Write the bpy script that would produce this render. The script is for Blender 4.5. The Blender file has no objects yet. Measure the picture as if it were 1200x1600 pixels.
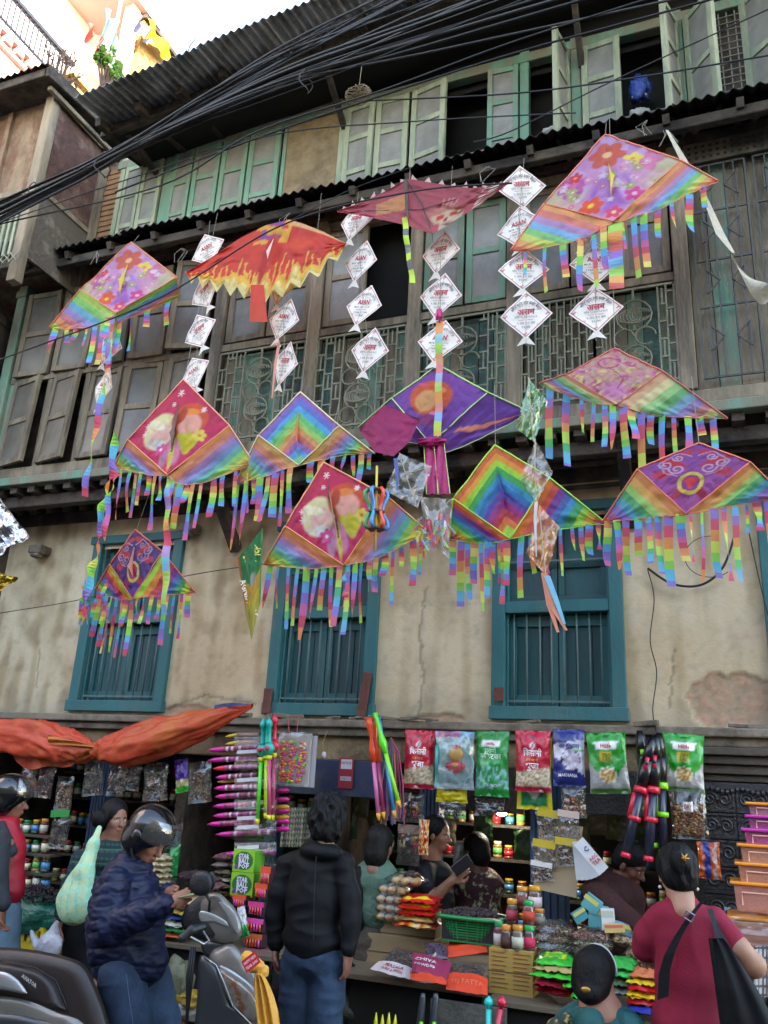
import bpy, bmesh, math, random
import numpy as np
from mathutils import Vector, Matrix, noise
random.seed(7); np.random.seed(7)
R = math.radians
S = bpy.context.scene
COL = S.collection

# ---------------------------------------------------------------- camera
FPX = 1312.0
CAM = np.array([0.0, -6.2, 1.65])
_L = np.array([-3380., -252., -1312.]); _L /= np.linalg.norm(_L)
_U = np.array([216., 3940., -1312.]); _U -= _U.dot(_L) * _L; _U /= np.linalg.norm(_U)
_X = -_L; _Y = np.cross(_U, _X)
CM = np.array([_X, _Y, _U])                       # camera axes as columns, world rows
cam_d = bpy.data.cameras.new('camera'); cam = bpy.data.objects.new('camera', cam_d); COL.objects.link(cam)
cam_d.sensor_fit = 'HORIZONTAL'; cam_d.sensor_width = 36; cam_d.lens = 36 * FPX / 1200
cam_d.clip_start = .05; cam_d.clip_end = 2000
M4 = Matrix.Identity(4)
for i in range(3):
    for j in range(3): M4[i][j] = CM[i, j]
    M4[i][3] = CAM[i]
cam.matrix_world = M4
S.camera = cam

# ---------------------------------------------------------------- light
SUN_EL, SUN_DIR = 17.0, Vector((0.85, -1.0, 0))   # sun stands low behind the opposite houses
w = bpy.data.worlds.new('World'); S.world = w; w.use_nodes = True
nt = w.node_tree; bg = nt.nodes['Background']
sky = nt.nodes.new('ShaderNodeTexSky'); sky.sky_type = 'NISHITA'; sky.sun_disc = False
sky.sun_elevation = R(SUN_EL); sky.sun_rotation = math.atan2(SUN_DIR.x, SUN_DIR.y)
sky.air_density = 1.0; sky.dust_density = .5; sky.ozone_density = 1.0
hs = nt.nodes.new('ShaderNodeHueSaturation'); hs.inputs['Saturation'].default_value = .85
nt.links.new(sky.outputs[0], hs.inputs['Color']); nt.links.new(hs.outputs[0], bg.inputs[0]); bg.inputs[1].default_value = 0.15
sd = bpy.data.lights.new('sun', 'SUN'); so = bpy.data.objects.new('sun', sd); COL.objects.link(so)
sd.energy = 3.2; sd.angle = R(0.5); sd.color = (1, .93, .84)
dv = Vector((SUN_DIR.x, SUN_DIR.y, 0)).normalized() * math.cos(R(SUN_EL)) + Vector((0, 0, math.sin(R(SUN_EL))))
so.rotation_euler = dv.to_track_quat('Z', 'Y').to_euler()
S.view_settings.view_transform = 'Standard'; S.view_settings.look = 'None'
S.view_settings.exposure = 3.2; S.view_settings.gamma = 1; S.view_settings.use_curve_mapping = False

# ---------------------------------------------------------------- where a thing seen in the photo stands, given its depth plane
def P(px, py, y=0.0):
    d = CM @ np.array([px - 600., 800. - py, -FPX]); t = (y - CAM[1]) / d[1]
    return Vector(CAM + d * t)
def PZ(px, py, z):
    d = CM @ np.array([px - 600., 800. - py, -FPX]); t = (z - CAM[2]) / d[2]
    return Vector(CAM + d * t)
def mpp(px, py, y):                                # metres per photo pixel there
    p = np.array(P(px, py, y)) - CAM
    return abs((CM.T @ p)[2]) / FPX

# ---------------------------------------------------------------- materials
def hexc(c):
    if isinstance(c, str):
        c = c.lstrip('#'); c = [int(c[i:i+2], 16) / 255 for i in (0, 2, 4)]
        return tuple((x / 12.92 if x <= .04045 else ((x + .055) / 1.055) ** 2.4) for x in c)
    return tuple(c[:3])
MATS = {}
def mat(name, col='#808080', rough=.6, var=.25, scale=6., bump=.0, bscale=40., metal=0., col2=None, spec=.5, attr=None,
        alpha=1., emis=None, stretch=(1, 1, 1), dirt=None, dirt_scale=2.5, dirt_lo=.45, dirt_hi=.62, trans=0., coat=0., sheen=0.):
    if name in MATS: return MATS[name]
    m = bpy.data.materials.new(name); m.use_nodes = True; n = m.node_tree.nodes; l = m.node_tree.links
    b = n['Principled BSDF']; c = hexc(col)
    tc = n.new('ShaderNodeTexCoord'); mp = n.new('ShaderNodeMapping'); mp.inputs['Scale'].default_value = stretch
    l.new(tc.outputs['Object'], mp.inputs[0])
    nz = n.new('ShaderNodeTexNoise'); nz.inputs['Scale'].default_value = scale; nz.inputs['Detail'].default_value = 7; nz.inputs['Roughness'].default_value = .65
    l.new(mp.outputs[0], nz.inputs[0])
    rp = n.new('ShaderNodeMapRange'); rp.inputs[1].default_value = .3; rp.inputs[2].default_value = .7
    l.new(nz.outputs[0], rp.inputs[0])
    mx = n.new('ShaderNodeMix'); mx.data_type = 'RGBA'
    c2 = hexc(col2) if col2 else tuple(x * (1 - var) for x in c)
    if attr:
        at = n.new('ShaderNodeAttribute'); at.attribute_name = attr
        m2 = n.new('ShaderNodeMix'); m2.data_type = 'RGBA'; m2.blend_type = 'MULTIPLY'; m2.inputs[0].default_value = 1
        v = 1 - var
        mx.inputs[6].default_value = (1, 1, 1, 1); mx.inputs[7].default_value = (v, v, v, 1)
        l.new(at.outputs[0], m2.inputs[6]); l.new(mx.outputs[2], m2.inputs[7]); out = m2.outputs[2]
    else:
        mx.inputs[6].default_value = (*c, 1); mx.inputs[7].default_value = (*c2, 1); out = mx.outputs[2]
    l.new(rp.outputs[0], mx.inputs[0])
    if dirt:
        n2 = n.new('ShaderNodeTexNoise'); n2.inputs['Scale'].default_value = dirt_scale; n2.inputs['Detail'].default_value = 9; n2.inputs['Roughness'].default_value = .72
        l.new(mp.outputs[0], n2.inputs[0])
        r2 = n.new('ShaderNodeMapRange'); r2.inputs[1].default_value = dirt_lo; r2.inputs[2].default_value = dirt_hi
        l.new(n2.outputs[0], r2.inputs[0])
        m3 = n.new('ShaderNodeMix'); m3.data_type = 'RGBA'; l.new(r2.outputs[0], m3.inputs[0]); l.new(out, m3.inputs[6])
        m3.inputs[7].default_value = (*hexc(dirt), 1); out = m3.outputs[2]
    l.new(out, b.inputs['Base Color'])
    b.inputs['Roughness'].default_value = rough; b.inputs['Metallic'].default_value = metal
    b.inputs['Specular IOR Level'].default_value = spec
    if coat: b.inputs['Coat Weight'].default_value = coat; b.inputs['Coat Roughness'].default_value = .08
    if sheen: b.inputs['Sheen Weight'].default_value = sheen
    if trans: b.inputs['Transmission Weight'].default_value = trans
    if alpha < 1: b.inputs['Alpha'].default_value = alpha
    if emis: b.inputs['Emission Color'].default_value = (*hexc(emis[0]), 1); b.inputs['Emission Strength'].default_value = emis[1]
    if bump:
        n3 = n.new('ShaderNodeTexNoise'); n3.inputs['Scale'].default_value = bscale; n3.inputs['Detail'].default_value = 5
        l.new(mp.outputs[0], n3.inputs[0])
        bp = n.new('ShaderNodeBump'); bp.inputs['Strength'].default_value = bump; bp.inputs['Distance'].default_value = .02
        l.new(n3.outputs[0], bp.inputs['Height']); l.new(bp.outputs[0], b.inputs['Normal'])
    m.diffuse_color = (*c, 1)
    MATS[name] = m
    return m
def cloth_mat(name, thin=.35, rough=.55, var=.12):
    """thin printed fabric: colour from the 'Col' attribute, some light passes through"""
    if name in MATS: return MATS[name]
    m = mat(name, rough=rough, var=var, scale=9, attr='Col', bump=.25, bscale=30)
    n = m.node_tree.nodes; l = m.node_tree.links; b = n['Principled BSDF']; o = n['Material Output']
    tr = n.new('ShaderNodeBsdfTranslucent'); ms = n.new('ShaderNodeMixShader'); ms.inputs[0].default_value = thin
    src = b.inputs['Base Color'].links[0].from_socket; l.new(src, tr.inputs[0])
    l.new(b.outputs[0], ms.inputs[1]); l.new(tr.outputs[0], ms.inputs[2]); l.new(ms.outputs[0], o.inputs[0])
    return m
def film_mat(name, col='#ffffff', opac=.25, rough=.12):
    if name in MATS: return MATS[name]
    m = bpy.data.materials.new(name); m.use_nodes = True; n = m.node_tree.nodes; l = m.node_tree.links
    b = n['Principled BSDF']; o = n['Material Output']; b.inputs['Base Color'].default_value = (*hexc(col), 1); b.inputs['Roughness'].default_value = rough
    tp = n.new('ShaderNodeBsdfTransparent'); tp.inputs[0].default_value = (*[.88 + .12 * x for x in hexc(col)], 1)
    gl = n.new('ShaderNodeBsdfGlossy'); gl.inputs['Roughness'].default_value = rough
    lw = n.new('ShaderNodeLayerWeight'); lw.inputs[0].default_value = .5; pw = n.new('ShaderNodeMath'); pw.operation = 'POWER'; pw.inputs[1].default_value = 3.5; l.new(lw.outputs['Facing'], pw.inputs[0]); fr = n.new('ShaderNodeMath'); fr.operation = 'MULTIPLY_ADD'; fr.inputs[1].default_value = .7; fr.inputs[2].default_value = .09; l.new(pw.outputs[0], fr.inputs[0])
    nz = n.new('ShaderNodeTexNoise'); nz.inputs['Scale'].default_value = 14; nz.inputs['Detail'].default_value = 4
    tc = n.new('ShaderNodeTexCoord'); l.new(tc.outputs['Object'], nz.inputs[0])
    bp = n.new('ShaderNodeBump'); bp.inputs['Strength'].default_value = .4; bp.inputs['Distance'].default_value = .02
    l.new(nz.outputs[0], bp.inputs['Height'])
    for q in (b, gl, lw): l.new(bp.outputs[0], q.inputs['Normal'])
    m1 = n.new('ShaderNodeMixShader'); m1.inputs[0].default_value = opac; l.new(tp.outputs[0], m1.inputs[1]); l.new(b.outputs[0], m1.inputs[2])
    m2 = n.new('ShaderNodeMixShader'); l.new(fr.outputs[0], m2.inputs[0]); l.new(m1.outputs[0], m2.inputs[1]); l.new(gl.outputs[0], m2.inputs[2])
    l.new(m2.outputs[0], o.inputs[0]); MATS[name] = m
    return m

# ---------------------------------------------------------------- mesh helpers
def link(o, parent=None):
    COL.objects.link(o)
    if parent is not None:
        o.parent = parent
        if parent.get('_org') is not None: pass
    return o
def tag(o, label=None, cat=None, group=None, kind=None):
    if label: o['label'] = label
    if cat: o['category'] = cat
    if group: o['group'] = group
    if kind: o['kind'] = kind
    return o
def thing(name, label, cat, loc=(0, 0, 0), group=None, rz=0):
    o = bpy.data.objects.new(name, None); COL.objects.link(o); o.location = loc; o.rotation_euler = (0, 0, rz)
    o.empty_display_size = .1
    return tag(o, label, cat, group)
class MB:
    """collects vertices and faces in world or local metres"""
    def __init__(s): s.v = []; s.f = []; s.c = []; s.off = Vector((0, 0, 0)); s.curcol = None
    def add(s, vs, fs, col=None):
        b = len(s.v); s.v += [tuple(v) for v in vs]; s.f += [tuple(b + i for i in f) for f in fs]
        if col is None: col = s.curcol
        s.c += [(*hexc(col), 1) if col is not None else (1, 1, 1, 1)] * len(vs)
        return s
    def addc(s, vs, fs, cols):
        b = len(s.v); s.v += [tuple(v) for v in vs]; s.f += [tuple(b + i for i in f) for f in fs]; s.c += [(*c[:3], 1) for c in cols]; return s
    def hexa(s, p, col=None):     # p: 8 points, bottom 4 ccw, top 4 ccw
        return s.add(p, [(3, 2, 1, 0), (4, 5, 6, 7), (0, 1, 5, 4), (1, 2, 6, 5), (2, 3, 7, 6), (3, 0, 4, 7)], col)
    def box(s, x0, x1, y0, y1, z0, z1, col=None):
        return s.hexa([(x0, y0, z0), (x1, y0, z0), (x1, y1, z0), (x0, y1, z0), (x0, y0, z1), (x1, y0, z1), (x1, y1, z1), (x0, y1, z1)], col)
    def obox(s, c, sx, sy, sz, rot=None, col=None):
        m = rot if rot is not None else Matrix.Identity(3); c = Vector(c)
        pts = [c + m @ Vector((a * sx / 2, b * sy / 2, d * sz / 2)) for d in (-1, 1) for a, b in ((-1, -1), (1, -1), (1, 1), (-1, 1))]
        return s.hexa(pts, col)
    def beam(s, a, b, w, h, up=(0, 0, 1), col=None):
        a = Vector(a); b = Vector(b); d = (b - a).normalized(); up = Vector(up)
        sd = d.cross(up)
        if sd.length < 1e-4: sd = d.cross(Vector((1, 0, 0)))
        sd.normalize(); u = sd.cross(d)
        p = []
        for q in (a, b):
            p += [q - sd * w / 2 - u * h / 2, q + sd * w / 2 - u * h / 2, q + sd * w / 2 + u * h / 2, q - sd * w / 2 + u * h / 2]
        return s.hexa(p, col)
    def tube(s, pts, r, n=6, col=None, caps=True, flat=1.):
        pts = [Vector(p) for p in pts]; rr = r if isinstance(r, (list, tuple)) else [r] * len(pts)
        vs = []; fs = []; pu = None
        for i, p in enumerate(pts):
            d = (pts[min(i + 1, len(pts) - 1)] - pts[max(i - 1, 0)]).normalized()
            if pu is None:
                pu = Vector((0, 0, 1)) if abs(d.z) < .9 else Vector((0, -1, 0))
            u = (pu - d * pu.dot(d)).normalized(); v = d.cross(u); pu = u
            for k in range(n):
                a = 2 * math.pi * k / n; vs.append(p + (u * math.cos(a) * flat + v * math.sin(a)) * rr[i])
        for i in range(len(pts) - 1):
            for k in range(n): fs.append((i * n + k, i * n + (k + 1) % n, (i + 1) * n + (k + 1) % n, (i + 1) * n + k))
        if caps: fs.append(tuple(reversed(range(n)))); fs.append(tuple(range((len(pts) - 1) * n, len(pts) * n)))
        return s.add(vs, fs, col)
    def lathe(s, c, prof, n=14, col=None, axis=None, cols=None):
        """prof: (radius, height) list along axis"""
        c = Vector(c); A = Vector(axis or (0, 0, 1)).normalized(); u = A.orthogonal().normalized(); v = A.cross(u)
        vs = []; fs = []; cc = []
        for j, (r, h) in enumerate(prof):
            for k in range(n):
                a = 2 * math.pi * k / n; vs.append(c + A * h + (u * math.cos(a) + v * math.sin(a)) * r)
                if cols: cc.append(hexc(cols[j]))
        for i in range(len(prof) - 1):
            for k in range(n): fs.append((i * n + k, i * n + (k + 1) % n, (i + 1) * n + (k + 1) % n, (i + 1) * n + k))
        fs.append(tuple(reversed(range(n)))); fs.append(tuple(range((len(prof) - 1) * n, len(prof) * n)))
        return s.addc(vs, fs, cc) if cols else s.add(vs, fs, col)
    def ball(s, c, r, n=8, m=6, col=None, sc=(1, 1, 1), rot=None):
        c = Vector(c); vs = []; fs = []
        for i in range(m + 1):
            t = math.pi * i / m
            for k in range(n):
                a = 2 * math.pi * k / n; q = Vector((r * sc[0] * math.sin(t) * math.cos(a), r * sc[1] * math.sin(t) * math.sin(a), r * sc[2] * math.cos(t)))
                vs.append(c + (rot @ q if rot else q))
        for i in range(m):
            for k in range(n): fs.append((i * n + k, (i + 1) * n + k, (i + 1) * n + (k + 1) % n, i * n + (k + 1) % n))
        return s.add(vs, fs, col)
    def grid(s, fn, nu, nv, colfn=None, flip=False, col=None):
        vs = [fn(i / nu, j / nv) for j in range(nv + 1) for i in range(nu + 1)]
        fs = [(j * (nu + 1) + i, j * (nu + 1) + i + 1, (j + 1) * (nu + 1) + i + 1, (j + 1) * (nu + 1) + i) for j in range(nv) for i in range(nu)]
        if flip: fs = [tuple(reversed(f)) for f in fs]
        if colfn:
            U, V = np.meshgrid(np.linspace(0, 1, nu + 1), np.linspace(0, 1, nv + 1)); C = colfn(U.ravel(), V.ravel())
            return s.addc(vs, fs, [tuple(c) for c in C])
        return s.add(vs, fs, col)
    def ribbon(s, pts, ws, side, col=None, cols=None):
        """flat strip along pts, widths ws, side vectors"""
        vs = []; cc = []
        for i, p in enumerate(pts):
            sdv = Vector(side[i] if isinstance(side, list) else side); wd = ws[i] if isinstance(ws, (list, tuple)) else ws
            vs += [Vector(p) - sdv * wd / 2, Vector(p) + sdv * wd / 2]
            if cols is not None: cc += [cols[i], cols[i]]
        fs = [(2 * i, 2 * i + 1, 2 * i + 3, 2 * i + 2) for i in range(len(pts) - 1)]
        return s.addc(vs, fs, cc) if cols is not None else s.add(vs, fs, col)
    def mesh(s, name, m, sm=0):
        me = bpy.data.meshes.new(name); me.from_pydata(s.v, [], s.f)
        if any(c != (1, 1, 1, 1) for c in s.c):
            a = me.color_attributes.new('Col', 'FLOAT_COLOR', 'POINT'); a.data.foreach_set('color', np.array(s.c, 'f').ravel())
        if m: me.materials.append(m)
        if sm: me.polygons.foreach_set('use_smooth', [True] * len(me.polygons))
        me.update(); return me
    def build(s, name, m, parent=None, sm=0, local=True, bevel=0):
        """vertices are world metres; when the parent is a thing standing elsewhere they are stored relative to it"""
        if parent is not None and local:
            mw = parent.matrix_basis.copy(); p = parent.parent
            while p is not None: mw = p.matrix_basis @ mw; p = p.parent
            inv = mw.inverted(); s.v = [tuple(inv @ Vector(v)) for v in s.v]
        o = bpy.data.objects.new(name, s.mesh(name, m, sm)); link(o, parent)
        if bevel:
            bv = o.modifiers.new('bevel', 'BEVEL'); bv.width = bevel; bv.segments = 2; bv.limit_method = 'ANGLE'
        return o
def inst(me, name, parent, loc=(0, 0, 0), rot=(0, 0, 0), sc=(1, 1, 1)):
    o = bpy.data.objects.new(name, me); link(o, parent); o.location = loc; o.rotation_euler = rot; o.scale = sc; return o
def copy_tree(o, parent=None, label=None, loc=None, rot=None):
    c = o.copy(); COL.objects.link(c)
    if parent is not None: c.parent = parent
    if label: c['label'] = label
    if loc is not None: c.location = loc
    if rot is not None: c.rotation_euler = rot
    for ch in o.children: copy_tree(ch, c)
    return c
def nz3(p, s=1.): return noise.noise(Vector(p) * s)
# ---- lettering
_TX = {}
def text_pts(txt, bold=.0):
    """mesh of a line of text, x centred, cap height about 1"""
    k = (txt, bold)
    if k in _TX: return _TX[k]
    cu = bpy.data.curves.new('t', 'FONT'); cu.body = txt; cu.size = 1.4; cu.resolution_u = 1; cu.offset = bold; cu.align_x = 'CENTER'
    ob = bpy.data.objects.new('t', cu); COL.objects.link(ob)
    me = bpy.data.meshes.new_from_object(ob)
    vs = [tuple(v.co) for v in me.vertices]; fs = [tuple(p.vertices) for p in me.polygons]
    bpy.data.objects.remove(ob); bpy.data.curves.remove(cu); bpy.data.meshes.remove(me)
    _TX[k] = (vs, fs); return _TX[k]
def text_onto(mb, fn, txt, u, v, h, col, bold=.02, wmax=None, arc=None, ang=0., skew=0):
    """fn(x, y) -> point; the line is centred at (u, v) with letter height h; arc = radius bends it upwards"""
    vs, fs = text_pts(txt, bold)
    if not vs: return
    wd = max(p[0] for p in vs) - min(p[0] for p in vs); sx = h
    if wmax and wd * h > wmax: sx = wmax / wd
    out = []
    for x, y, z in vs:
        x, y = x * sx + y * skew * h, y * h - h * .5
        if arc:
            a = x / arc; x, y = math.sin(a) * (arc + y), math.cos(a) * (arc + y) - arc
        if ang: x, y = x * math.cos(ang) - y * math.sin(ang), x * math.sin(ang) + y * math.cos(ang)
        out.append(fn(u + x, v + y))
    mb.add(out, fs, col)
# ---- painting helpers on numpy arrays
def bands(t, cols):
    cols = np.array([hexc(c) for c in cols]); i = np.clip((np.asarray(t) * len(cols)).astype(int), 0, len(cols) - 1); return cols[i].copy()
def blob(C, U, V, u, v, ru, rv, col, ang=0, soft=.0):
    du = U - u; dv_ = V - v; c, s_ = math.cos(ang), math.sin(ang); a = (du * c + dv_ * s_) / ru; b = (-du * s_ + dv_ * c) / rv
    d = np.sqrt(a * a + b * b); k = np.clip((1 - d) / max(soft, 1e-6), 0, 1)[:, None] if soft else (d < 1).astype(float)[:, None]
    C[:] = C * (1 - k) + np.array(hexc(col)) * k
def ringp(C, U, V, u, v, ru, rv, t, col):
    d = np.sqrt(((U - u) / ru) ** 2 + ((V - v) / rv) ** 2); C[np.abs(d - 1) < t] = hexc(col)
def rect(C, U, V, u0, u1, v0, v1, col): C[(U > u0) & (U < u1) & (V > v0) & (V < v1)] = hexc(col)
def stroke(C, U, V, pts, w, col):
    for (a, b), (c, d) in zip(pts[:-1], pts[1:]):
        dx, dy = c - a, d - b; t = np.clip(((U - a) * dx + (V - b) * dy) / (dx * dx + dy * dy + 1e-9), 0, 1)
        C[np.hypot(U - a - t * dx, V - b - t * dy) < w] = hexc(col)
def vnoise(U, V, s, seed=0):
    return np.array([noise.noise(Vector((u * s, v * s, seed))) for u, v in zip(U, V)])
# ================================================================ materials of the place
m_timber = mat('old_grey_timber', '#8b7e68', .85, .5, 5, .5, 30, stretch=(1, 1, .25), dirt='#4a443a', dirt_scale=3)
m_darkwood = mat('dark_timber', '#51473c', .9, .5, 5, .5, 30, dirt='#1c1816')  # dark brown timber with random near-black blotches
m_post = mat('weathered_post', '#948670', .85, .45, 6, .5, 35, stretch=(1, 1, .2), dirt='#544b3f', dirt_scale=4)
m_green = mat('faded_green_paint', '#6f947c', .75, .3, 6, .35, 40, stretch=(1, 1, .3), dirt='#77715f', dirt_scale=4, dirt_lo=.47, dirt_hi=.6)
m_green2 = mat('worn_green_paint', '#66907a', .8, .4, 6, .35, 40, stretch=(1, 1, .3), dirt='#716c5a', dirt_scale=5, dirt_lo=.42, dirt_hi=.55)
m_pale = mat('bleached_window_wood', '#a3a78c', .8, .3, 6, .4, 40, stretch=(1, 1, .25), dirt='#6f7d68', dirt_scale=4)
m_dust = mat('dusty_pane', '#8e8b83', .45, .3, 3, .1, 12, dirt='#6f6b63', dirt_scale=2.2, spec=.4)
m_dust2 = mat('grimy_pane', '#6b685e', .4, .35, 3, .1, 12, dirt='#4b483f', dirt_scale=2.5)
m_teal = mat('teal_paint', '#2b686c', .6, .25, 4, .25, 40, stretch=(1, 1, .35), dirt='#4a6260', dirt_scale=3, dirt_lo=.5, dirt_hi=.68)
m_teal2 = mat('teal_planks', '#215659', .6, .3, 4, .25, 40, stretch=(1, 1, .3), dirt='#2f4549', dirt_scale=3)
m_iron = mat('dull_iron', '#4b4a45', .6, .3, 20, .2, 60, metal=.3)
m_rust = mat('rusty_iron', '#54402f', .8, .4, 10, .3, 60, metal=.2)
m_lat = mat('olive_grille_iron', '#80806a', .7, .35, 12, .3, 60)
m_tin = mat('old_corrugated_tin', '#a2a2a6', .7, .3, 4, .2, 30, dirt='#5f5a56', dirt_scale=2)
m_tindark = mat('rusted_tin', '#3b3430', .7, .4, 5, .3, 30, metal=.2, dirt='#221e1c', dirt_scale=3)
m_black = mat('near_black', '#15130f', .95, .3, 3)  # near-black; darkness of rooms behind openings is put into this colour
m_plaster = mat('lime_plaster', attr='Col', rough=.9, var=.12, scale=3.2, bump=.16, bscale=40)
m_stone = mat('grey_cornice', '#8a8070', .9, .3, 5, .4, 25, dirt='#4f483f', dirt_scale=3)
m_dstone = mat('dark_painted_moulding', '#5b5348', .8, .25, 6, .4, 30, dirt='#403a33')
m_carve = mat('black_carved_wood', '#2b2a2b', .45, .35, 9, .4, 50, spec=.6)
m_tan = mat('tan_plaster', '#8f7b5c', .9, .25, 3, .5, 30, dirt='#5b4b38', dirt_scale=2)
m_brick = mat('warm_brick', '#8d6a4a', .9, .35, 8, .4, 40)
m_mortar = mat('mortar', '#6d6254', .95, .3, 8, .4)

# ================================================================ ground and street
g = MB(); g.grid(lambda u, v: (-60 + 120 * u, -60 + 160 * v, 0.012 * nz3((u * 90, v * 90, 0))), 120, 120)
tag(g.build('street', mat('asphalt', '#3b3936', .9, .3, 3, .6, 60, dirt='#4a463f'), sm=1), kind='structure')
g = MB(); g.box(-14, 9, -1.05, 2.6, .0, .13)
tag(g.build('pavement', mat('worn_concrete', '#5a5650', .9, .3, 3, .5, 40)), kind='structure')

# ================================================================ the old timber house
H = thing('timber_house', 'old four storey timber and plaster house with green shutters and teal windows above the shops', 'house')

# ---- plaster wall of the first floor: one relief sheet with window holes
WX0, WX1, WZ0, WZ1 = -7.3, 1.5, 2.16, 4.34
WINS = [(-5.52, -4.5, 2.24, 3.75), (-3.5, -2.54, 2.24, 3.76), (-1.6, -.63, 2.24, 3.76), (.3, 1.3, 2.24, 3.76)]
def plaster():
    nx, nz_ = 500, 125
    xs = np.linspace(WX0, WX1, nx + 1); zs = np.linspace(WZ0, WZ1, nz_ + 1)
    X_, Z_ = np.meshgrid(xs, zs); xf, zf = X_.ravel(), Z_.ravel()
    n1 = vnoise(xf, zf, 1.3, 3.); n2 = vnoise(xf, zf, 6., 9.); n3 = vnoise(xf, zf, 20., 5.)
    st = vnoise(xf, zf * .12, 9., 2.)                                     # rain streaks
    base = np.array(hexc('#cab795')); pale = np.array(hexc('#dccdac')); warm = np.array(hexc('#a38a62')); grime = np.array(hexc('#7d6f58'))
    k = np.clip(.5 + 1.4 * n1 + .25 * n2, 0, 1)[:, None]
    C = base * (1 - k) + pale * k
    k = np.clip(2.2 * st + .1 + .6 * n2, 0, 1)[:, None] * .6; C = C * (1 - k) + warm * k
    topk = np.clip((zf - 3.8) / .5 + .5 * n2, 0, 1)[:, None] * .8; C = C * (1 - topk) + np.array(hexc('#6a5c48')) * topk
    for q_ in ((-3.9, 3.5, .4), (-2.2, 2.45, .3), (-.3, 3.2, .3), (-6.1, 3.2, .5), (-1.9, 3.3, .35), (.05, 2.9, .3)):
        kk = np.clip(1.1 - np.hypot((xf - q_[0]) / q_[2], (zf - q_[1]) / .5) + 1.2 * n2, 0, 1)[:, None] * .45; C = C * (1 - kk) + np.array(hexc('#d2c6aa' if q_[0] > -3 else '#8c7858')) * kk
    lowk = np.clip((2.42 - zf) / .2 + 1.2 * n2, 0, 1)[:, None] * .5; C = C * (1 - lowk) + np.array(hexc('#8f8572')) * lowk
    C = C * (1 - .22 * np.clip(n3 + .5 * n2, 0, 1))[:, None]
    for (x0, x1, z0, z1) in WINS:                                        # darker brown right of each window, stronger higher up
        kk = (np.clip(1 - np.abs(xf - x1 - .3) / .28, 0, 1) * np.clip((zf - 3.0) / .5 + 1.3 * n2, 0, 1) * .25)[:, None]
        C = C * (1 - kk) + grime * kk
    d = np.hypot((xf - .14) / .38, (zf - 2.34) / .2) + .34 * n2 + .14 * n3        # fallen render at the right
    d2 = np.hypot((xf + 4.25) / .3, (zf - 2.2) / .07) + .6 * n2
    d3 = np.hypot((xf + 2.05) / .28, (zf - 2.19) / .05) + .6 * n2
    fall = (d < .95) | (d2 < .8) | (d3 < .8)
    edge = np.clip(1 - np.abs(d - .97) / .07, 0, 1)[:, None]
    bc = np.array(hexc('#b8957a')); bc2 = np.array(hexc('#a8947a'))
    kk = np.clip(.5 + 2 * n3, 0, 1)[:, None]
    C[fall] = ((bc * (1 - kk) + bc2 * kk) * (1 - .35 * np.clip(vnoise(xf, zf, 45., 8.), 0, 1))[:, None])[fall]
    C = C * (1 - edge * .6) + np.array(hexc('#c0b193')) * edge * .6
    def crack(pts, wd=.006):
        nonlocal C
        q = []
        for (a, b), (c, e) in zip(pts[:-1], pts[1:]):
            for i in range(8): t = i / 8; q.append((a + (c - a) * t + .014 * random.uniform(-1, 1), b + (e - b) * t))
        q.append(pts[-1]); t = np.zeros(len(xf), bool)
        for (a, b), (c, e) in zip(q[:-1], q[1:]):
            dx, dy = c - a, e - b; tt = np.clip(((xf - a) * dx + (zf - b) * dy) / (dx * dx + dy * dy + 1e-9), 0, 1)
            t |= np.hypot(xf - a - tt * dx, zf - b - tt * dy) < wd * 1.6
        C[t] = C[t] * .62; return t
    cr = crack([(-2.17, 2.2), (-2.14, 2.5), (-2.2, 2.9), (-2.15, 3.2)]) | crack([(-4.5, 2.22), (-4.1, 2.35), (-3.6, 2.28)], .007) | crack([(-5.95, 2.4), (-6.0, 2.75)]) | crack([(-.35, 2.3), (-.3, 2.7)], .005)
    y = -.0 + .010 * n1 + .0015 * n3 + .003 * n2
    y[fall] += .016 + .008 * n3[fall]; y[cr] += .004
    vs = np.stack([xf, y, zf], 1)
    keep = []
    for j in range(nz_):
        zc = (zs[j] + zs[j + 1]) / 2
        for i in range(nx):
            xc = (xs[i] + xs[i + 1]) / 2
            if any(a + .04 < xc < b - .04 and c + .03 < zc < d_ - .03 for a, b, c, d_ in WINS): continue
            q = j * (nx + 1) + i; keep.append((q, q + 1, q + nx + 2, q + nx + 1))
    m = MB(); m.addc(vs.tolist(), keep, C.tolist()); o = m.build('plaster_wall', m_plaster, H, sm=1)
plaster()
b = MB(); xx = WX0
for (x0, x1, z0, z1) in WINS: b.box(xx, x0, .03, .35, WZ0, WZ1); b.box(x0, x1, .03, .35, z1, WZ1); xx = x1
b.box(xx, WX1, .03, .35, WZ0, WZ1); b.build('wall_core', m_stone, H)
b = MB(); b.box(WX0, WX1, .36, .4, 2.2, 8.2); b.build('inner_wall', m_black, H)  # black backing that stands in for the unlit rooms

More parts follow.
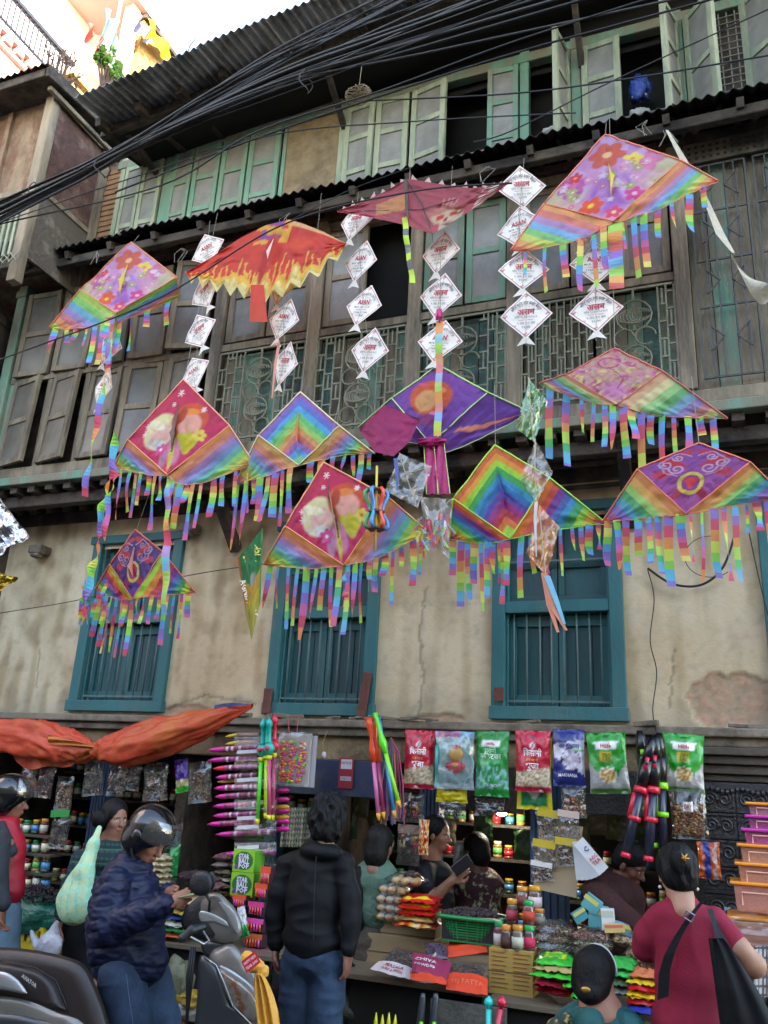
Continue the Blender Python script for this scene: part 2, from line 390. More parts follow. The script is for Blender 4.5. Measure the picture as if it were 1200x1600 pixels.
# ---- teal windows
def teal_window(x0, x1, z0, z1, idx):
    w_ = MB(); t = .1; yf = -.045; yb = .16; zt = 3.03
    w_.box(x0, x0 + t, yf, yb, z0, z1); w_.box(x1 - t, x1, yf, yb, z0, z1)
    w_.box(x0 - .03, x1 + .03, yf - .012, yb, z1, z1 + .08); w_.box(x0 - .012, x1 + .012, yf - .018, yb, z0 - .045, z0 + .05)
    w_.box(x0 + t, x1 - t, yf + .006, yb - .01, zt - .05, zt + .04)
    w_.box(x0 + t, x0 + t + .02, yf + .05, yb, z0 + .05, z1 - .01); w_.box(x1 - t - .02, x1 - t, yf + .05, yb, z0 + .05, z1 - .01)
    o = w_.build('window', m_teal, H, bevel=.006)
    xi0, xi1 = x0 + t + .02, x1 - t - .02; xm = (xi0 + xi1) / 2
    for a, c in ((xi0, xm - .004), (xm + .004, xi1)):                    # two leaves below, planks and rails
        n = 3; wd = (c - a) / n
        for k in range(n):
            p = MB(); p.box(a + k * wd + .002, a + (k + 1) * wd - .002, .075 + .006 * random.random(), .1, z0 + .06, zt - .055); p.build('plank', m_teal2, o, bevel=.003)
        p = MB(); p.box(a, c, .055, .074, z0 + .06, z0 + .14); p.box(a, c, .055, .074, zt - .14, zt - .06)
        p.box(a, a + .05, .056, .074, z0 + .14, zt - .14); p.box(c - .05, c, .056, .074, z0 + .14, zt - .14); p.build('shutter_rail', m_teal, o, bevel=.003)
        for za, zb in ((zt + .045, zt + .36), (zt + .365, z1 - .01)):
            p = MB(); p.box(a, c, .085, .1, za, zb); p.box(a, c, .06, .085, za, za + .05); p.box(a, c, .06, .085, zb - .05, zb)
            p.box(a, a + .045, .061, .085, za + .05, zb - .05); p.box(c - .045, c, .061, .085, za + .05, zb - .05); p.build('upper_panel', m_teal2, o, bevel=.004)
    n = 8
    for k in range(n):
        x = xi0 + (xi1 - xi0) * (k + .5) / n + random.uniform(-.006, .006)
        p = MB(); p.tube([(x, .015, z0 + .03), (x + random.uniform(-.004, .004), .012, (z0 + zt) / 2), (x, .015, zt - .03)], .0075, 6); p.build('window_bar', mat('bar_paint', '#5b7272', .55, .3, 20, .2), o, sm=1)
    p = MB(); p.box(xi0 - .02, xi1 + .02, .008, .022, z0 + .085, z0 + .1); p.box(xi0, xi1, .008, .022, z1 - .38, z1 - .365); p.build('cross_bar', mat('bar_paint', ''), o)
    return o
for i, q in enumerate(WINS): teal_window(*q, i)
# pinkish repair boards beside the sills
for (x, z, r_, l_) in ((-2.6, 2.35, .1, .36), (-3.45, 2.3, 0, .2), (-1.53, 2.37, 0, .1)):
    p = MB(); p.obox((x, -.08, z), .07, .025, l_, Matrix.Rotation(r_, 3, 'Y')); p.build('repair_board', mat('red_brown_board', '#6b3f36', .8, .3, 10, .3), H, bevel=.004)

# ---- cornice at the foot of the wall, and shop lintels
p = MB(); p.box(-7.4, 1.6, -.17, .05, 2.10, 2.16); p.box(-7.4, 1.6, -.12, .05, 2.04, 2.1)
p.build('cornice', m_stone, H, bevel=.012)
p = MB(); p.box(-7.4, -.45, -.06, .12, 1.86, 2.04); p.build('lintel', m_tan, H, bevel=.01)
for k, (z0, z1, y) in enumerate(((1.99, 2.04, -.13), (1.935, 1.985, -.09), (1.875, 1.93, -.055), (1.83, 1.87, -.02))):
    p = MB(); p.box(-.45, 1.6, y, .1, z0, z1); p.build('moulding', m_dstone, H, bevel=.008)
# rubble, wood scraps and wires on the ledge
for k in range(34):
    x = random.uniform(-4.2, -2.3) if k < 24 else random.uniform(-2.3, .6)
    p = MB(); p.obox((x, -.14 + random.uniform(-.03, .06), 2.175), random.uniform(.03, .22), random.uniform(.02, .05), random.uniform(.012, .035), Matrix.Rotation(random.uniform(-.5, .5), 3, 'Z') @ Matrix.Rotation(random.uniform(-.12, .12), 3, 'Y'))
    p.build('ledge_scrap', random.choice([m_timber, m_stone, m_stone]), H, bevel=.003)

# ---- overhanging second floor
YB = -.6; ZB = 4.33; ZR = 5.32; ZW = 6.36
p = MB(); p.box(-6.6, 1.5, YB + .01, .3, 4.22, 4.3); p.build('floor_boards', m_darkwood, H)
p = MB(); p.box(-6.65, 1.5, YB - .05, YB + .06, 4.19, 4.27); p.build('edge_beam', m_green2, H, bevel=.008)
p = MB(); p.box(-6.65, 1.5, YB - .035, YB + .05, 4.27, 4.37); p.build('sill_beam', m_timber, H, bevel=.008)
p = MB(); p.box(-6.6, 1.5, YB + .1, YB + .2, 4.02, 4.13); p.build('bearer_beam', m_darkwood, H, bevel=.01)
jm = None
for k in range(38):
    x = -6.5 + k * .21
    if jm is None:
        q = MB(); q.box(-.04, .04, 0, .62, 0, .09); jm = q.mesh('joist', m_darkwood)
    inst(jm, 'joist', H, (x, YB + .0, 4.125 + random.uniform(-.008, .008)), (0, 0, random.uniform(-.03, .03)))
p = MB(); p.box(-6.6, 1.5, -.03, .02, 4.0, 4.12); p.build('wall_plate', m_darkwood, H, bevel=.01)
for x in (-3.95, -.55):
    p = MB(); p.beam((x, .0, 3.62), (x, -.55, 4.15), .09, .09, (0, 1, 0)); p.build('roof_strut', m_darkwood, H, bevel=.01)
for x, z in ((-6.15, 3.72), (-4.42, 3.83), (-2.45, 3.95)):
    p = MB(); p.obox((x, -.07, z), .16, .16, .09); p.obox((x, -.1, z - .06), .1, .1, .04); p.build('corbel', m_stone, H, bevel=.02)

def shutter(parent, x0, x1, z0, z1, y, frame, pane, rows=3, ang=0., hinge='l', name='shutter', bottom=0.0, tilt=0.0):
    """a leaf with stiles, rails and panes; ang swings it outward about its hinge"""
    wd = x1 - x0; f = MB(); sw = min(.055, wd * .17); h = z1 - z0; rl = .055
    f.box(0, sw, -.02, .02, 0, h); f.box(wd - sw, wd, -.02, .02, 0, h)
    zs = [h * i / rows for i in range(rows + 1)]
    for i, z in enumerate(zs):
        a = max(0, z - rl / 2 if 0 < i < rows else (z if i == 0 else z - rl)); f.box(sw, wd - sw, -.016, .017, a, a + rl)
    if hinge == 'r':
        for i, v in enumerate(f.v): f.v[i] = (v[0] - wd, v[1], v[2])
    o = f.build(name, frame, parent, bevel=.004, local=False)
    for i in range(rows):
        pn = MB(); dx = -wd if hinge == 'r' else 0
        pn.box(sw - .004 + dx, wd - sw + .004 + dx, -.004 + .004 * random.random(), .007, zs[i] + .02, zs[i + 1] - .0)
        pn.build('pane', pane, o, local=False)
    o.location = (x0 if hinge == 'l' else x1, y, z0); o.rotation_euler = (tilt, 0, -ang if hinge == 'l' else ang)
    return o
# left bay: tall grey shutters in two tiers, a little warped and ajar
xs = [-6.36, -5.88, -5.42, -4.98, -4.53, -4.08]
for i in range(5):
    p = MB(); p.box(xs[i] - .03, xs[i] + .03, YB - .01, YB + .05, 4.37, 6.3); p.build('mullion', m_timber if i else m_green, H, bevel=.006)
    for (za, zb, rr) in ((4.39, 5.3, 2), (5.34, 6.28, 2)):
        shutter(H, xs[i] + .035, xs[i + 1] - .035, za, zb, YB - .03, m_timber, m_dust2, rr, ang=random.choice([0.02, .05, .22, .1]), hinge=random.choice('lr'), tilt=random.uniform(-.03, .03) + (-.05 if za < 5 else 0))
p = MB(); p.box(-6.45, -4.0, YB - .02, YB + .04, 5.29, 5.345); p.build('mid_rail', m_timber, H, bevel=.005)
# posts
for x in (-6.44, -3.99, -3.03, -2.12, -1.3, -.07, 1.2):
    p = MB(); p.box(x - .055, x + .055, YB - .06, YB + .06, 4.37, 6.42); p.box(x - .075, x + .075, YB - .07, YB + .05, 6.28, 6.36); p.build('post', m_post if x > -6 else m_green, H, bevel=.01)
p = MB(); p.box(-3.94, -.12, YB - .03, YB + .05, 5.27, 5.34); p.build('sill_rail', m_timber, H, bevel=.006)
p = MB(); p.box(-3.94, 1.4, YB - .02, YB + .05, 6.33, 6.42); p.build('head_beam', m_timber, H, bevel=.006)
# windows above the grilles
def win_bay(x0, x1, spec):
    n = len(spec); wd = (x1 - x0) / n
    for i, s_ in enumerate(spec):
        a, c = x0 + i * wd + .01, x0 + (i + 1) * wd - .01
        if s_ == 'open': continue
        fr, pn = {'w': (m_timber, m_dust), 'g': (m_green2, m_dust), 'd': (m_timber, m_dust2), 'G': (m_green, m_dust)}[s_]
        shutter(H, a, c, 5.36, 6.31, YB + .0, fr, pn, 2, ang=random.uniform(0, .06), hinge=random.choice('lr'), name='casement')
win_bay(-3.93, -3.09, 'dd'); win_bay(-2.97, -2.18, ['w', 'open']); win_bay(-2.06, -1.36, 'gG'); win_bay(-1.24, -.13, 'dwd')
p = MB(); p.box(-6.4, -3.9, YB + .12, YB + .14, 4.4, 6.4); p.build('inner_board', m_darkwood, H)
# planks behind the grilles and their iron lattice
def grille(x0, x1, z0, z1, flower):
    n = max(3, round((x1 - x0) / .115)); wd = (x1 - x0) / n
    for k in range(n):
        pk = MB(); pk.box(x0 + k * wd + .003, x0 + (k + 1) * wd - .003, YB + .035 + .012 * random.random(), YB + .07, z0, z1)
        pk.build('plank', random.choice([m_green2, m_green2, mat('bluish_green_board', '#4b6a61', .85, .4, 5, .4, dirt='#3f4038', dirt_scale=6), m_timber]), H)
    L = MB(); y = YB - .035
    def bar(a, c, e, f, r_=.0075): L.beam((a, y, c), (e, y, f), r_ * 2, r_ * 1.6, (0, 1, 0))
    for q in (x0, x1): bar(q, z0, q, z1, .009)
    for q in (z0 + .01, z1 - .01): bar(x0, q, x1, q, .009)
    k = 0; x = x0 + .02; cx = (x0 + x1) / 2; fw = .15 if flower else -1
    cols = np.linspace(x0, x1, 11)
    for i in range(1, 10):
        if abs(cols[i] - cx) < fw: continue
        bar(cols[i], z0, cols[i], z1, .006)
    for i in range(10):
        xm = (cols[i] + cols[i + 1]) / 2
        if abs(xm - cx) < fw: continue
        for j in range(5 + i % 2):
            z = z0 + (z1 - z0) * (j + (.5 if i % 2 else .8)) / 6; bar(cols[i], z, cols[i + 1], z, .007)
            if (i + j) % 3 == 0: bar(xm, z, xm, min(z + .13, z1), .006)
    if flower:
        def arc(c, r_, a0, a1, th=.007, sq=1.):
            pts = [(c[0] + r_ * math.cos(a0 + (a1 - a0) * i / 14), y - .012, c[1] + sq * r_ * math.sin(a0 + (a1 - a0) * i / 14)) for i in range(15)]; L.tube(pts, th, 5)
        for cz, r_ in ((z0 + (z1 - z0) * .72, .125), (z0 + (z1 - z0) * .3, .11)):
            arc((cx, cz), r_, 0, 2 * math.pi)
            for s_ in (-1, 1):
                for q in (.25, .62, .95): arc((cx + s_ * q * r_ * .42, cz), r_ * .5, math.pi * .1, math.pi * 1.9, .005, 1.1 - q * .3)
                arc((cx + s_ * .075, cz - r_ - .05), .07, 0, math.pi * 1.7, .006)
        bar(cx, z0, cx, z1, .008)
    return L.build('lattice_panel', m_lat, H)
for a, c, f in ((-3.93, -3.09, True), (-2.97, -2.18, True), (-2.06, -1.36, True), (-1.24, -.7, False), (-.7, -.13, True)): grille(a, c, 4.4, 5.25, f)
# right bay: full height fret grille before grey boards
for k in range(9):
    a = -.01 + k * .14; p = MB(); p.box(a, a + .134, YB + .03, YB + .055, 4.4, 6.3); p.build('plank', m_green2 if k in (1, 4, 7) else m_timber, H)
L = MB()
for (cx, cw) in ((.22, .19), (.66, .19), (1.08, .17)):
    for z in (4.45, 5.0, 5.38, 5.8, 6.2): L.beam((cx - cw, YB - .03, z), (cx + cw, YB - .03, z), .014, .012, (0, 1, 0))
    for dx in (-cw, -cw * .6, -.05, .05, cw * .6, cw): L.beam((cx + dx, YB - .035, 4.45), (cx + dx, YB - .035, 6.2), .012, .01, (0, 1, 0))
    for zc in (4.75, 5.2, 5.62, 6.0):
        for s_ in (-1, 1):
            L.beam((cx + s_ * .04, YB - .045, zc), (cx + s_ * .12, YB - .045, zc + .09), .011, .01, (0, 1, 0)); L.beam((cx + s_ * .04, YB - .045, zc), (cx + s_ * .12, YB - .045, zc - .09), .011, .01, (0, 1, 0))
            L.beam((cx + s_ * .13, YB - .045, zc - .1), (cx + s_ * .13, YB - .045, zc + .1), .011, .01, (0, 1, 0))
L.build('lattice_panel', m_iron, H)
vb = MB(); vb.box(.0, 1.4, YB - .06, YB - .03, 6.22, 6.4); vb.build('vent_board', m_darkwood, H)
vh = MB()
for i in range(26):
    for j in range(3): vh.lathe((.04 + i * .05, YB - .0605, 6.26 + j * .05), [(.013, 0), (.013, -.002)], 8, axis=(0, -1, 0))
tag(vh.build('vent_hole', m_black, H), kind='stuff')
# lower dark band under the balcony at right, pipes
for z, y, r_ in ((4.05, -.25, .03), (3.92, -.1, .02)):
    p = MB(); p.tube([(-1.5, y, z), (0, y - .01, z + .01), (1.5, y, z)], r_, 8); p.build('pipe', m_darkwood, H, sm=1)

# ---- tin awning between second and third floor
def tin_sheet(x0, x1, y0, z0, y1, z1, amp, pitch, m, name='roof_sheet', dz=0., skew=0., nv=3):
    n = int((x1 - x0) / pitch * 8); q = MB(); ph = random.random()
    def fn(u, v):
        x = x0 + (x1 - x0) * u; s_ = math.sin(2 * math.pi * (x / pitch)) * amp
        return (x + skew * (1 - v), y0 + (y1 - y0) * v, z0 + (z1 - z0) * v + s_ + dz * (u - .5) + .006 * nz3((x * 3, v * 2, ph)))
    def fn2(u, v): a = fn(u, v); return (a[0], a[1], a[2] - .004)
    q.grid(fn, n, nv); q.grid(fn2, n, nv, flip=True); q.add([fn(i / n, 0) for i in range(n + 1)] + [fn2(i / n, 0) for i in range(n + 1)], [(i, n + 1 + i, n + 2 + i, i + 1) for i in range(n)])
    return q.build(name, m, H, sm=0)
x = -6.35
while x < 1.5:
    tin_sheet(x, x + .72, -1.02 + random.uniform(-.02, .02), 6.47 + random.uniform(-.006, .012), -.45, 6.74, .016, .085, m_tindark, dz=random.uniform(-.015, .015)); x += .7
p = MB(); p.box(-6.3, 1.5, -.93, -.86, 6.33, 6.42); p.build('eave_beam', m_darkwood, H, bevel=.012)
for k in range(16):
    x = -6.1 + k * .5; p = MB(); p.beam((x, -.98, 6.4), (x, -.4, 6.66), .05, .07); p.build('rafter', m_darkwood, H)
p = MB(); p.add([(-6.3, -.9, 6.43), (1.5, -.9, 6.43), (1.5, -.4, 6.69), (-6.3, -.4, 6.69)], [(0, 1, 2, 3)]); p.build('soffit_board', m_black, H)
p = MB(); p.box(-6.4, 1.5, YB + .2, YB + .24, 5.3, 6.7); p.build('room_dark_sheet', m_black, H)  # black sheet added as the darkness of the second floor rooms

# ---- third floor
YT = -.5; ZT0 = 6.62; ZT1 = 7.76
p = MB(); p.box(-5.72, 1.5, YT + .3, YT + .34, 6.5, 8.2); p.build('room_dark_sheet', m_black, H)  # black sheet added as the darkness behind the third floor windows
p = MB(); p.box(-3.56, -3.0, YT - .02, YT + .1, 6.6, 7.95); p.build('plaster_panel', m_tan, H, bevel=.01)
p = MB(); p.box(-5.74, -5.56, YT - .01, YT + .12, 6.5, 7.85); p.build('brick_pier', m_mortar, H)
bk = None
for r_ in range(19):
    q = MB(); o_ = .02 * (r_ % 2); q.box(-5.745 + .0, -5.56 - .0, YT - .022, YT, 0, .052)
    if bk is None: bk = q.mesh('brick', m_brick)
    inst(bk, 'brick', H, (0, random.uniform(-.004, .003), 6.55 + r_ * .066))
for (a, c, m_) in ((-5.56, -5.5, m_pale), (-4.98, -4.87, m_green), (-3.6, -3.56, m_green), (-3.0, -2.94, m_pale), (-1.28, -1.2, m_green), (-.84, -.76, m_green), (.0, .06, m_green)):
    p = MB(); p.box(a, c, YT - .03, YT + .06, 6.55, 7.9); p.build('post', m_, H, bevel=.006)
p = MB(); p.box(-5.6, 1.5, YT - .04, YT + .05, ZT1, ZT1 + .1); p.build('head_beam', m_green2, H, bevel=.008)
p = MB(); p.box(-5.6, 1.5, YT - .04, YT + .05, 6.52, 6.6); p.build('sill_beam', m_timber, H, bevel=.008)
for (a, c, fr, ang, hg) in ((-5.47, -5.25, m_pale, .03, 'l'), (-5.24, -5.0, m_pale, .02, 'r'), (-4.86, -4.62, m_green, .04, 'l'), (-4.6, -4.3, m_green, .03, 'r'), (-4.28, -3.98, m_green, .02, 'l'), (-3.96, -3.62, m_green, .03, 'r'),
        (-2.93, -2.63, m_pale, .1, 'l'), (-2.62, -2.3, m_pale, .02, 'r'), (-2.27, -1.92, m_pale, .18, 'l'), (-1.56, -1.29, m_green, .05, 'r'), (-.75, -.43, m_pale, .08, 'l')):
    shutter(H, a, c, ZT0, ZT1 - .01, YT - .03, fr, m_dust, 3, ang, hg)
# leaves standing open, seen nearly edge on, and the right grille
for (x, hg, ang, wd) in ((-.86, 'r', 1.35, .3), (.02, 'r', 1.25, .32), (.08, 'l', .85, .32), (.5, 'l', .75, .34), (.72, 'l', .2, .34)):
    if hg == 'l': shutter(H, x, x + wd, ZT0 - .03, ZT1 - .01, YT - .04, m_pale, m_dust, 2, ang, 'l')
    else: shutter(H, x - wd, x, ZT0 - .03, ZT1 - .01, YT - .04, m_pale, m_dust, 3, ang, 'r')
L = MB()
for k in range(12): L.beam((.1 + k * .06, YT, 6.6), (.1 + k * .06, YT, 7.76), .009, .008, (0, 1, 0))
for k in range(17): L.beam((.1, YT - .006, 6.62 + k * .068), (.78, YT - .006, 6.62 + k * .068), .008, .008, (0, 1, 0))
L.build('lattice_panel', mat('pale_grille', '#8a8578', .7, .3), H)
p = MB(); p.box(.1, .8, YT + .05, YT + .07, 6.6, 7.76); p.build('inner_board', m_darkwood, H)
# small balustrades in the two open windows
for (a, c) in ((-1.9, -1.57), (-1.2, -.86), (-.42, .0)):
    L = MB(); y = YT - .04
    for z in (6.68, 6.9): L.beam((a, y, z), (c, y, z), .014, .012)
    n = 4
    for k in range(n + 1): L.beam((a + (c - a) * k / n, y, 6.6), (a + (c - a) * k / n, y, 6.9), .01, .01, (0, 1, 0))
    for k in range(n):
        cx = a + (c - a) * (k + .5) / n; L.tube([(cx + .035 * math.cos(t), y - .008, 6.79 + .07 * math.sin(t)) for t in np.linspace(0, 6.28, 13)], .004, 4)
    L.build('balustrade', mat('balustrade_paint', '#77776a', .6, .3), H)

# ---- main roof
def zr(x): return 7.60 + .115 * (x + 5.16)
x = -5.2
while x < 1.4:
    y0 = -1.62 + (0 if x < -3.1 else -.0) + random.uniform(-.015, .015)
    tin_sheet(x, x + .67, y0, zr(x + .33), 1.5, zr(x + .33) + .22 * 3.1, .016, .076, m_tin, dz=.07 + random.uniform(-.01, .01), nv=4); x += .65
p = MB(); p.add([(-5.3, -1.15, 7.57), (1.5, -1.15, 8.34), (1.5, -1.08, 8.34), (-5.3, -1.08, 7.57), (-5.3, -1.15, 7.67), (1.5, -1.15, 8.44), (1.5, -1.08, 8.44), (-5.3, -1.08, 7.67)], [(3, 2, 1, 0), (4, 5, 6, 7), (0, 1, 5, 4), (1, 2, 6, 5), (2, 3, 7, 6), (3, 0, 4, 7)])
p.build('eave_beam', m_darkwood, H, bevel=.01)
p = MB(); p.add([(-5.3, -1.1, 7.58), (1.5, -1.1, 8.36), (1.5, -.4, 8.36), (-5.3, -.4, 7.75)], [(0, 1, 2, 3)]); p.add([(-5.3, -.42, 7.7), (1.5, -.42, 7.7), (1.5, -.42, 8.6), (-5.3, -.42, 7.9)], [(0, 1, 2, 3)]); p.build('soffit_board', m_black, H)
for k in range(15):
    x = -5.2 + k * .45; p = MB(); p.beam((x, -1.3, zr(x) - .0), (x, -.4, zr(x) + .16), .06, .08); p.build('rafter', m_darkwood, H)
for x in (-5.05, -2.95, -.75):
    p = MB(); p.beam((x, -.52, 7.55), (x, -1.05, zr(x) + .02), .05, .06, (0, 1, 0)); p.build('roof_strut', m_darkwood, H, bevel=.008)

# ---- ground floor: shop cave with posts
p = MB(); p.box(-7.4, 1.6, .1, 2.5, 2.0, 2.04); p.box(-7.4, 1.6, 2.4, 2.5, 0, 2.04); p.box(-7.5, -7.4, 0, 2.5, 0, 2.04); p.box(1.6, 1.7, 0, 2.5, 0, 2.04); p.build('shop_room', mat('shop_inner_wall', '#4a463f', .9, .4, 3), H)
m_bluep = mat('blue_painted_metal', '#263f5c', .5, .3, 4, .15, 20, dirt='#22303d', dirt_scale=4)
for (x0, x1, y) in ((-5.1, -4.95, -.02), (-3.4, -3.3, .0), (-2.12, -1.97, -.05), (-1.3, -1.06, -.08)):
    p = MB()
    n = 5; wd = (x1 - x0) / n
    for k in range(n): p.box(x0 + k * wd, x0 + (k + .72) * wd, y - .012, y + .12, .13, 1.86); p.box(x0 + (k + .72) * wd, x0 + (k + 1) * wd, y, y + .12, .13, 1.86)
    p.build('shop_post', m_bluep, H)
for (x0, x1) in ((-4.3, -4.2), (-2.9, -2.86), (-.32, -.2)):
    p = MB(); p.box(x0, x1, .05, .9, .13, 2.0); p.build('partition', m_darkwood, H)
# painted fascia boards behind the hanging goods
for (x0, x1, z0, z1, m_) in ((-3.35, -2.3, 1.6, 1.86, mat('dark_blue_sign', '#1d2a48', .5, .3, 5, dirt='#3a3f4a', dirt_scale=5)), (-1.95, -1.35, 1.55, 1.86, m_darkwood), (-1.0, -.4, 1.58, 1.86, m_carve)):
    p = MB(); p.box(x0, x1, -.09, -.061, z0, z1); p.build('fascia_board', m_, H, bevel=.004)
# carved black pillar of the right doorway
p = MB(); p.box(-.2, .24, -.1, .15, .1, 1.82); p.build('pillar', m_carve, H)
def scroll(cx, cz, r_, s_, turns=1.6, th=.011):
    return [(cx + s_ * r_ * (1 - t * .8) * math.cos(t * turns * 6.28), -.115, cz + r_ * (1 - t * .8) * math.sin(t * turns * 6.28)) for t in np.linspace(0, 1, 22)]
for row in range(10):
    z0 = .2 + row * .16
    for (a, c) in ((-.19, .02), (.03, .23)):
        p = MB(); p.box(a, c, -.112, -.09, z0, z0 + .15); q = .012
        p.box(a + .0, c - .0, -.125, -.111, z0, z0 + q); p.box(a, c, -.125, -.111, z0 + .15 - q, z0 + .15); p.box(a, a + q, -.1245, -.111, z0 + q, z0 + .15 - q); p.box(c - q, c, -.1245, -.111, z0 + q, z0 + .15 - q)
        cx = (a + c) / 2
        p.tube(scroll(cx - .045, z0 + .075, .045, 1), .008, 5); p.tube(scroll(cx + .045, z0 + .075, .045, -1), .008, 5)
        p.ball((cx, -.12, z0 + .075), .014, 6, 4)
        p.build('carved_panel', m_carve, H, bevel=0)
p = MB()
for k in range(14): p.ball((-.17 + k * .03, -.12, 1.77 + .01 * math.sin(k)), .018, 6, 4)
p.build('bead_row', m_carve, H)
# ================================================================ unseen houses across the street, added and sized to keep the lane in shade
O = thing('street_house', 'unseen plain rendered houses behind the viewer, added and sized to shade the lane', 'house', (0, 0, 0))
m_opp = mat('rendered_wall', '#a39a8b', .9, .2, 1, .3)
p = MB()
for k, (x0, x1, h) in enumerate(((-26, -17, 6), (-17, -9, 6.5), (-9, -1, 6), (-1, 4, 7), (4, 15, 14.2), (15, 34, 9))):  # one tall block stops the sun, low ones let skylight in
    p.box(x0, x1 - .02, -24, -14 - .1 * (k % 2), 0, h + 1)
p.build('wall', m_opp, O)
fw = MB(); fw.box(-.5, .5, -.05, .02, 0, 1.3); fwm = fw.mesh('window', mat('street_window', '#39424a', .3, .3))
for k in range(24):
    for j in range(2): inst(fwm, 'window', O, (-25 + k * 2.4, -13.97, 1.2 + j * 3))

# ================================================================ neighbour at the left
N = thing('neighbour_house', 'brown plastered neighbour house with sagging tin eave at the upper left', 'house')
m_np = mat('peeling_brown_plaster', '#8f7a60', .9, .5, 5, .9, 20, dirt='#5f4230', dirt_scale=3, dirt_lo=.45, dirt_hi=.6, stretch=(1, 1, .5))
m_nr = mat('red_brown_plaster', '#573a30', .9, .5, 7, .9, 20, dirt='#7a6658', dirt_scale=2.5, dirt_lo=.5, dirt_hi=.7)
m_ng = mat('mouldy_render', '#5a5248', .95, .4, 4, .7, 25, dirt='#7d7567', dirt_scale=4, dirt_lo=.5, dirt_hi=.68)
NX = -5.76
p = MB(); p.box(-12, NX - .02, -1.3, 1.5, 6.42, 8.05); p.build('front_wall', m_np, N)
def sl(x, pts, t, m_, nm):   # slab lying on the side wall, polygon in y,z
    q = MB(); n = len(pts); v = [(x, a, b_) for a, b_ in pts] + [(x + t, a, b_) for a, b_ in pts]
    q.add(v, [tuple(range(n))[::-1], tuple(range(n, 2 * n))] + [(i, (i + 1) % n, n + (i + 1) % n, n + i) for i in range(n)]); return q.build(nm, m_, N)
sl(NX - .02, [(-1.3, 6.98), (-.5, 6.98), (-.5, 8.0), (-1.3, 8.0)], .02, m_nr, 'side_plaster')
sl(NX - .02, [(-1.3, 6.2), (-.5, 6.2), (-.5, 6.93), (-1.3, 6.93)], .02, m_ng, 'side_render')
sl(NX - .015, [(-1.3, 6.93), (-.5, 6.93), (-.5, 6.98), (-1.3, 6.98)], .03, m_timber, 'side_rail')
for (y, x) in ((-1.33, NX), (-.58, NX + .02)):
    p = MB(); p.box(x - .09, x + .015, y - .05, y + .05, 5.9 if y < -1 else 6.3, 8.02); p.build('post', m_post, N, bevel=.008)
for x in (-6.35, -6.6, -6.95):
    p = MB(); p.box(x - .03, x + .03, -1.335, -1.3, 6.9, 8.02); p.build('batten', m_np, N)
p = MB(); p.box(-9, NX - .1, -1.42, -1.3, 6.84, 6.9); p.box(-9, NX - .1, -1.38, -1.3, 6.74, 6.8); p.build('rail', m_timber, N)
L = MB()
for k in range(16): L.box(-6.9 + k * .07, -6.87 + k * .07, -1.37, -1.35, 6.2, 6.7)
for k in range(14): L.beam((-6.9 + k * .08, -1.38, 6.1), (-6.8 + k * .08, -1.38, 6.2), .01, .01, (0, 1, 0)); L.beam((-6.9 + k * .08, -1.385, 6.2), (-6.8 + k * .08, -1.385, 6.1), .01, .01, (0, 1, 0))
L.build('balustrade', m_pale, N)
p = MB(); p.box(-12, -6.62, -.95, 1.5, 0, 6.1); p.build('lower_wall', m_darkwood, N)
for x in (-6.66, -6.95, -7.3):
    p = MB(); p.box(x - .07, x + .07, -1.02, -.95, 2.2, 6.0); p.build('post', m_timber, N, bevel=.01)
for k in range(6):
    p = MB(); p.beam((-8 + k * .27, -1.35, 6.03), (-8 + k * .27, -.5, 6.03), .09, .1); p.build('joist', m_darkwood, N, bevel=.01)
p = MB(); p.beam((-9, -1.3, 6.12), (NX - .05, -1.3, 6.12), .12, .1); p.build('edge_beam', m_timber, N, bevel=.01)
p = MB(); p.add([(-12, -1.6, 8.02), (NX + .12, -1.6, 8.02), (NX + .12, -.3, 8.16), (-12, -.3, 8.16)], [(0, 1, 2, 3)]); p.box(-12, NX - .05, -1.25, -1.2, 7.9, 8.0); p.build('soffit', m_darkwood, N)
def nsheet(x0, x1):
    q = MB(); n = int((x1 - x0) / .085 * 8)
    def fn(u, v): x = x0 + (x1 - x0) * u; return (x, -1.66 + 2.6 * v, 8.1 + .35 * v + .016 * math.sin(x / .085 * 6.283))
    q.grid(fn, n, 2); q.build('roof_sheet', m_tindark, N)
for k in range(8): nsheet(NX + .16 - .7 * (k + 1), NX + .15 - .7 * k)
p = MB(); p.beam((-12, -1.6, 8.05), (NX + .1, -1.6, 8.05), .04, .1); p.build('fascia', m_darkwood, N, bevel=.01)
p = MB(); p.beam((NX + .13, -1.62, 8.06), (NX + .13, -.2, 8.22), .04, .13); p.build('barge_board', m_darkwood, N, bevel=.01)
p = MB(); p.beam((NX + .06, -1.5, 7.98), (NX + .06, -.4, 8.0), .05, .05); p.build('purlin', m_timber, N, bevel=.01)
# grey parapet between the two roofs
p = MB(); p.box(-6.9, -5.3, 1.2, 1.5, 7.4, 9.2); p.build('parapet', m_ng, N)

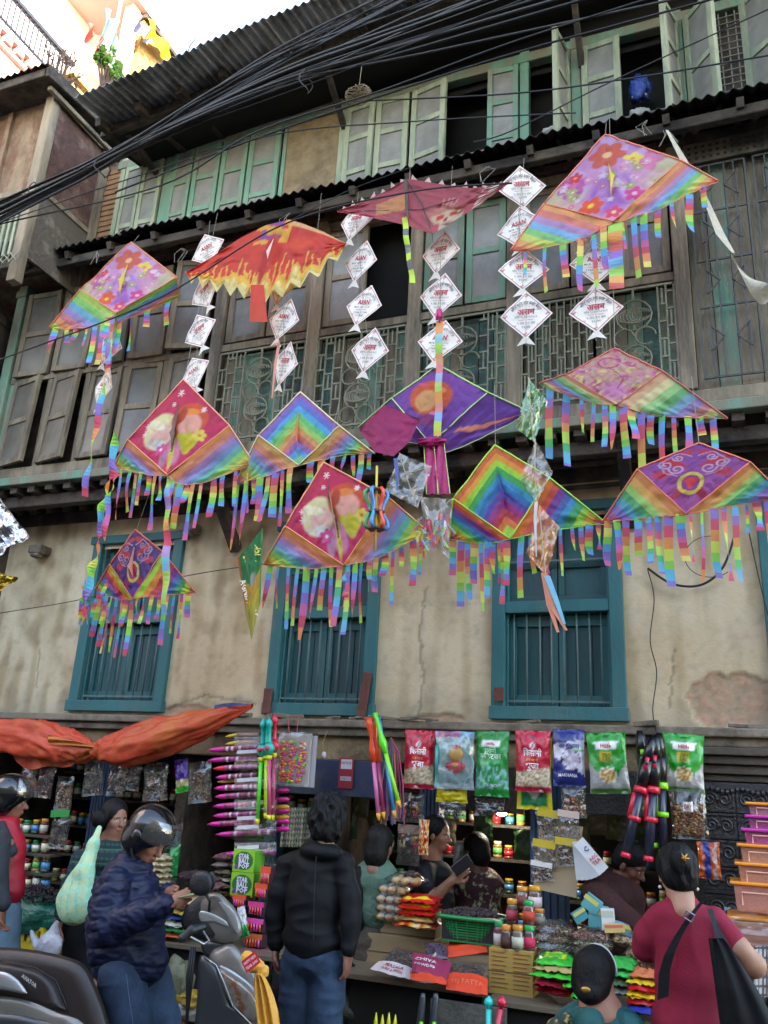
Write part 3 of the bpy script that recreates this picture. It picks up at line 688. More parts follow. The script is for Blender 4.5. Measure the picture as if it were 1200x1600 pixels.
# ================================================================ sunlit house far behind
B = thing('tall_pink_house', 'sunlit white and pink rooftop house with balcony railing high at the upper left', 'house')
m_wh = mat('sunlit_white_render', '#d9c7bf', .9, .08, 2, .2)
m_pk = mat('pink_trim', '#c99a90', .85, .15, 3)
m_or = mat('salmon_wall', '#c9a090', .85, .12, 3)
m_yb = mat('yellow_brick', '#b39350', .9, .35, 7, .5, 30, dirt='#8d6d3c', dirt_scale=12)
p = MB(); p.box(-20, -12, -8, 4.1, 0, 15.0); p.box(-20, -12.3, 4.1, 12, 0, 17.0); p.box(-20, -13.2, 4.4, 6.3, 17, 23); p.build('wall', m_wh, B)
p = MB(); p.box(-12.3, -11.85, -8, 4.1, 15.0, 15.12); p.box(-12.3, -11.9, -8, 4.1, 14.72, 14.8); p.build('cornice', m_pk, B)
dm = MB(); dm.box(0, .16, 0, .16, 0, .16); dmm = dm.mesh('dentil', m_pk)
for k in range(24): inst(dmm, 'dentil', B, (-12.0, -3 + k * .3, 14.83))
p = MB()
for k in range(60): p.box(-11.98, -11.95, -3 + k * .12, -2.98 + k * .12, 15.12, 15.95)
m_rail = mat('black_railing', '#34363c', .5)
p.build('railing', m_rail, B)
p = MB(); p.box(-12.02, -11.92, -8, 4.15, 15.95, 16.03); p.box(-11.99, -11.95, -8, 4.15, 15.3, 15.34); p.build('handrail', m_rail, B)
p = MB(); p.add([(-12.28, 4.7, 15.5), (-12.28, 6.1, 15.5), (-12.28, 6.1, 17.0), (-12.28, 5.3, 17.4), (-12.28, 4.7, 16.9)], [(0, 1, 2, 3, 4)]); p.build('gable', m_or, B)
for (y0, y1, z0, z1) in ((6.4, 7.2, 17.6, 19.2), (8, 9, 17.6, 19.2)):
    p = MB(); p.box(-13.2, -13.1, y0, y1, z0, z1); p.build('window', m_or, B)
p = MB(); p.box(-13.6, -11.6, 4.4, 6.1, 18.9, 19.1); p.box(-13.2, -12, 4.8, 6.0, 19.1, 22); p.build('upper_slab', m_or, B)
p = MB(); p.box(-12.0, -11.75, 5.25, 5.5, 15.5, 24); p.build('pillar', m_wh, B)
p = MB(); p.box(-12.05, -11.7, 5.6, 8.2, 16.2, 18.75); p.build('brick_parapet', m_yb, B)
p = MB(); p.box(-12.2, -11.6, 5.55, 8.3, 18.75, 18.85); p.build('coping', m_darkwood, B)
p = MB(); p.box(-12.6, -11.7, 4.0, 5.6, 15.2, 15.3); p.box(-12.5, -11.8, 4, 7, 15.6, 15.66); p.box(-12.5, -11.7, 4, 7, 14.6, 14.9); p.build('ledge', m_yb, B)
for a, c in (((-11.9, 4.6, 20.1), (-11.9, 5.7, 18.7)), ((-11.9, 4.5, 19.4), (-11.9, 5.6, 20.2)), ((-11.8, 4.9, 20), (-11.8, 4.9, 18)), ((-11.9, 5, 20.1), (-11.9, 5.6, 19))):
    p = MB(); p.beam(a, c, .05, .05); p.build('roof_truss', m_wh, B)
def PXp(px, py, x):
    d = CM @ np.array([px - 600., 800. - py, -FPX]); t = (x - CAM[0]) / d[0]; return Vector(CAM + d * t)
def cloth_drape(name, label, cat, px, py, x, w_, h_, col, group=None):
    c = PXp(px, py, x); q = MB(); q.grid(lambda u, v: (c.x + .12 + .09 * math.sin(u * 11 + v * 3), c.y + (u - .5) * w_, c.z - v * h_ * (1 + .15 * math.sin(u * 5))), 20, 10)
    return tag(q.build(name, mat(name + '_' + col.strip('#'), col, .9, .2, 5), sm=1), label, cat, group)
cloth_drape('draped_cloth', 'yellow cloth hung over the brick parapet against the sky', 'cloth', 245, 58, -11.6, 1.0, .45, '#d9b800')
cloth_drape('draped_cloth', 'grey violet cloth beside the yellow one on the parapet', 'cloth', 220, 40, -11.6, .6, .4, '#77708c')
cloth_drape('draped_cloth', 'pale blue garment hanging under the roof truss', 'cloth', 170, 30, -11.7, .5, .9, '#7fa3a8')
cloth_drape('draped_cloth', 'red and white garment on the sunlit terrace', 'cloth', 145, 55, -11.8, .6, .4, '#cf4a3f')
def twig_bush(name, label, base, n, h, spread, m_st, leaf=None, nl=0, ls=.05):
    t = thing(name, label, 'plant', base); q = MB(); lf = MB()
    for k in range(n):
        a = random.uniform(0, 6.28); r_ = random.uniform(.2, 1) * spread; p0 = Vector(base) + Vector((random.uniform(-.05, .05), random.uniform(-.1, .1), 0))
        top = p0 + Vector((math.cos(a) * r_ * .5, math.sin(a) * r_, h * random.uniform(.5, 1))); mid = p0.lerp(top, .5) + Vector((0, random.uniform(-.1, .1), .08))
        q.tube([p0, mid, top], [.016, .011, .004], 4)
        for j in range(3):
            s_ = mid.lerp(top, random.random()); e = s_ + Vector((random.uniform(-.1, .1), random.uniform(-.3, .3), random.uniform(.05, .3))) * h * .4; q.tube([s_, e], [.007, .003], 3)
            for i in range(nl):
                c = s_.lerp(e, random.random()) + Vector([random.uniform(-.06, .06) * h for _ in range(3)]); v1 = Vector([random.uniform(-1, 1) for _ in range(3)]).normalized() * ls; v2 = v1.orthogonal().normalized() * ls * .55
                lf.add([c - v1, c + v2, c + v1, c - v2], [(0, 1, 2, 3)])
    q.build('stem', m_st, t)
    if leaf: tag(lf.build('foliage', leaf, t), kind='stuff')
    return t
m_twig = mat('dry_twigs', '#5b4338', .9, .3)
twig_bush('dry_shrub', 'leafless reddish shrub growing up from the neighbour roof', PXp(86, 140, -6.6) + Vector((0, 0, -.1)), 15, .75, .38, m_twig, mat('dull_leaf', '#6e5b48', .8, .3), 3, .022)
twig_bush('roof_plant', 'bright green leafy plant at the left end of the tin roof', PXp(172, 133, -5.6) + Vector((0, 0, -.1)), 14, .42, .3, m_twig, mat('green_leaf', '#4d7a2c', .6, .5, 9, col2='#86a83e'), 16, .035)
a = PXp(292, 84, -4.9)
q = MB(); q.tube([a + Vector((.02, 0, -.25)), a + Vector((0, .01, 0)), a + Vector((.02, 0, .1)), a + Vector((.09, 0, .19))], [.008, .007, .006, .004], 5); q.tube([a, a + Vector((-.03, 0, .09))], [.005, .003], 4)
tag(q.build('dead_twig', m_twig), 'single dead twig sticking up above the tin roof edge', 'twig')

# ================================================================ overhead cables
m_cab = mat('black_cable', '#1d1d20', .6, .3, 20); m_cab2 = mat('dusty_cable', '#3c3b3d', .7, .3, 20)
def cable(pts, r_, label, group=None, m_=None, name='cable', sag=.0):
    q = MB(); pp = []
    for i in range(len(pts) - 1):
        a, b_ = Vector(pts[i]), Vector(pts[i + 1]); n = 10; w_ = Vector(pts[max(0, i - 1)]); z_ = Vector(pts[min(i + 2, len(pts) - 1)])
        for k in range(n): t = k / n; pp.append(.5 * (2 * a + (b_ - w_) * t + (2 * w_ - 5 * a + 4 * b_ - z_) * t * t + (3 * a - w_ - 3 * b_ + z_) * t ** 3) - Vector((0, 0, sag * math.sin(math.pi * k / n))))
    pp.append(Vector(pts[-1])); q.tube(pp, r_, 5)
    return tag(q.build(name, m_ or m_cab, sm=1), label, 'cable', group)
def ext(p0, p1, a, b_):      # prolong a run beyond both ends
    d = (p1 - p0).normalized(); return [p0 - d * a, p0, p1, p1 + d * b_]
for k in range(24):
    ang = random.uniform(0, 6.28); rr = random.random() ** .5
    a = P(0, 332, -1.8) + Vector((0, .07 * rr * math.cos(ang), .13 * rr * math.sin(ang)))
    m_ = P(165, 250, -1.8) + Vector((0, .05 * rr * math.cos(ang), .06 * rr * math.sin(ang)))
    sp = random.uniform(-1, 1); c = P(430, 118 + 30 * sp, -1.8) + Vector((0, random.uniform(-.08, .08), 0)); e = P(760, -15 + 78 * sp, -1.8) + Vector((0, random.uniform(-.15, .15), 0))
    d0 = (a - m_).normalized(); d1 = (e - c).normalized()
    cable([a + d0 * 6, a, m_, c, e, e + d1 * 5], random.choice([.005, .007, .009, .011]), 'black cable in the thick sagging bundle that crosses the upper storeys', 'cables of the thick bundle', random.choice([m_cab, m_cab2, m_cab2]), sag=.006)
loose = [([(0, 562), (240, 470), (440, 352), (640, 300), (800, 286)], -1.9, 'thin cable crossing in front of the left princess-coloured kite', .006),
 ([(0, 350), (250, 290), (400, 206), (600, 140), (800, 66), (1100, -30)], -1.7, 'cable just under the thick bundle, upper one of the pair', .007),
 ([(180, 300), (400, 216), (600, 148), (800, 84), (1100, 2)], -1.6, 'cable just under the thick bundle, lower one of the pair', .008),
 ([(560, 158), (800, 146), (1000, 120), (1210, 85)], -1.5, 'cable crossing level before the open dark windows', .006),
 ([(740, 222), (800, 204), (960, 125), (1210, 10)], -1.5, 'cable climbing steeply across the open shutters at right', .005),
 ([(440, 352), (540, 300), (640, 262)], -1.05, 'thin wire above the flame coloured kite along the eave', .004),
 ([(0, 958), (120, 938), (290, 900), (420, 880)], -.3, 'thin wire along the plaster wall above the left teal window', .004),
 ([(0, 348), (200, 280), (420, 212), (640, 190), (900, 176)], -1.6, 'thin cable dropping out of the bundle towards the right', .005)]
for pts, y, lb, r_ in loose:
    w_ = [P(a, b_, y) for a, b_ in pts]; w_ = [w_[0] + (w_[0] - w_[1]).normalized() * (2 if pts[0][0] < 50 else 0)] + w_ + [w_[-1] + (w_[-1] - w_[-2]).normalized() * (3 if pts[-1][0] > 1050 or pts[-1][1] < 0 else 0)]
    cable(w_[(0 if pts[0][0] < 50 else 1):(len(w_) if pts[-1][0] > 1050 else -1)], r_, lb)
# ties round the bundle
for (px, py) in ((160, 262), (58, 300), (478, 128)):
    c = P(px, py, -1.8); q = MB(); q.tube([c + Vector((.02 * math.sin(t * 3), .085 * math.cos(t), .075 * math.sin(t))) for t in np.linspace(0, 12, 30)], .005, 4)
    tag(q.build('cable_tie', m_cab2), {160: 'wire tie round the cable bundle beside the red brown wall', 58: 'wire tie round the cable bundle at far left', 478: 'loose loops of wire round the bundle near the plaster panel'}[px], 'wire')
# wires on the plaster at the right
cable([P(1012, 890, -.05), P(1022, 935, -.05), P(1016, 1000, -.05), P(1026, 1050, -.05), P(1020, 1110, -.12), P(1027, 1150, -.2)], .004, 'thin black wire hanging down the plaster right of the right teal window')
cable([P(1012, 888, -.06), P(1050, 912, -.06), P(1095, 914, -.06), P(1130, 886, -.06), P(1150, 830, -.06)], .009, 'thick drooping black cable on the plaster under the right emblem kite')
cable([P(1170, 830, -.06), P(1185, 900, -.06), P(1200, 960, -.06), P(1215, 1010, -.06)], .004, 'thin wire slanting down the plaster at the right edge')
q = MB(); c0 = P(1110, 870, -.07); q.tube([c0 + Vector((.17 * math.cos(t), -.01, .15 * math.sin(t))) for t in np.linspace(1.2, 5.4, 24)], .003, 4)
tag(q.build('wire_loop', m_cab2), 'round loop of thin wire on the plaster near the drooping cable', 'wire')
# curly wire ball that hangs under the top eave
q = MB(); c0 = P(560, 148, -1.3)
for k in range(16):
    ax = Vector([random.uniform(-1, 1) for _ in range(3)]).normalized(); u = ax.orthogonal().normalized(); v = ax.cross(u)
    q.tube([c0 + Vector((1.25 * q_.x, q_.y, .7 * q_.z)) for q_ in [(u * math.cos(t) + v * math.sin(t)) * .085 + ax * .03 for t in np.linspace(0, 6.3, 16)]], .004, 4)
q.tube([c0 + Vector((0, 0, .05)), c0 + Vector((.01, 0, .3))], .003, 4)
tag(q.build('wire_nest', mat('tan_wire', '#8a7a5c', .7, .3)), 'small tangled nest of tan wire hanging under the top eave', 'wire nest')
# rag streamer at right
t = thing('plastic_rag', 'long torn off-white plastic strip hanging by the right grille', 'plastic strip')
pts = [P(1042, 203, -1.1), P(1068, 250, -1.1), P(1098, 300, -1.1), P(1125, 365, -1.1), P(1146, 395, -1.1)]
m_rag = mat('off_white_plastic', '#b3a994', .6, .2, 8, .4)
q = MB(); q.ribbon(pts, [.02, .05, .03, .06, .02], [Vector((.9, .4, .1))] * 5); q.build('upper_strip', m_rag, t)
def rg(u, v): a = P(1142 + 75 * u, 396 + 40 * u + 22 * math.sin(u * 2.4), -1.12); return (a.x, a.y + .04 * math.sin(v * 4 + u * 6), a.z - v * (.03 + .12 * math.sin(math.pi * min(1, u * 1.1))))
q = MB(); q.grid(rg, 14, 5); q.build('lower_strip', m_rag, t, sm=1)
# blue bag and bundle behind the balustrade of the third floor
def lumpy(c, rx, ry, rz, amp, n=18, m=12, seed=0, sq=1.):
    vs = MB(); c = Vector(c)
    def fn(u, v):
        t = math.pi * v; a = 2 * math.pi * u; d = Vector((math.sin(t) * math.cos(a), math.sin(t) * math.sin(a), math.cos(t)))
        k = 1 + amp * noise.noise(d * 2.2 + Vector((seed, 0, 0))) + amp * .5 * noise.noise(d * 5 + Vector((seed, 3, 0)))
        d = Vector([math.copysign(abs(x) ** sq, x) for x in d]); return (c.x + rx * d.x * k, c.y + ry * d.y * k, c.z + rz * d.z * k)
    vs.grid(fn, n, m, flip=True); return vs
c = P(1000, 140, -.42); q = lumpy(c, .085, .06, .12, .4, sq=.7)
tag(q.build('blue_bag', mat('blue_polythene', '#2b479c', .35, .3, 12, .6, dirt='#c9ced8', dirt_scale=9, dirt_lo=.58, dirt_hi=.62), sm=1), 'blue patterned plastic bag in the dark third floor window', 'bag')
c = P(1000, 180, -.44); q = lumpy(c, .09, .05, .06, .4, seed=4)
tag(q.build('white_bundle', mat('white_rag', '#b9b6b0', .8, .3), sm=1), 'whitish bundle below the blue bag behind the balustrade', 'bundle')
c = P(868, 204, -.44); q = lumpy(c, .12, .05, .035, .4, seed=6)
tag(q.build('white_bundle', MATS['white_rag'], sm=1), 'crumpled whitish sheet on the sill of the narrow dark window', 'bundle')
# ================================================================ kites
m_sail = cloth_mat('printed_kite_nylon', .45, var=.2)
m_tail = cloth_mat('rainbow_tail_nylon', .4)
m_spar = mat('kite_spar', '#26262a', .4)
m_string = mat('kite_string', '#8f897c', .8)
m_bind = {}
def bindm(c):
    if c not in m_bind: m_bind[c] = mat('binding_' + c.strip('#'), c, .6, .15, 20)
    return m_bind[c]
RB = ['#e8743a', '#e05a6a', '#a468b8', '#8a8ad8', '#62b6e0', '#5cc47a', '#a8e04a', '#f0d850', '#f09a40']
RBS = ['#e8702a', '#f0a830', '#a8d838', '#3aa05a', '#3a8ac0', '#6a4aa8', '#b8284a', '#e05a2a']
RBP = ['#e8b48a', '#e8d8a0', '#a8d48a', '#7ab87a', '#8ab4d0', '#a088c0', '#d08a90', '#e0d08a', '#8ac07a']
TAILC = [['#d44c62', '#e89058', '#ecd86c', '#92d650', '#64aad8', '#9274c8', '#d868a0'], ['#92d650', '#64b8d8', '#9078c8', '#d8506c', '#e89454', '#d8e05c'], ['#e89e58', '#b8e05c', '#60c070', '#68aadc', '#a076c0', '#dc5866'],
         ['#68b8dc', '#8e7cd0', '#e06888', '#f0a468', '#c8e860', '#58b87c']]
_tm = []
for vi in range(10):
    q = MB(); pal = TAILC[vi % 4]; n = 26; ph = random.random() * 6; tw = random.choice([.3, .7, 1.2, 2.]); pts = []; sides = []; cols = []; o_ = random.random() * 3; bl = random.uniform(5, 8)
    for i in range(n):
        t = i / (n - 1); a = tw * math.sin(ph + t * 3.1) * t; pts.append((.3 * math.sin(ph + t * 2.4) * t, .6 * math.cos(ph + t * 3.3) * t, -t)); sides.append((math.cos(a), math.sin(a), 0))
        k = (t * bl + o_) % len(pal); cols.append(np.array(hexc(pal[int(k)])))
    pts2 = []; s2 = []; c2 = []
    for i in range(n - 1):                      # hard colour joints
        pts2 += [pts[i], pts[i + 1]]; s2 += [sides[i], sides[i + 1]]; c2 += [cols[i], cols[i]]
    vs = MB()
    for i in range(0, len(pts2), 2): vs.ribbon(pts2[i:i + 2], 1.0, s2[i:i + 2], cols=c2[i:i + 2])
    _tm.append(vs.mesh('tail', m_tail, True))
def add_tail(t, p, L, w_, yaw=0., lean=0., name='tail'):
    loc = Vector(p) - t.location; return inst(random.choice(_tm), name, t, loc, (random.uniform(-.05, .05), lean, yaw), (w_, w_, L))
def long_tail(t, pts, w_, pal=0, name='long_tail', nb=9, tw=1.0, mt=None):
    pp = []; n = 12
    for i in range(len(pts) - 1):
        for k in range(n): pp.append(pts[i].lerp(pts[i + 1], k / n))
    pp.append(pts[-1]); N_ = len(pp); ph = random.random() * 6; C = TAILC[pal] if isinstance(pal, int) else pal
    q = MB()
    for i in range(N_ - 1):
        s_ = []
        for j in (i, i + 1):
            a = tw * math.sin(ph + j * .32); s_.append(Vector((math.cos(a), math.sin(a) * .8, .12 * math.sin(j * .5))))
        c = hexc(C[int(i / N_ * nb) % len(C)]); f = .75 + .25 * math.sin(ph + i * .5)
        q.ribbon([pp[i] + Vector((0, .012 * math.sin(i * .7 + ph), 0)), pp[i + 1] + Vector((0, .012 * math.sin(i * .7 + .7 + ph), 0))], w_, s_, cols=[c, c])
    return q.build(name, mt or m_tail, t)
def wr(u, v, seed, a=.012): return a * (noise.noise(Vector((u * 5, v * 2.2, seed))) + .5 * noise.noise(Vector((u * 14, v * 4, seed + 5))) + .55 * (1 - 2.5 * abs(noise.noise(Vector(((u - v) * 5, (u + v) * 3, seed + 8))))) + .3 * abs(noise.noise(Vector((u * 30, v * 8, seed + 3)))))

def delta_kite(lb, y, N_, AL, B, AR, TL, TR, paint, wing, bind, bulge=(.12, .12), fringe=None, keel='#e8d860', name='delta_kite', wv=None, tips=(.1, .1), cat='kite', seed=0, scal=.0, group=None):
    cpx = ((N_[0] + B[0]) / 2, (N_[1] + B[1]) / 2); t = thing(name, lb, cat, P(*cpx, y), group)
    yN, yB = y + .03, y - .08
    pN = P(*N_, yN); pB = P(*B, yB); pAL = P(*AL, y - .02); pAR = P(*AR, y - .02); pTL = P(*TL, y + tips[0]); pTR = P(*TR, y + tips[1])
    def dia(s, u):    # s towards right corner, u towards left corner
        p = pN * (1 - s) * (1 - u) + pAR * s * (1 - u) + pAL * (1 - s) * u + pB * s * u
        return p + Vector((0, wr(s, u, seed) - .03 * math.sin(math.pi * s) * math.sin(math.pi * u), 0))
    n = 84; q = MB(); q.grid(dia, n, n, lambda s, u: paint(s - u, s + u, s, u), flip=True); q.build('sail', m_sail, t, sm=1)
    def wingp(pA, pT, bl, sgn):
        def f(u, v):                             # u outwards, v from leading to trailing edge
            lead = pA.lerp(pT, u); tr = pB.lerp(pT, u) + (pB - pA) * (bl * math.sin(math.pi * u)) + Vector((0, 0, -scal * abs(math.sin(u * 9 * math.pi))))
            p = lead.lerp(tr, v * (1 - .0 * u)); return p + Vector((0, wr(u * .6 + 3 * sgn, v, seed + 2, .016) * (4 * v * (1 - .5 * v)) * .7, 0))
        return f
    for (pA, pT, bl, sg) in ((pAL, pTL, bulge[0], -1), (pAR, pTR, bulge[1], 1)):
        f = wingp(pA, pT, bl, sg); q = MB()
        cf = (lambda u, v: wv(u, v)) if wv else (lambda u, v: bands(np.clip(u + 0 * v, 0, .999), wing))
        q.grid(f, 64, 20, cf, flip=(sg > 0)); q.build('wing', m_sail, t, sm=1)
        b_ = MB(); b_.tube([f(i / 20, 0) + Vector((0, -.004, 0)) for i in range(21)], .0055, 5); b_.build('binding', bindm(bind), t, sm=1)
        b_ = MB(); b_.tube([f(i / 24, 1) + Vector((0, -.002, 0)) for i in range(25)], .0028, 4); b_.build('hem', bindm(bind), t, sm=1)
        if fringe:
            spec = fringe[0 if sg < 0 else 1]
            for (u, L, wd) in spec:
                p = f(u, 1.); mp_ = mpp(*cpx, y); add_tail(t, p + Vector((0, 0, .01)), L * mp_, wd * mp_, random.uniform(-.6, .6), random.uniform(-.05, .05))
    for (a, c) in ((0, 0), (1, 1)):
        pass
    b_ = MB(); b_.tube([dia(0, i / 10) + Vector((0, -.004, 0)) for i in range(11)], .0055, 5); b_.build('binding', bindm(bind), t, sm=1)
    b_ = MB(); b_.tube([dia(i / 10, 0) + Vector((0, -.004, 0)) for i in range(11)], .0055, 5); b_.build('binding', bindm(bind), t, sm=1)
    for e in (lambda k: dia(1, k), lambda k: dia(k, 1)):
        b_ = MB(); b_.tube([e(i / 10) + Vector((0, -.005, 0)) for i in range(11)], .004, 5); b_.build('binding', bindm(bind), t, sm=1)
    b_ = MB(); b_.tube([dia(i / 10, i / 10) + Vector((0, .008, 0)) for i in range(11)], .004, 5); b_.build('spine', m_spar, t, sm=1)
    b_ = MB(); b_.tube([pAL + Vector((0, .02, 0)), (pAL + pAR) / 2 + Vector((0, .03, 0)), pAR + Vector((0, .02, 0))], .004, 5); b_.build('spreader', m_spar, t, sm=1)
    if keel:
        k0, k1, k2 = dia(.3, .3), dia(.72, .72), dia(.55, .55) + Vector((.05, -.13, -.06))
        q = MB(); q.grid(lambda u, v: (k0.lerp(k1, u)).lerp(k2, v * (1 - abs(2 * u - 1) ** 1.5)) + Vector((0, .008 * math.sin(v * 7 + u * 4), 0)), 10, 8, col=keel); q.build('keel', m_sail, t, sm=1)
    top = pN + Vector((0, .02, 0)); q = MB(); q.tube([top, Vector((top.x + random.uniform(-.04, .04), min(y + .15, -.95), 6.42 if top.z > 4.2 else top.z + .5))], .002, 4); q.build('hanging_string', m_string, t)
    return t, dia
def grad(U, a, b_, t): t = np.clip(t, 0, 1)[:, None]; return np.array(hexc(a)) * (1 - t) + np.array(hexc(b_)) * t
def flower(C, X, Y, x, y, r, col, cc, n=5, rot=0.):
    for k in range(n): a = rot + k * 6.283 / n; blob(C, X, Y, x + r * .55 * math.cos(a), y + r * .55 * math.sin(a), r * .5, r * .38, col, a, .25)
    blob(C, X, Y, x, y, r * .28, r * .28, cc, 0, .3)
def p_floral(X, Y, s, u):
    C = grad(X, '#b98ac4', '#e8a0b8', Y / 2); n = vnoise(X, Y, 3., 4.)
    k = (n > .08)[:, None] * .5; C = C * (1 - k) + np.array(hexc('#d8b8e0')) * k
    k = np.clip((np.abs(X) - .35) * 3 + n, 0, 1)[:, None] * (Y > .8)[:, None] * .7; C = C * (1 - k) + np.array(hexc('#c8c880')) * k
    blob(C, X, Y, .0, 1.35, .42, .5, '#b06cc0', 0, .35); blob(C, X, Y, -.15, 1.4, .12, .42, '#c890d8', .2, .5); blob(C, X, Y, .2, 1.35, .1, .4, '#d0a0dc', -.2, .5)
    flower(C, X, Y, 0, .48, .3, '#d4604c', '#f0c090', 6, .3); flower(C, X, Y, .55, .85, .24, '#dc80a8', '#f8d0dc', 5); flower(C, X, Y, .36, .72, .16, '#f0d850', '#e8a040', 5)
    flower(C, X, Y, -.55, .9, .25, '#c060a8', '#e07a96', 6); [flower(C, X, Y, random.uniform(-.7, .7), random.uniform(.75, 1.5), random.uniform(.05, .09), random.choice(['#e0a0c0', '#d8c8dc', '#d8788c', '#b8b070']), '#f0e0d0', 5) for _ in range(34)]; flower(C, X, Y, -.5, .72, .12, '#d84040', '#f09080', 5); flower(C, X, Y, -.3, 1.5, .2, '#e85a30', '#f8d040', 6)
    flower(C, X, Y, .33, 1.5, .16, '#e04a90', '#f8c0e0', 5); flower(C, X, Y, .02, 1.78, .14, '#e84a70', '#f8e0a0', 5)
    return C
def snow(C, X, Y, x, y, r, col):
    for k in range(3):
        a = k * math.pi / 3 + .2; stroke(C, X, Y, [(x - r * math.cos(a), y - r * math.sin(a)), (x + r * math.cos(a), y + r * math.sin(a))], .012, col)
def p_crimson(X, Y, s, u):
    C = grad(X, '#c81848', '#d82060', Y / 2); n = vnoise(X, Y, 3., 7.); k = np.clip(n * 2, 0, 1)[:, None] * .35; C = C * (1 - k) + np.array(hexc('#a01038')) * k
    blob(C, X, Y, -.3, 1.02, .36, .4, '#e8dca0', .4, .15); blob(C, X, Y, -.26, 1.1, .24, .26, '#f0b8a8', .4, .2); blob(C, X, Y, -.38, .88, .26, .1, '#f4ecc0', .5, .3); blob(C, X, Y, -.3, 1.3, .18, .12, '#d8e0d8', .2, .3)
    blob(C, X, Y, .26, .86, .36, .36, '#d8501c', 0, .12); blob(C, X, Y, .28, .98, .24, .28, '#f0a890', 0, .2); blob(C, X, Y, .22, .7, .26, .09, '#f08a30', .1, .3); blob(C, X, Y, .1, .76, .1, .2, '#c03c18', .3, .3)
    for a in (-.4, .1, .6): blob(C, X, Y, .25 + .14 * a, 1.34, .1, .26, '#d8c820', a, .25)
    blob(C, X, Y, .02, 1.5, .16, .34, '#e88ab0', 0, .3); blob(C, X, Y, .0, 1.55, .05, .4, '#e8d040', .1, .3); blob(C, X, Y, -.16, 1.6, .1, .26, '#c888a8', .2, .3)
    flower(C, X, Y, -.22, 1.42, .14, '#e850a0', '#fff0d0', 5); flower(C, X, Y, .48, 1.2, .13, '#f0d850', '#e88050', 6)
    for (x, y, r) in ((-.62, 1.0, .07), (-.52, 1.22, .06), (-.42, 1.3, .05), (-.6, .84, .05), (.0, .28, .06), (.5, .68, .05), (-.1, .5, .04)): snow(C, X, Y, x, y, r, '#f0d8d0')
    stroke(C, X, Y, [(.0, .5), (-.03, .8), (.03, 1.1), (.0, 1.5)], .014, '#5a4038')
    return C
def p_chev(pal):
    def f(X, Y, s, u): return bands(np.clip(np.minimum(s, u) * 1.05, 0, .999), pal)
    return f
def p_emblem(pale):
    def f(X, Y, s, u):
        a, b_ = ('#7a4090', '#a84a90') if pale else ('#4a2a60', '#5a3080'); C = grad(X, a, b_, Y / 2); n = vnoise(X, Y, 2.6, 1.)
        for sg in (-1, 1):
            blob(C, X, Y, sg * .4, .75, .34, .12, '#b82838', sg * -.5, .2); blob(C, X, Y, sg * .16, .4, .2, .1, '#c03040', sg * .6, .3); blob(C, X, Y, sg * .55, 1.1, .2, .12, '#c0304a', sg * .3, .3); blob(C, X, Y, sg * .2, 1.55, .2, .1, '#a82848', sg * .9, .3)
            for (x, y, r_) in ((.28, .95, .15), (.5, .82, .13), (.3, .6, .1)): 
                pts = [(sg * (x + r_ * (1 - t * .75) * math.cos(t * 8)), y + r_ * (1 - t * .75) * math.sin(t * 8)) for t in np.linspace(0, 1, 16)]; stroke(C, X, Y, pts, .018, '#c8a0b8' if pale else '#a88098')
            stroke(C, X, Y, [(sg * .05, .55), (sg * .3, .4), (sg * .62, .78), (sg * .5, 1.05), (sg * .26, 1.15)], .016, '#b890a8')
        ringp(C, X, Y, 0, 1.32, .2, .24, .17, '#d8c050'); blob(C, X, Y, 0, 1.32, .15, .19, '#8a3080'); blob(C, X, Y, -.045, 1.26, .07, .08, '#d83030'); blob(C, X, Y, .045, 1.26, .07, .08, '#d83030'); blob(C, X, Y, 0, 1.36, .05, .11, '#d83030')
        return C
    return f
def p_mer(X, Y, s, u):
    C = grad(X, '#8a4aa0', '#7038a0', Y / 2); blob(C, X, Y, -.12, .95, .48, .48, '#d85a28', 0, .12); blob(C, X, Y, -.2, 1.05, .26, .3, '#e0a060', .2, .2); blob(C, X, Y, .1, .78, .14, .08, '#f08a58', .6, .3)
    blob(C, X, Y, -.3, .6, .14, .06, '#e85a70', .3, .3); blob(C, X, Y, -.1, 1.5, .3, .16, '#8a2a70', 0, .3); blob(C, X, Y, .0, 1.36, .12, .05, '#e07aa8', .0, .3); return C
def p_pale(X, Y, s, u):
    C = grad(X, '#c88a7a', '#d8a098', Y / 2); n = vnoise(X, Y, 4., 3.); n2 = vnoise(X, Y, 8., 5.)
    for th, c in ((.12, '#d07a98'), (.3, '#c05a78')): C[n > th] = hexc(c)
    C[(n2 > .25) & (Y > .8)] = hexc('#d8c878'); C[n2 < -.3] = hexc('#c8a898')
    blob(C, X, Y, 0, 1.55, .3, .3, '#d888b0', 0, .3)
    pts = [(-.1 + .22 * math.cos(t), .62 + .2 * math.sin(t)) for t in np.linspace(.5, 5.5, 16)]; stroke(C, X, Y, pts, .02, '#b84a78'); stroke(C, X, Y, [(-.1, .8), (.2, 1.2), (.05, 1.5)], .016, '#b84a78'); stroke(C, X, Y, [(.1, 1.15), (.4, 1.3), (.3, 1.5)], .014, '#c87aa0')
    return C
def fr(n, lo, hi, wd, a=.06, b_=.97, peak=None):
    out = []; n = max(5, int(n * .78)); lo *= .7; hi *= 1.2
    for i in range(n):
        u = a + (b_ - a) * (i + .5) / n + random.uniform(-.015, .015); L = random.uniform(lo, hi)
        if peak: L *= peak(u)
        out.append((u, L, wd * random.uniform(.5, 1.35)))
    return out
fade = lambda u: 1.1 - .55 * u
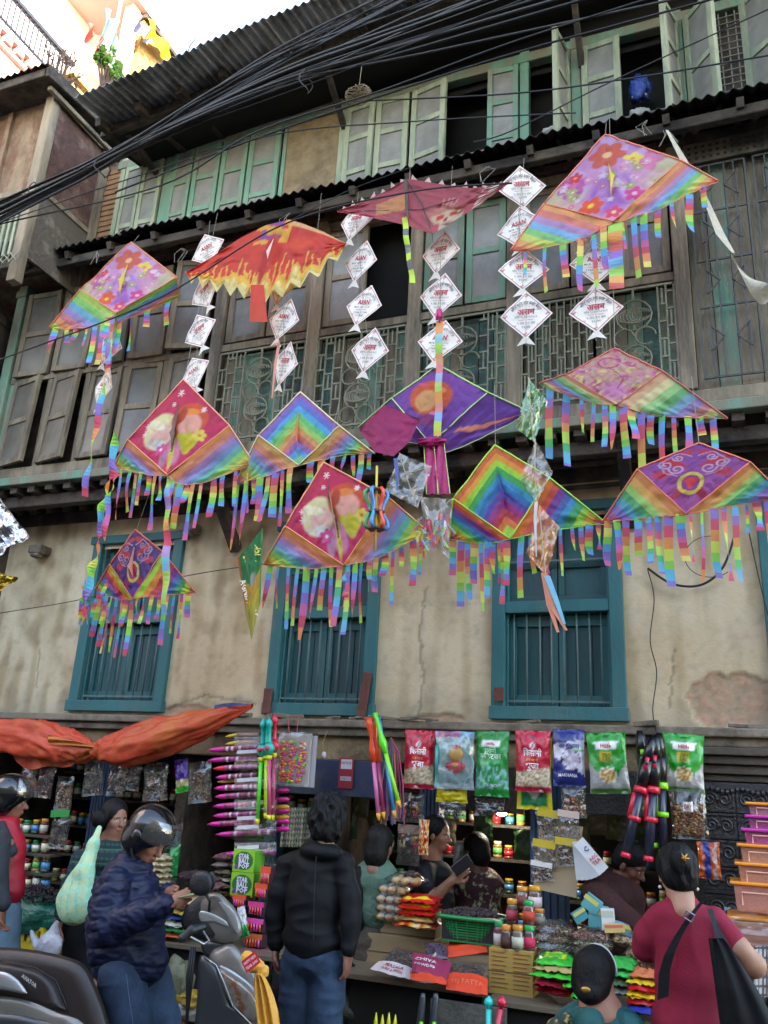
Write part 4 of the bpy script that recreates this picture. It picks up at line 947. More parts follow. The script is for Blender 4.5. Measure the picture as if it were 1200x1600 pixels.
# 1 big floral kite, upper right
k1, d1 = delta_kite('large pink and lilac flower print kite, highest at the right under the eave', -1.2, (945, 210), (850, 318), (958, 346), (1063, 250), (797, 392), (1122, 283), p_floral, ['#f0a868', '#e88a78', '#c098c8', '#88b8e0', '#90d080', '#d8e070', '#f0b070', '#e88870'], '#e8806a', (.2, .14),
    (fr(8, 60, 90, 9), fr(9, 55, 110, 9, peak=fade)), seed=1, tips=(.0, .06))
long_tail(k1, [P(961, 345, -1.27), P(962, 400, -1.27), P(964, 452, -1.27)], .095, ['#a8dc60', '#f0a050', '#e06a60', '#9a78c8', '#80b8e0', '#b0e070', '#f0a860', '#e07068'], tw=.2, nb=8)
# 2 floral kite at left
k2, _ = delta_kite('smaller lilac flower print kite with rainbow wings hanging at the upper left', -1.15, (205, 378), (126, 452), (181, 489), (276, 433), (77, 512), (281, 462), p_floral, ['#b8d860', '#8ad070', '#70b8d8', '#a898d8', '#e08a98', '#f0a068', '#c8e060'], '#e88a60', (.25, .5),
    (fr(10, 40, 62, 9, .1, 1, lambda u: 1.15 - .5 * u), fr(9, 38, 75, 8, .05, 1, fade)), seed=2)
long_tail(k2, [P(178, 490, -1.2), P(168, 570, -1.2), P(158, 625, -1.2), P(144, 700, -1.2), P(131, 775, -1.2)], .058, 1, nb=16, tw=.9)
# 3 crimson kites
k3, _ = delta_kite('crimson blossom kite with rainbow wings hanging left of centre below the grey shutters', -1.2, (286, 592), (200, 687), (262, 742), (358, 664), (178, 728), (397, 724), p_crimson, ['#f09a50', '#e89078', '#b890c8', '#90a8d8', '#80c8b0', '#a8dc70', '#e0d868', '#f0a060'], '#f0a080', (.12, .3),
    (fr(9, 45, 80, 9, .1, .95), fr(13, 40, 78, 8, .1, 1.)), seed=3, keel='#8a7a78')
long_tail(k3, [P(266, 742, -1.25), P(261, 800, -1.25), P(260, 870, -1.25), P(256, 960, -1.25)], .062, ['#b8e070', '#80b8e0', '#b090d0', '#a8dc60', '#f0b060', '#e05068', '#c898d0', '#88c8e0', '#c0e060'], tw=.4, nb=11)
k4, _ = delta_kite('crimson blossom kite with long fringe in the middle before the central teal window', -1.3, (505, 722), (446, 822), (537, 883), (607, 777), (412, 882), (668, 830), p_crimson, ['#f09a50', '#e88a6a', '#b888c0', '#90a8d8', '#78c8b8', '#a8dc60', '#e8d858', '#f0a060'], '#f0a070', (.08, .12),
    (fr(12, 62, 105, 9, .03, .98), fr(13, 50, 100, 9, .02, .98, fade)), seed=4, keel='#b8a080')
long_tail(k4, [P(541, 883, -1.35), P(541, 915, -1.35), P(540, 948, -1.35)], .05, 1, nb=5, tw=.3)
# 4 rainbow chevron kites
PA1 = ['#9a68b8', '#6a78c8', '#58a8d8', '#68c878', '#a8d868', '#e8a860', '#e07a68', '#9a70c0', '#68a8d8', '#78c888']
k5, _ = delta_kite('pastel rainbow chevron kite with cream edging just below the carved grilles', -1.15, (469, 612), (404, 680), (467, 727), (530, 665), (366, 758), (586, 709), p_chev(PA1), ['#e0b060', '#e89068', '#c08ab0', '#88a0d0', '#80c8b8', '#a8d878', '#e0c868', '#e09878', '#a8a0d0'], '#e8d8a0', (-.0, -.12),
    (fr(11, 55, 95, 10, .05, 1.), fr(10, 40, 95, 9, .05, .98, fade)), seed=5, keel='#e89070')
PA2 = ['#e06a28', '#f09a30', '#a8d830', '#40a850', '#3a98c0', '#3a78b8', '#6a4aa8', '#a83080', '#c83a4a', '#e87a30', '#a8d838']
k6, _ = delta_kite('saturated rainbow chevron kite with lime edging in front of the right teal window', -1.25, (773, 695), (708, 779), (797, 842), (858, 746), (703, 842), (950, 820), p_chev(PA2), ['#e87a30', '#e05a48', '#8a4aa0', '#5a70b8', '#4a9ac8', '#50b070', '#a8dc48', '#e8b848', '#e07a50', '#a04a88'], '#a8e050', (.1, -.05),
    (fr(13, 50, 95, 9, .02, 1.), fr(12, 50, 85, 9, .05, .95, fade)), seed=6, keel='#6a4aa8')
# 5 emblem kites
k7, _ = delta_kite('small dark purple kite with yellow ring emblem and ragged fringe before the left teal window', -1.1, (211, 827), (172, 882), (207, 936), (254, 862), (149, 921), (305, 925), p_emblem(False), ['#b8dc40', '#e8903a', '#d04a50', '#9a4aa0', '#5a80c0', '#60b070', '#c8e050', '#e07a60'], '#d86a50', (.15, .0),
    (fr(9, 60, 85, 8, 0, 1.), fr(11, 45, 75, 8, .03, .95)), seed=7, keel='#e0a090')
k8, _ = delta_kite('large purple and red kite with yellow ring emblem and rainbow wings at the right edge', -1.35, (1092, 692), (996, 733), (1072, 803), (1172, 722), (940, 817), (1225, 775), p_emblem(True), ['#d88a50', '#e8b060', '#a8d070', '#58a870', '#58a0b8', '#8a78c0', '#b86a98', '#e08a60'], '#e0785a', (.0, .0),
    (fr(11, 60, 95, 10, .0, 1.), fr(12, 60, 105, 10, .0, 1.)), seed=8, keel=None)
# 6 pale kite on the right
k9, _ = delta_kite('wide faded pink kite with pale rainbow wings hung across the right lattice', -1.25, (960, 544), (884, 585), (963, 633), (1035, 580), (843, 599), (1137, 654), p_pale, RBP, '#c86a5a', (.25, .12),
    (fr(8, 75, 120, 10, .02, 1.), fr(12, 65, 130, 10, .02, .93, lambda u: 1.15 - .7 * u)), seed=9, keel=None)
# 7 purple kite with lime edge, magenta streamers
def wv_m(u, v):
    C = grad(u, '#6a3490', '#7a48a8', u); n = vnoise(u, v, 9., 2.); C[(np.abs(v - .52 + .3 * (u - .5)) < .07 * np.clip(np.sin(u * 3.1), 0, 1)) & (u > .15)] = hexc('#e88a68'); return C
k10, _ = delta_kite('purple kite with orange round patch, lime edging and magenta streamers in the centre', -1.12, (686, 571), (612, 622), (672, 693), (762, 613), (560, 668), (826, 643), p_mer, None, '#b8e080', (.1, .42), None, seed=10, keel=None, wv=wv_m)
m_mag = mat('magenta_nylon', '#b81868', .5, .25, 8, .3); m_lime = mat('lime_edge', '#b8e080', .6)
for (x0, x1) in ((668, 676), (684, 694)):
    q = MB(); a, c = P(x0 + 2, 690, -1.2), P(x1, 772, -1.2)
    q.grid(lambda u, v: (a.x + (c.x - a.x) * v + (u - .5) * .07 * (1 + .2 * v), -1.2 + .012 * math.sin(u * 9 + v * 7), a.z + (c.z - a.z) * v), 6, 14); q.build('streamer', m_mag, k10, sm=1)
    for s_ in (-1, 1):
        q = MB(); q.tube([(a.x + (c.x - a.x) * v + s_ * .035 * (1 + .2 * v), -1.205, a.z + (c.z - a.z) * v) for v in (0, .5, 1)], .003, 4); q.build('binding', m_lime, k10)
q = lumpy(P(675, 690, -1.22), .09, .03, .03, .7, seed=8); q.build('bow', m_mag, k10, sm=1)
t = thing('rainbow_streamer', 'vertical pastel rainbow streamer hanging over the orange patch of the purple kite', 'streamer', P(686, 500, -1.25))
long_tail(t, [P(686, 500, -1.25), P(686, 590, -1.25), P(684, 682, -1.25)], .052, ['#e8a060', '#90c8c8', '#b0e060', '#e8a870', '#e88a88', '#a8b8d8', '#b8e070', '#f0b060', '#e89a90', '#98b8e0', '#c8e050', '#f0d060'], tw=.15, nb=12)
q = lumpy(P(686, 492, -1.25), .02, .02, .045, .8, seed=2); q.build('knot', m_mag, t, sm=1)

# ---- kites that are not deltas
def patch_kite(name, lb, y, top, bot, paint, nu, nv, bind, edge_fn=None, seed=0, amp=.018):
    c = top[len(top) // 2]; t = thing(name, lb, 'kite', P(*c, y))
    def poly(pts, u):
        f = u * (len(pts) - 1); i = min(int(f), len(pts) - 2); k = f - i; return (pts[i][0] * (1 - k) + pts[i + 1][0] * k, pts[i][1] * (1 - k) + pts[i + 1][1] * k)
    def fn(u, v):
        a = poly(top, u); b_ = poly(bot, u); px, py = a[0] + (b_[0] - a[0]) * v, a[1] + (b_[1] - a[1]) * v
        if edge_fn: py += edge_fn(u) * v ** 3
        return P(px, py, y + wr(u * 1.5, v, seed, amp) - .05 * math.sin(math.pi * u))
    q = MB(); q.grid(fn, nu, nv, paint, flip=True); q.build('sail', m_sail, t, sm=1)
    return t, fn
def zig(n, amp): return lambda u: amp * (1 - abs(((u * n) % 1) * 2 - 1) * 1.6)
def p_fire(u, v):
    C = grad(u, '#d83a28', '#e0402a', v); n = vnoise(u, v, 9., 3.)
    w_ = .74 + .1 * np.sin(u * 75) * (.6 + n) + .05 * np.sin(u * 31 + 1); C[v > w_] = hexc('#f0b838'); C[v > w_ + .12] = hexc('#f0dc90')
    for k in range(26):
        uu = .04 + k * .037; stroke(C, u, v, [(uu, .9), (uu + .006, .72), (uu - .005, .55 + .1 * (k % 3)), (uu + .004, .45 + .1 * (k % 4))], .0045, '#f0b848')
    kk = (u > .38) & (u < .62) & (v < .3); C[kk & (n > .0)] = hexc('#e8a838'); C[(u > .42) & (u < .56) & (v < .22) & (n < -.05)] = hexc('#8a4a98')
    C[(v < .06) & (u > .6)] = hexc('#e8b070'); blob(C, u, v, .5, .5, .035, .4, '#c82820', 0, .3); blob(C, u, v, .72, .3, .1, .12, '#e8502c', .3, .5); return C
kp, fp = patch_kite('flame_kite', 'red and yellow flame winged bird kite with scalloped edge at the upper left of centre', -1.2, [(288, 427), (330, 402), (375, 372), (415, 352), (452, 343), (475, 350), (505, 362), (542, 381)],
    [(290, 430), (318, 440), (352, 450), (386, 458), (408, 466), (450, 450), (496, 424), (542, 384)], p_fire, 150, 40, None, zig(11, 11), 11)
q = MB(); q.grid(lambda u, v: P(392 + 20 * u - 4 * v * (1 - 2 * u) + 2 * v, 445 + 58 * v, -1.26 + .01 * math.sin(u * 6)), 6, 12, lambda u, v: grad(u, '#d83a28', '#d84a2a', v), flip=True); q.build('tail', m_sail, kp, sm=1)
q = MB(); q.tube([fp(.03, .05) + Vector((0, .01, 0)), fp(.5, .25) + Vector((0, .02, 0)), fp(.97, .05) + Vector((0, .01, 0))], .004, 5); q.build('spreader', m_spar, kp)
k0, k1_, k2_ = P(428, 372, -1.25), P(418, 405, -1.28), P(416, 392, -1.42)
q = MB(); q.add([k0, k1_, k2_], [(0, 1, 2)], '#f0e8e0'); q.build('keel', m_sail, kp)
def p_red(u, v):
    C = grad(u, '#a84650', '#b8525c', v); n = vnoise(u, v, 4., 6.); n2 = vnoise(u, v, 14., 2.)
    C[(u > .24) & (u < .42) & (np.abs(v - .55 + .9 * (u - .32)) < .2 + .12 * n)] = hexc('#cf8a58'); C[(u > .6) & (v > .82 - .5 * np.abs(u - .64)) & (u < .75)] = hexc('#c8a890')
    blob(C, u, v, .62, .62, .11, .2, '#c07868', 0, .4); blob(C, u, v, .64, .72, .1, .14, '#d0b090', 0, .15); blob(C, u, v, .6, .7, .028, .07, '#c83820', 0, .2); blob(C, u, v, .68, .7, .028, .07, '#c83820', 0, .2); blob(C, u, v, .64, .8, .014, .05, '#8a3a30')
    for k in range(6): stroke(C, u, v, [(.6 + k * .014, .28), (.6 + k * .016, .5)], .003, '#cf8a80')
    C[(u > .8) & (u < .92) & (n2 > .05)] = hexc('#d8c8b8'); return C
kr, fr_ = patch_kite('ragged_red_kite', 'faded red kite with torn upper edge stretched under the eave in the centre', -1.25, [(526, 329), (560, 318), (600, 300), (637, 279), (690, 288), (735, 294), (770, 290), (795, 283)],
    [(527, 332), (560, 336), (600, 344), (636, 352), (676, 366), (710, 345), (752, 318), (795, 287)], p_red, 110, 30, None, None, 12)
q = MB()
for k in range(16):
    u = .05 + k * .058; a, c = fr_(max(0, u - .014), 0), fr_(min(1, u + .014), 0); q = MB(); q.add([a, c, (a + c) / 2 + Vector((random.uniform(-.02, .02), 0, random.uniform(.02, .055)))], [(0, 1, 2)], '#e0b8b0'); q.build('torn_edge', m_sail, kr)
q = MB(); q.tube([fr_(.42, .0), fr_(.5, .5) + Vector((0, -.01, 0)), fr_(.57, 1)], .005, 5); q.tube([fr_(.02, .5), fr_(.5, .6) + Vector((0, -.012, 0)), fr_(.98, .5)], .003, 5); q.build('spine', m_spar, kr)
q = MB(); q.grid(lambda u, v: P(631 + 5 * u + 3 * v, 280 + 58 * v, -1.32 - .02 * math.sin(u * 3)), 3, 10, col='#6a6460'); q.build('keel', m_sail, kr)
long_tail(kr, [P(632, 340, -1.32), P(637, 390, -1.32), P(645, 443, -1.32)], .042, ['#c8e848', '#7a7a78', '#c8e848', '#8a8a80', '#c8e848', '#7a7a78', '#c8e848'], nb=8, tw=.4)
q = MB(); q.tube([P(640, 280, -1.25), P(641, 262, -1.0)], .002, 4); q.build('hanging_string', m_string, kr)
# magenta square kite
def p_mag(u, v): return grad(u, '#a82060', '#b02868', v)
km, fm = patch_kite('magenta_kite', 'small plain magenta square kite in front of the purple kite', -1.3, [(561, 671), (600, 632), (656, 655)], [(561, 671), (585, 706), (615, 713), (640, 690), (656, 655)], p_mag, 30, 20, None, None, 13, .01)
q = MB(); q.tube([P(563, 671, -1.31), P(592, 645, -1.33), P(622, 643, -1.33), P(656, 655, -1.31)], .003, 5); q.tube([P(600, 632, -1.31), P(612, 672, -1.34), P(616, 713, -1.31)], .003, 5); q.build('frame', m_spar, km)
# film kites (thin see-through plastic on sticks)
def film_kite(name, lb, y, pts, mt, sticks, seed=0, cross=None, extra=None):
    c = (sum(p[0] for p in pts) / 4, sum(p[1] for p in pts) / 4); t = thing(name, lb, 'kite', P(*c, y))
    a, b_, c_, d = [P(*p, y) for p in pts]
    q = MB(); q.grid(lambda u, v: (a.lerp(b_, u)).lerp(d.lerp(c_, u), v) + Vector((0, wr(u, v, seed, .03), 0)), 14, 14, flip=True); q.build('film', mt, t, sm=1)
    q = MB(); q.tube([a, (a + c_) / 2 + Vector((0, -.02, 0)), c_], .003, 5); m1 = (b_ + d) / 2 + Vector((0, -.03, .02)); q.tube([b_, m1, d], .0025, 5); q.build('frame', sticks, t)
    return t
m_cane = mat('split_cane', '#b0a078', .7, .2); f_clear = film_mat('grey_clear_film', '#9a958a', .42, .15); f_green = film_mat('green_film', '#3f8a28', .6, .15); f_orange = film_mat('orange_film', '#c8781e', .72, .2)
film_kite('clear_film_kite', 'grey see-through plastic kite under the magenta kite', -1.38, [(624, 708), (674, 728), (652, 793), (601, 766)], f_clear, m_cane, 1)
film_kite('clear_film_kite', 'lower grey see-through plastic kite beside the crimson kite tip', -1.42, [(658, 776), (706, 779), (700, 872), (664, 838)], f_clear, m_cane, 2)
kg = film_kite('green_film_kite', 'green cellophane kite twisted narrow at the left tip of the wide faded kite', -1.4, [(826, 590), (855, 626), (834, 690), (806, 668)], f_green, m_cane, 3)
kc = film_kite('clear_film_kite', 'clear plastic kite hanging between the green and the orange film kites', -1.42, [(836, 686), (863, 736), (838, 784), (813, 752)], f_clear, m_cane, 4)
ko = film_kite('orange_film_kite', 'orange cellophane kite with blue and orange streamers before the right teal window', -1.44, [(843, 790), (874, 822), (853, 900), (822, 864)], f_orange, m_cane, 5)
m_blueribbon = mat('pale_blue_streamer', '#6aa8c0', .5, .2)
for pts, m_ in (([(853, 898), (864, 950), (885, 985)], mat('orange_streamer', '#c87a5a', .5)), ([(855, 900), (868, 935), (882, 975)], m_blueribbon), ([(850, 895), (858, 945), (872, 988)], MATS['orange_streamer'])):
    q = MB(); q.ribbon([P(*p, -1.45) for p in pts], [.035, .03, .015], Vector((1, .2, 0))); q.build('streamer', m_, ko)
q = MB(); q.ribbon([P(838, 784, -1.46), P(836, 810, -1.46), P(838, 870, -1.46)], [.02, .018, .006], Vector((1, .1, 0))); q.build('streamer', mat('white_tissue', '#c8c4c0', .7), ko)
q = MB(); q.ribbon([P(618, 716, -1.4), P(620, 735, -1.4), P(621, 765, -1.4)], [.03, .025, .01], Vector((1, .1, 0))); tag(q.build('blue_ribbon', mat('blue_tissue', '#4a5a9a', .6, .3, 30)), 'short blue tissue ribbon on the grey film kite', 'ribbon')
q = MB()
for k in range(46):
    a = P(random.uniform(655, 700), random.uniform(800, 850), -1.45); q.ribbon([a, a + Vector((random.uniform(-.05, .05), random.uniform(-.02, .02), random.uniform(-.1, -.03)))], .012, Vector((1, .3, 0)), col=random.choice(['#e05038', '#f07858', '#a858a0', '#7a78b8', '#80b8c8', '#c83868', '#c8d860']))
tag(q.build('tissue_streamer', m_tail), 'bunch of shredded red and violet tissue by the lower grey film kite', 'tissue bunch')
# rainbow twist at the left of the crimson kite
t = thing('twisted_streamer', 'long twisted lime and rainbow streamer hanging left of the crimson kite', 'streamer', P(178, 680, -1.3))
long_tail(t, [P(178, 674, -1.3), P(176, 740, -1.3), P(160, 790, -1.3), P(155, 850, -1.3), P(140, 905, -1.3), P(128, 975, -1.3)], .075, 1, nb=17, tw=1.4)
long_tail(t, [P(184, 740, -1.32), P(170, 775, -1.32), P(163, 845, -1.32)], .05, 0, nb=9, tw=1.2)
for k in range(16): add_tail(t, P(random.uniform(125, 170), random.uniform(905, 945), -1.25), random.uniform(.12, .22), .03, random.uniform(-1, 1), random.uniform(-.5, .3), 'fringe')
# green and yellow pennant with lettering
def p_pen(u, v):
    C = grad(u, '#28783a', '#2a8a48', v); y2 = .38 + .12 * u; k = v > y2; C[k] = hexc('#c89a28'); C[(v > y2 + .2) & (u > .35)] = hexc('#c8b838'); C[(v > y2 + .3)] = hexc('#b8a840'); C[u < .07] = hexc('#c8603a'); C[(u > .93)] = hexc('#58a050')
    blob(C, u, v, .6, .42, .16, .08, '#a8a898', .5, .4); return C
kn, fn_ = patch_kite('pennant_kite', 'narrow green and yellow pointed kite with lettering between the left and central teal windows', -1.3, [(371, 872), (390, 850), (411, 824)], [(385, 965), (393, 1000), (407, 940)], p_pen, 24, 60, None, None, 14, .012)
q = MB()
text_onto(q, lambda x, y: fn_(min(max(.5 + x, 0), 1), min(max(y, 0), 1)) + Vector((0, -.006, 0)), 'अिग्न', .0, .25, .1, '#d8d060', .03, ang=.3)
def pen(x, y): return P(390 + x, 920 - y, -1.34)
q = MB(); text_onto(q, lambda x, y: P(393 + x, 868 - y, -1.335), 'अिग्न स्टोर', 0, 0, 13, '#d8d060', .03, 34, ang=1.0); text_onto(q, lambda x, y: P(389 + x, 935 - y, -1.335), 'AGNISTORE', 0, 0, 11, '#e8e0c8', .02, 62, ang=-1.25)
q.build('lettering', mat('kite_lettering', attr='Col', rough=.6, var=.1), kn)
# foil kites at the left edge
m_foil = mat('silver_foil', '#b8b8bc', .22, .15, 10, .9, 14, metal=.95); m_gold = mat('gold_foil', '#b89a38', .25, .2, 10, .9, 14, metal=.9)
def foil(name, lb, y, a, b_, c_, d, mt, seed):
    A, Bb, Cc, D = [P(*p, y) for p in (a, b_, c_, d)]; q = MB()
    q.grid(lambda u, v: (A.lerp(Bb, u)).lerp(D.lerp(Cc, u), v) + Vector((0, .05 * noise.noise(Vector((u * 4, v * 4, seed))) + .03 * abs(noise.noise(Vector((u * 9, v * 9, seed)))), 0)), 22, 22, flip=True)
    return tag(q.build(name, mt), lb, 'kite')
foil('silver_foil_kite', 'crumpled silver foil kite cut by the left edge', -2.0, (-60, 800), (-8, 770), (46, 838), (-30, 880), m_foil, 1)
foil('gold_foil_kite', 'gold foil kite tip below the silver one at the left edge', -2.0, (-50, 920), (-20, 890), (28, 902), (-40, 950), m_gold, 5)
# toy lantern made of curved coloured slats hanging on the crimson kite
t = thing('slatted_toy', 'toy of curved coloured plastic slats round a stick before the central crimson kite', 'hanging toy', P(590, 795, -1.5))
c0, c1 = P(589, 728, -1.5), P(586, 862, -1.5); q = MB(); q.tube([c0, c1], .008, 6); q.build('stick', mat('yellow_stick', '#c8b050', .6), t, sm=1)
for k, colr in enumerate(['#2a88c8', '#f0c020', '#e06a28', '#2a9a58', '#2a88c8', '#e0482a']):
    a = k * 6.283 / 6 + .5; q = MB(); pts = []
    for i in range(13):
        s_ = i / 12; r_ = .075 * (.9 + .38 * math.sin(s_ * 6.283 * 1.0 + 4.7) * -1) * (.55 + .45 * math.sin(math.pi * s_) ** .4); p = P(588, 765 + 62 * s_, -1.5); pts.append(p + Vector((r_ * math.cos(a), r_ * math.sin(a), 0)))
    q.tube(pts, .013, 6); q.build('slat', mat('toy_' + colr.strip('#'), colr, .35, .1, coat=.4), t, sm=1)
for yy in (766, 800, 826):
    q = MB(); q.lathe(P(588, yy, -1.5), [(.01, -.006), (.055, -.006), (.055, .006), (.01, .006)], 12); q.build('ring', mat('toy_ring', '#6a3a20', .5), t)
for k in range(3):
    q = MB(); q.tube([P(578 + k * 3, 800, -1.5), P(576 + k * 4, 925, -1.5)], .0015, 3); q.build('string', m_string, t)

# ---- strings of small paper diamond kites
m_paper = mat('white_kite_paper', attr='Col', rough=.8, var=.12, scale=8, bump=.2)
m_ink = mat('kite_print', attr='Col', rough=.8, var=.1)
HD = .182
def paper_proto(kind):
    t = bpy.data.objects.new('paper_kite', None); COL.objects.link(t)
    def cf(u, v):
        C = np.tile(np.array(hexc('#e4dcd2')), (len(u), 1)); X = (u - v); Y = (u + v - 1); d = np.abs(X) + np.abs(Y); n = vnoise(u, v, 5, 2.)
        C *= (1 - .06 * np.clip(n, 0, 1))[:, None]; C[(d > .9) & (d < .925)] = hexc('#a05058')
        for (x, y) in ((0, .86), (0, -.86), (.86, 0), (-.86, 0)):
            k = (np.abs(X - x) + np.abs(Y - y) < .17) & (np.sin(X * 110) * np.sin(Y * 110) > -.2) & (d < .93); C[k] = hexc('#b87078')
        for sx in (-1, 1):
            for sy in (-1, 1):
                k = (np.hypot(X - sx * .43, Y - sy * .43) < .045) & (np.sin(X * 90) > 0); C[k] = hexc('#b87078')
        return C
    def fn(u, v): X = (u - v) * HD; Z = (1 - u - v) * HD; return (X, .012 * noise.noise(Vector((X * 8, Z * 8, kind))) + .35 * abs(X) ** 1.6 * .3, Z)
    q = MB(); q.grid(fn, 44, 44, cf, flip=True); o = q.build('sheet', m_paper, t, sm=1, local=False)
    q = MB(); q.add([(-.005, 0, -HD + .03), (.005, 0, -HD + .03), (.065, .012, -HD - .045), (0, .004, -HD - .03), (-.065, .012, -HD - .045)], [(0, 4, 3, 1), (1, 3, 2)], '#d8cfc4'); q.build('fin', m_paper, t, local=False)
    q = MB(); q.tube([(-.0, -.006, HD - .01), (0, -.008, 0), (0, -.006, -HD + .01)], .0018, 4); q.tube([(-HD + .01, .006, 0), (0, .012, .0), (HD - .01, .006, 0)], .0018, 4); q.build('frame', m_cane, t, local=False)
    q = MB(); tf = lambda x, y: (x * HD, -.0075 + .35 * abs(x * HD) ** 1.6 * .3 - .001, y * HD)
    dk, rd = '#4a4a52', '#a8384a'
    if kind == 0:
        text_onto(q, tf, 'AGNI STORE & KITE CENTER', 0, .53, .115, dk, .02, 1.35, arc=.62); text_onto(q, tf, 'ASAN', 0, .14, .2, rd, .05, .62); text_onto(q, tf, 'MOB. 9841093282', 0, -.1, .085, dk, .01, .85)
        text_onto(q, tf, '9 TAAR, 12 TAAR', 0, -.36, .085, dk, .01, .75); text_onto(q, tf, '16 TAAR', 0, -.5, .085, dk, .01, .4)
    else:
        text_onto(q, tf, 'अिग्न स्टोर तथा काईट सेन्टर', 0, .5, .13, dk, .02, 1.35, arc=.62); text_onto(q, tf, 'असन', 0, .12, .24, rd, .04, .66); text_onto(q, tf, 'फोन ९८४१०९३२८२', 0, -.1, .09, dk, .01, .85)
        text_onto(q, tf, '९ तार, १२ तार', 0, -.36, .095, dk, .01, .7); text_onto(q, tf, '१६ तार', 0, -.52, .09, dk, .01, .36)
    for k in range(9): a = math.pi * k / 8; q.tube([tf(.3 * math.cos(a), .2 + .12 * math.sin(a)), tf(.34 * math.cos(a), .21 + .16 * math.sin(a))], .0015, 3, rd)
    for s_ in (-1, 1): q.tube([tf(s_ * .05, -.22), tf(s_ * .18, -.24), tf(s_ * .28, -.22)], .0015, 3, rd)
    q.build('printing', m_ink, t, local=False)
    return t
protos = [paper_proto(0), paper_proto(1)]; used = [False, False]
STR = [  # string: list of (px, py, kind, yaw, roll), description
 ('of the string left of the flame kite', -1.1, [(324, 390, 0, -.1, -.3), (320, 455, 1, -.3, -.36), (312, 517, 1, -.2, -.34), (303, 583, 0, -.25, -.38)]),
 ('of the string behind the flame kite', -1.12, [(440, 445, 1, -.3, .3), (443, 499, 0, -.25, .34), (445, 568, 1, -.45, .36)]),
 ('of the string right of the flame kite', -1.1, [(556, 345, 1, -.3, .28), (563, 408, 0, -.3, .3), (568, 477, 0, -.22, .3), (577, 547, 1, -.2, .28)]),
 ('of the string below the faded red kite', -1.1, [(688, 394, 1, -.3, .22), (688, 462, 1, -.15, .24), (687, 533, 0, -.05, .2)]),
 ('of the string left of the large flower kite', -1.12, [(815, 292, 1, .3, -.08), (811, 354, 0, -.2, 0), (818, 421, 1, .2, .05), (822, 492, 1, .1, .02)]),
 ('of the string below the large flower kite', -1.12, [(912, 352, 0, .1, 0), (931, 410, 0, .2, .0), (931, 484, 1, .05, 0)]),
 ('of the string behind the small lilac kite', -1.1, [(184, 482, 1, -.2, .3), (171, 541, 1, -.2, .35), (161, 605, 0, -.4, .3)])]
ORD = ['topmost', 'second', 'third', 'lowest']
for ds, y, ks in STR:
    for i, (px, py, kd, yaw, roll) in enumerate(ks):
        od = 'lowest' if i == len(ks) - 1 else ORD[i]; what = 'paper kite lettered ASAN' if kd == 0 else 'paper kite with Nepali lettering'
        lb = f'{what}, {od} {ds}'
        if used[kd]: c = copy_tree(protos[kd])
        else: c = protos[kd]; used[kd] = True
        c.location = P(px, py, y - .012 * i); c.rotation_euler = (random.uniform(-.08, .08), roll, yaw); tag(c, lb, 'kite', 'strings of white paper kites')
    q = MB(); pts = [P(ks[0][0] + 4, ks[0][1] - 45, y + .12)] + [P(a, b_, y - .02) for a, b_, *_ in ks] + [P(ks[-1][0], ks[-1][1] + 48, y - .02)]
    q.tube(pts, .0022, 4); tag(q.build('kite_string', m_string), 'thin cord carrying the paper kites ' + ds.replace('string', 'column', 1), 'string')
# scraps of string and tape on the eave
for (px, py) in ((152, 405), (285, 400), (345, 395), (452, 345), (560, 330), (608, 310), (762, 272), (1010, 200), (1040, 215)):
    q = MB(); a = P(px, py - 12, -1.02)
    for k in range(3): q.tube([a + Vector((random.uniform(-.02, .02), 0, 0)), a + Vector((random.uniform(-.08, .08), -.02, -.06)), a + Vector((random.uniform(-.08, .08), -.03, -.16))], .0025, 3)
    tag(q.build('string_scrap', m_string), 'frayed scraps of string knotted to the tin eave', 'string', 'string scraps on the eave')
t = thing('peach_ribbon', 'thin peach ribbon tied at the string behind the flame kite', 'ribbon', P(436, 535, -1.2))
q = MB(); q.ribbon([P(436, 536, -1.2), P(430, 570, -1.2), P(425, 622, -1.2)], [.022, .02, .01], Vector((1, .3, 0))); q.build('strip', mat('peach_nylon', '#c8836a', .6), t)
q = MB()
for k in range(6): q.ribbon([P(436, 536, -1.21), P(436 + random.uniform(-14, 14), 536 + random.uniform(-4, 10), -1.21)], .018, Vector((.4, .2, .8)))
q.build('bow', MATS['peach_nylon'], t)
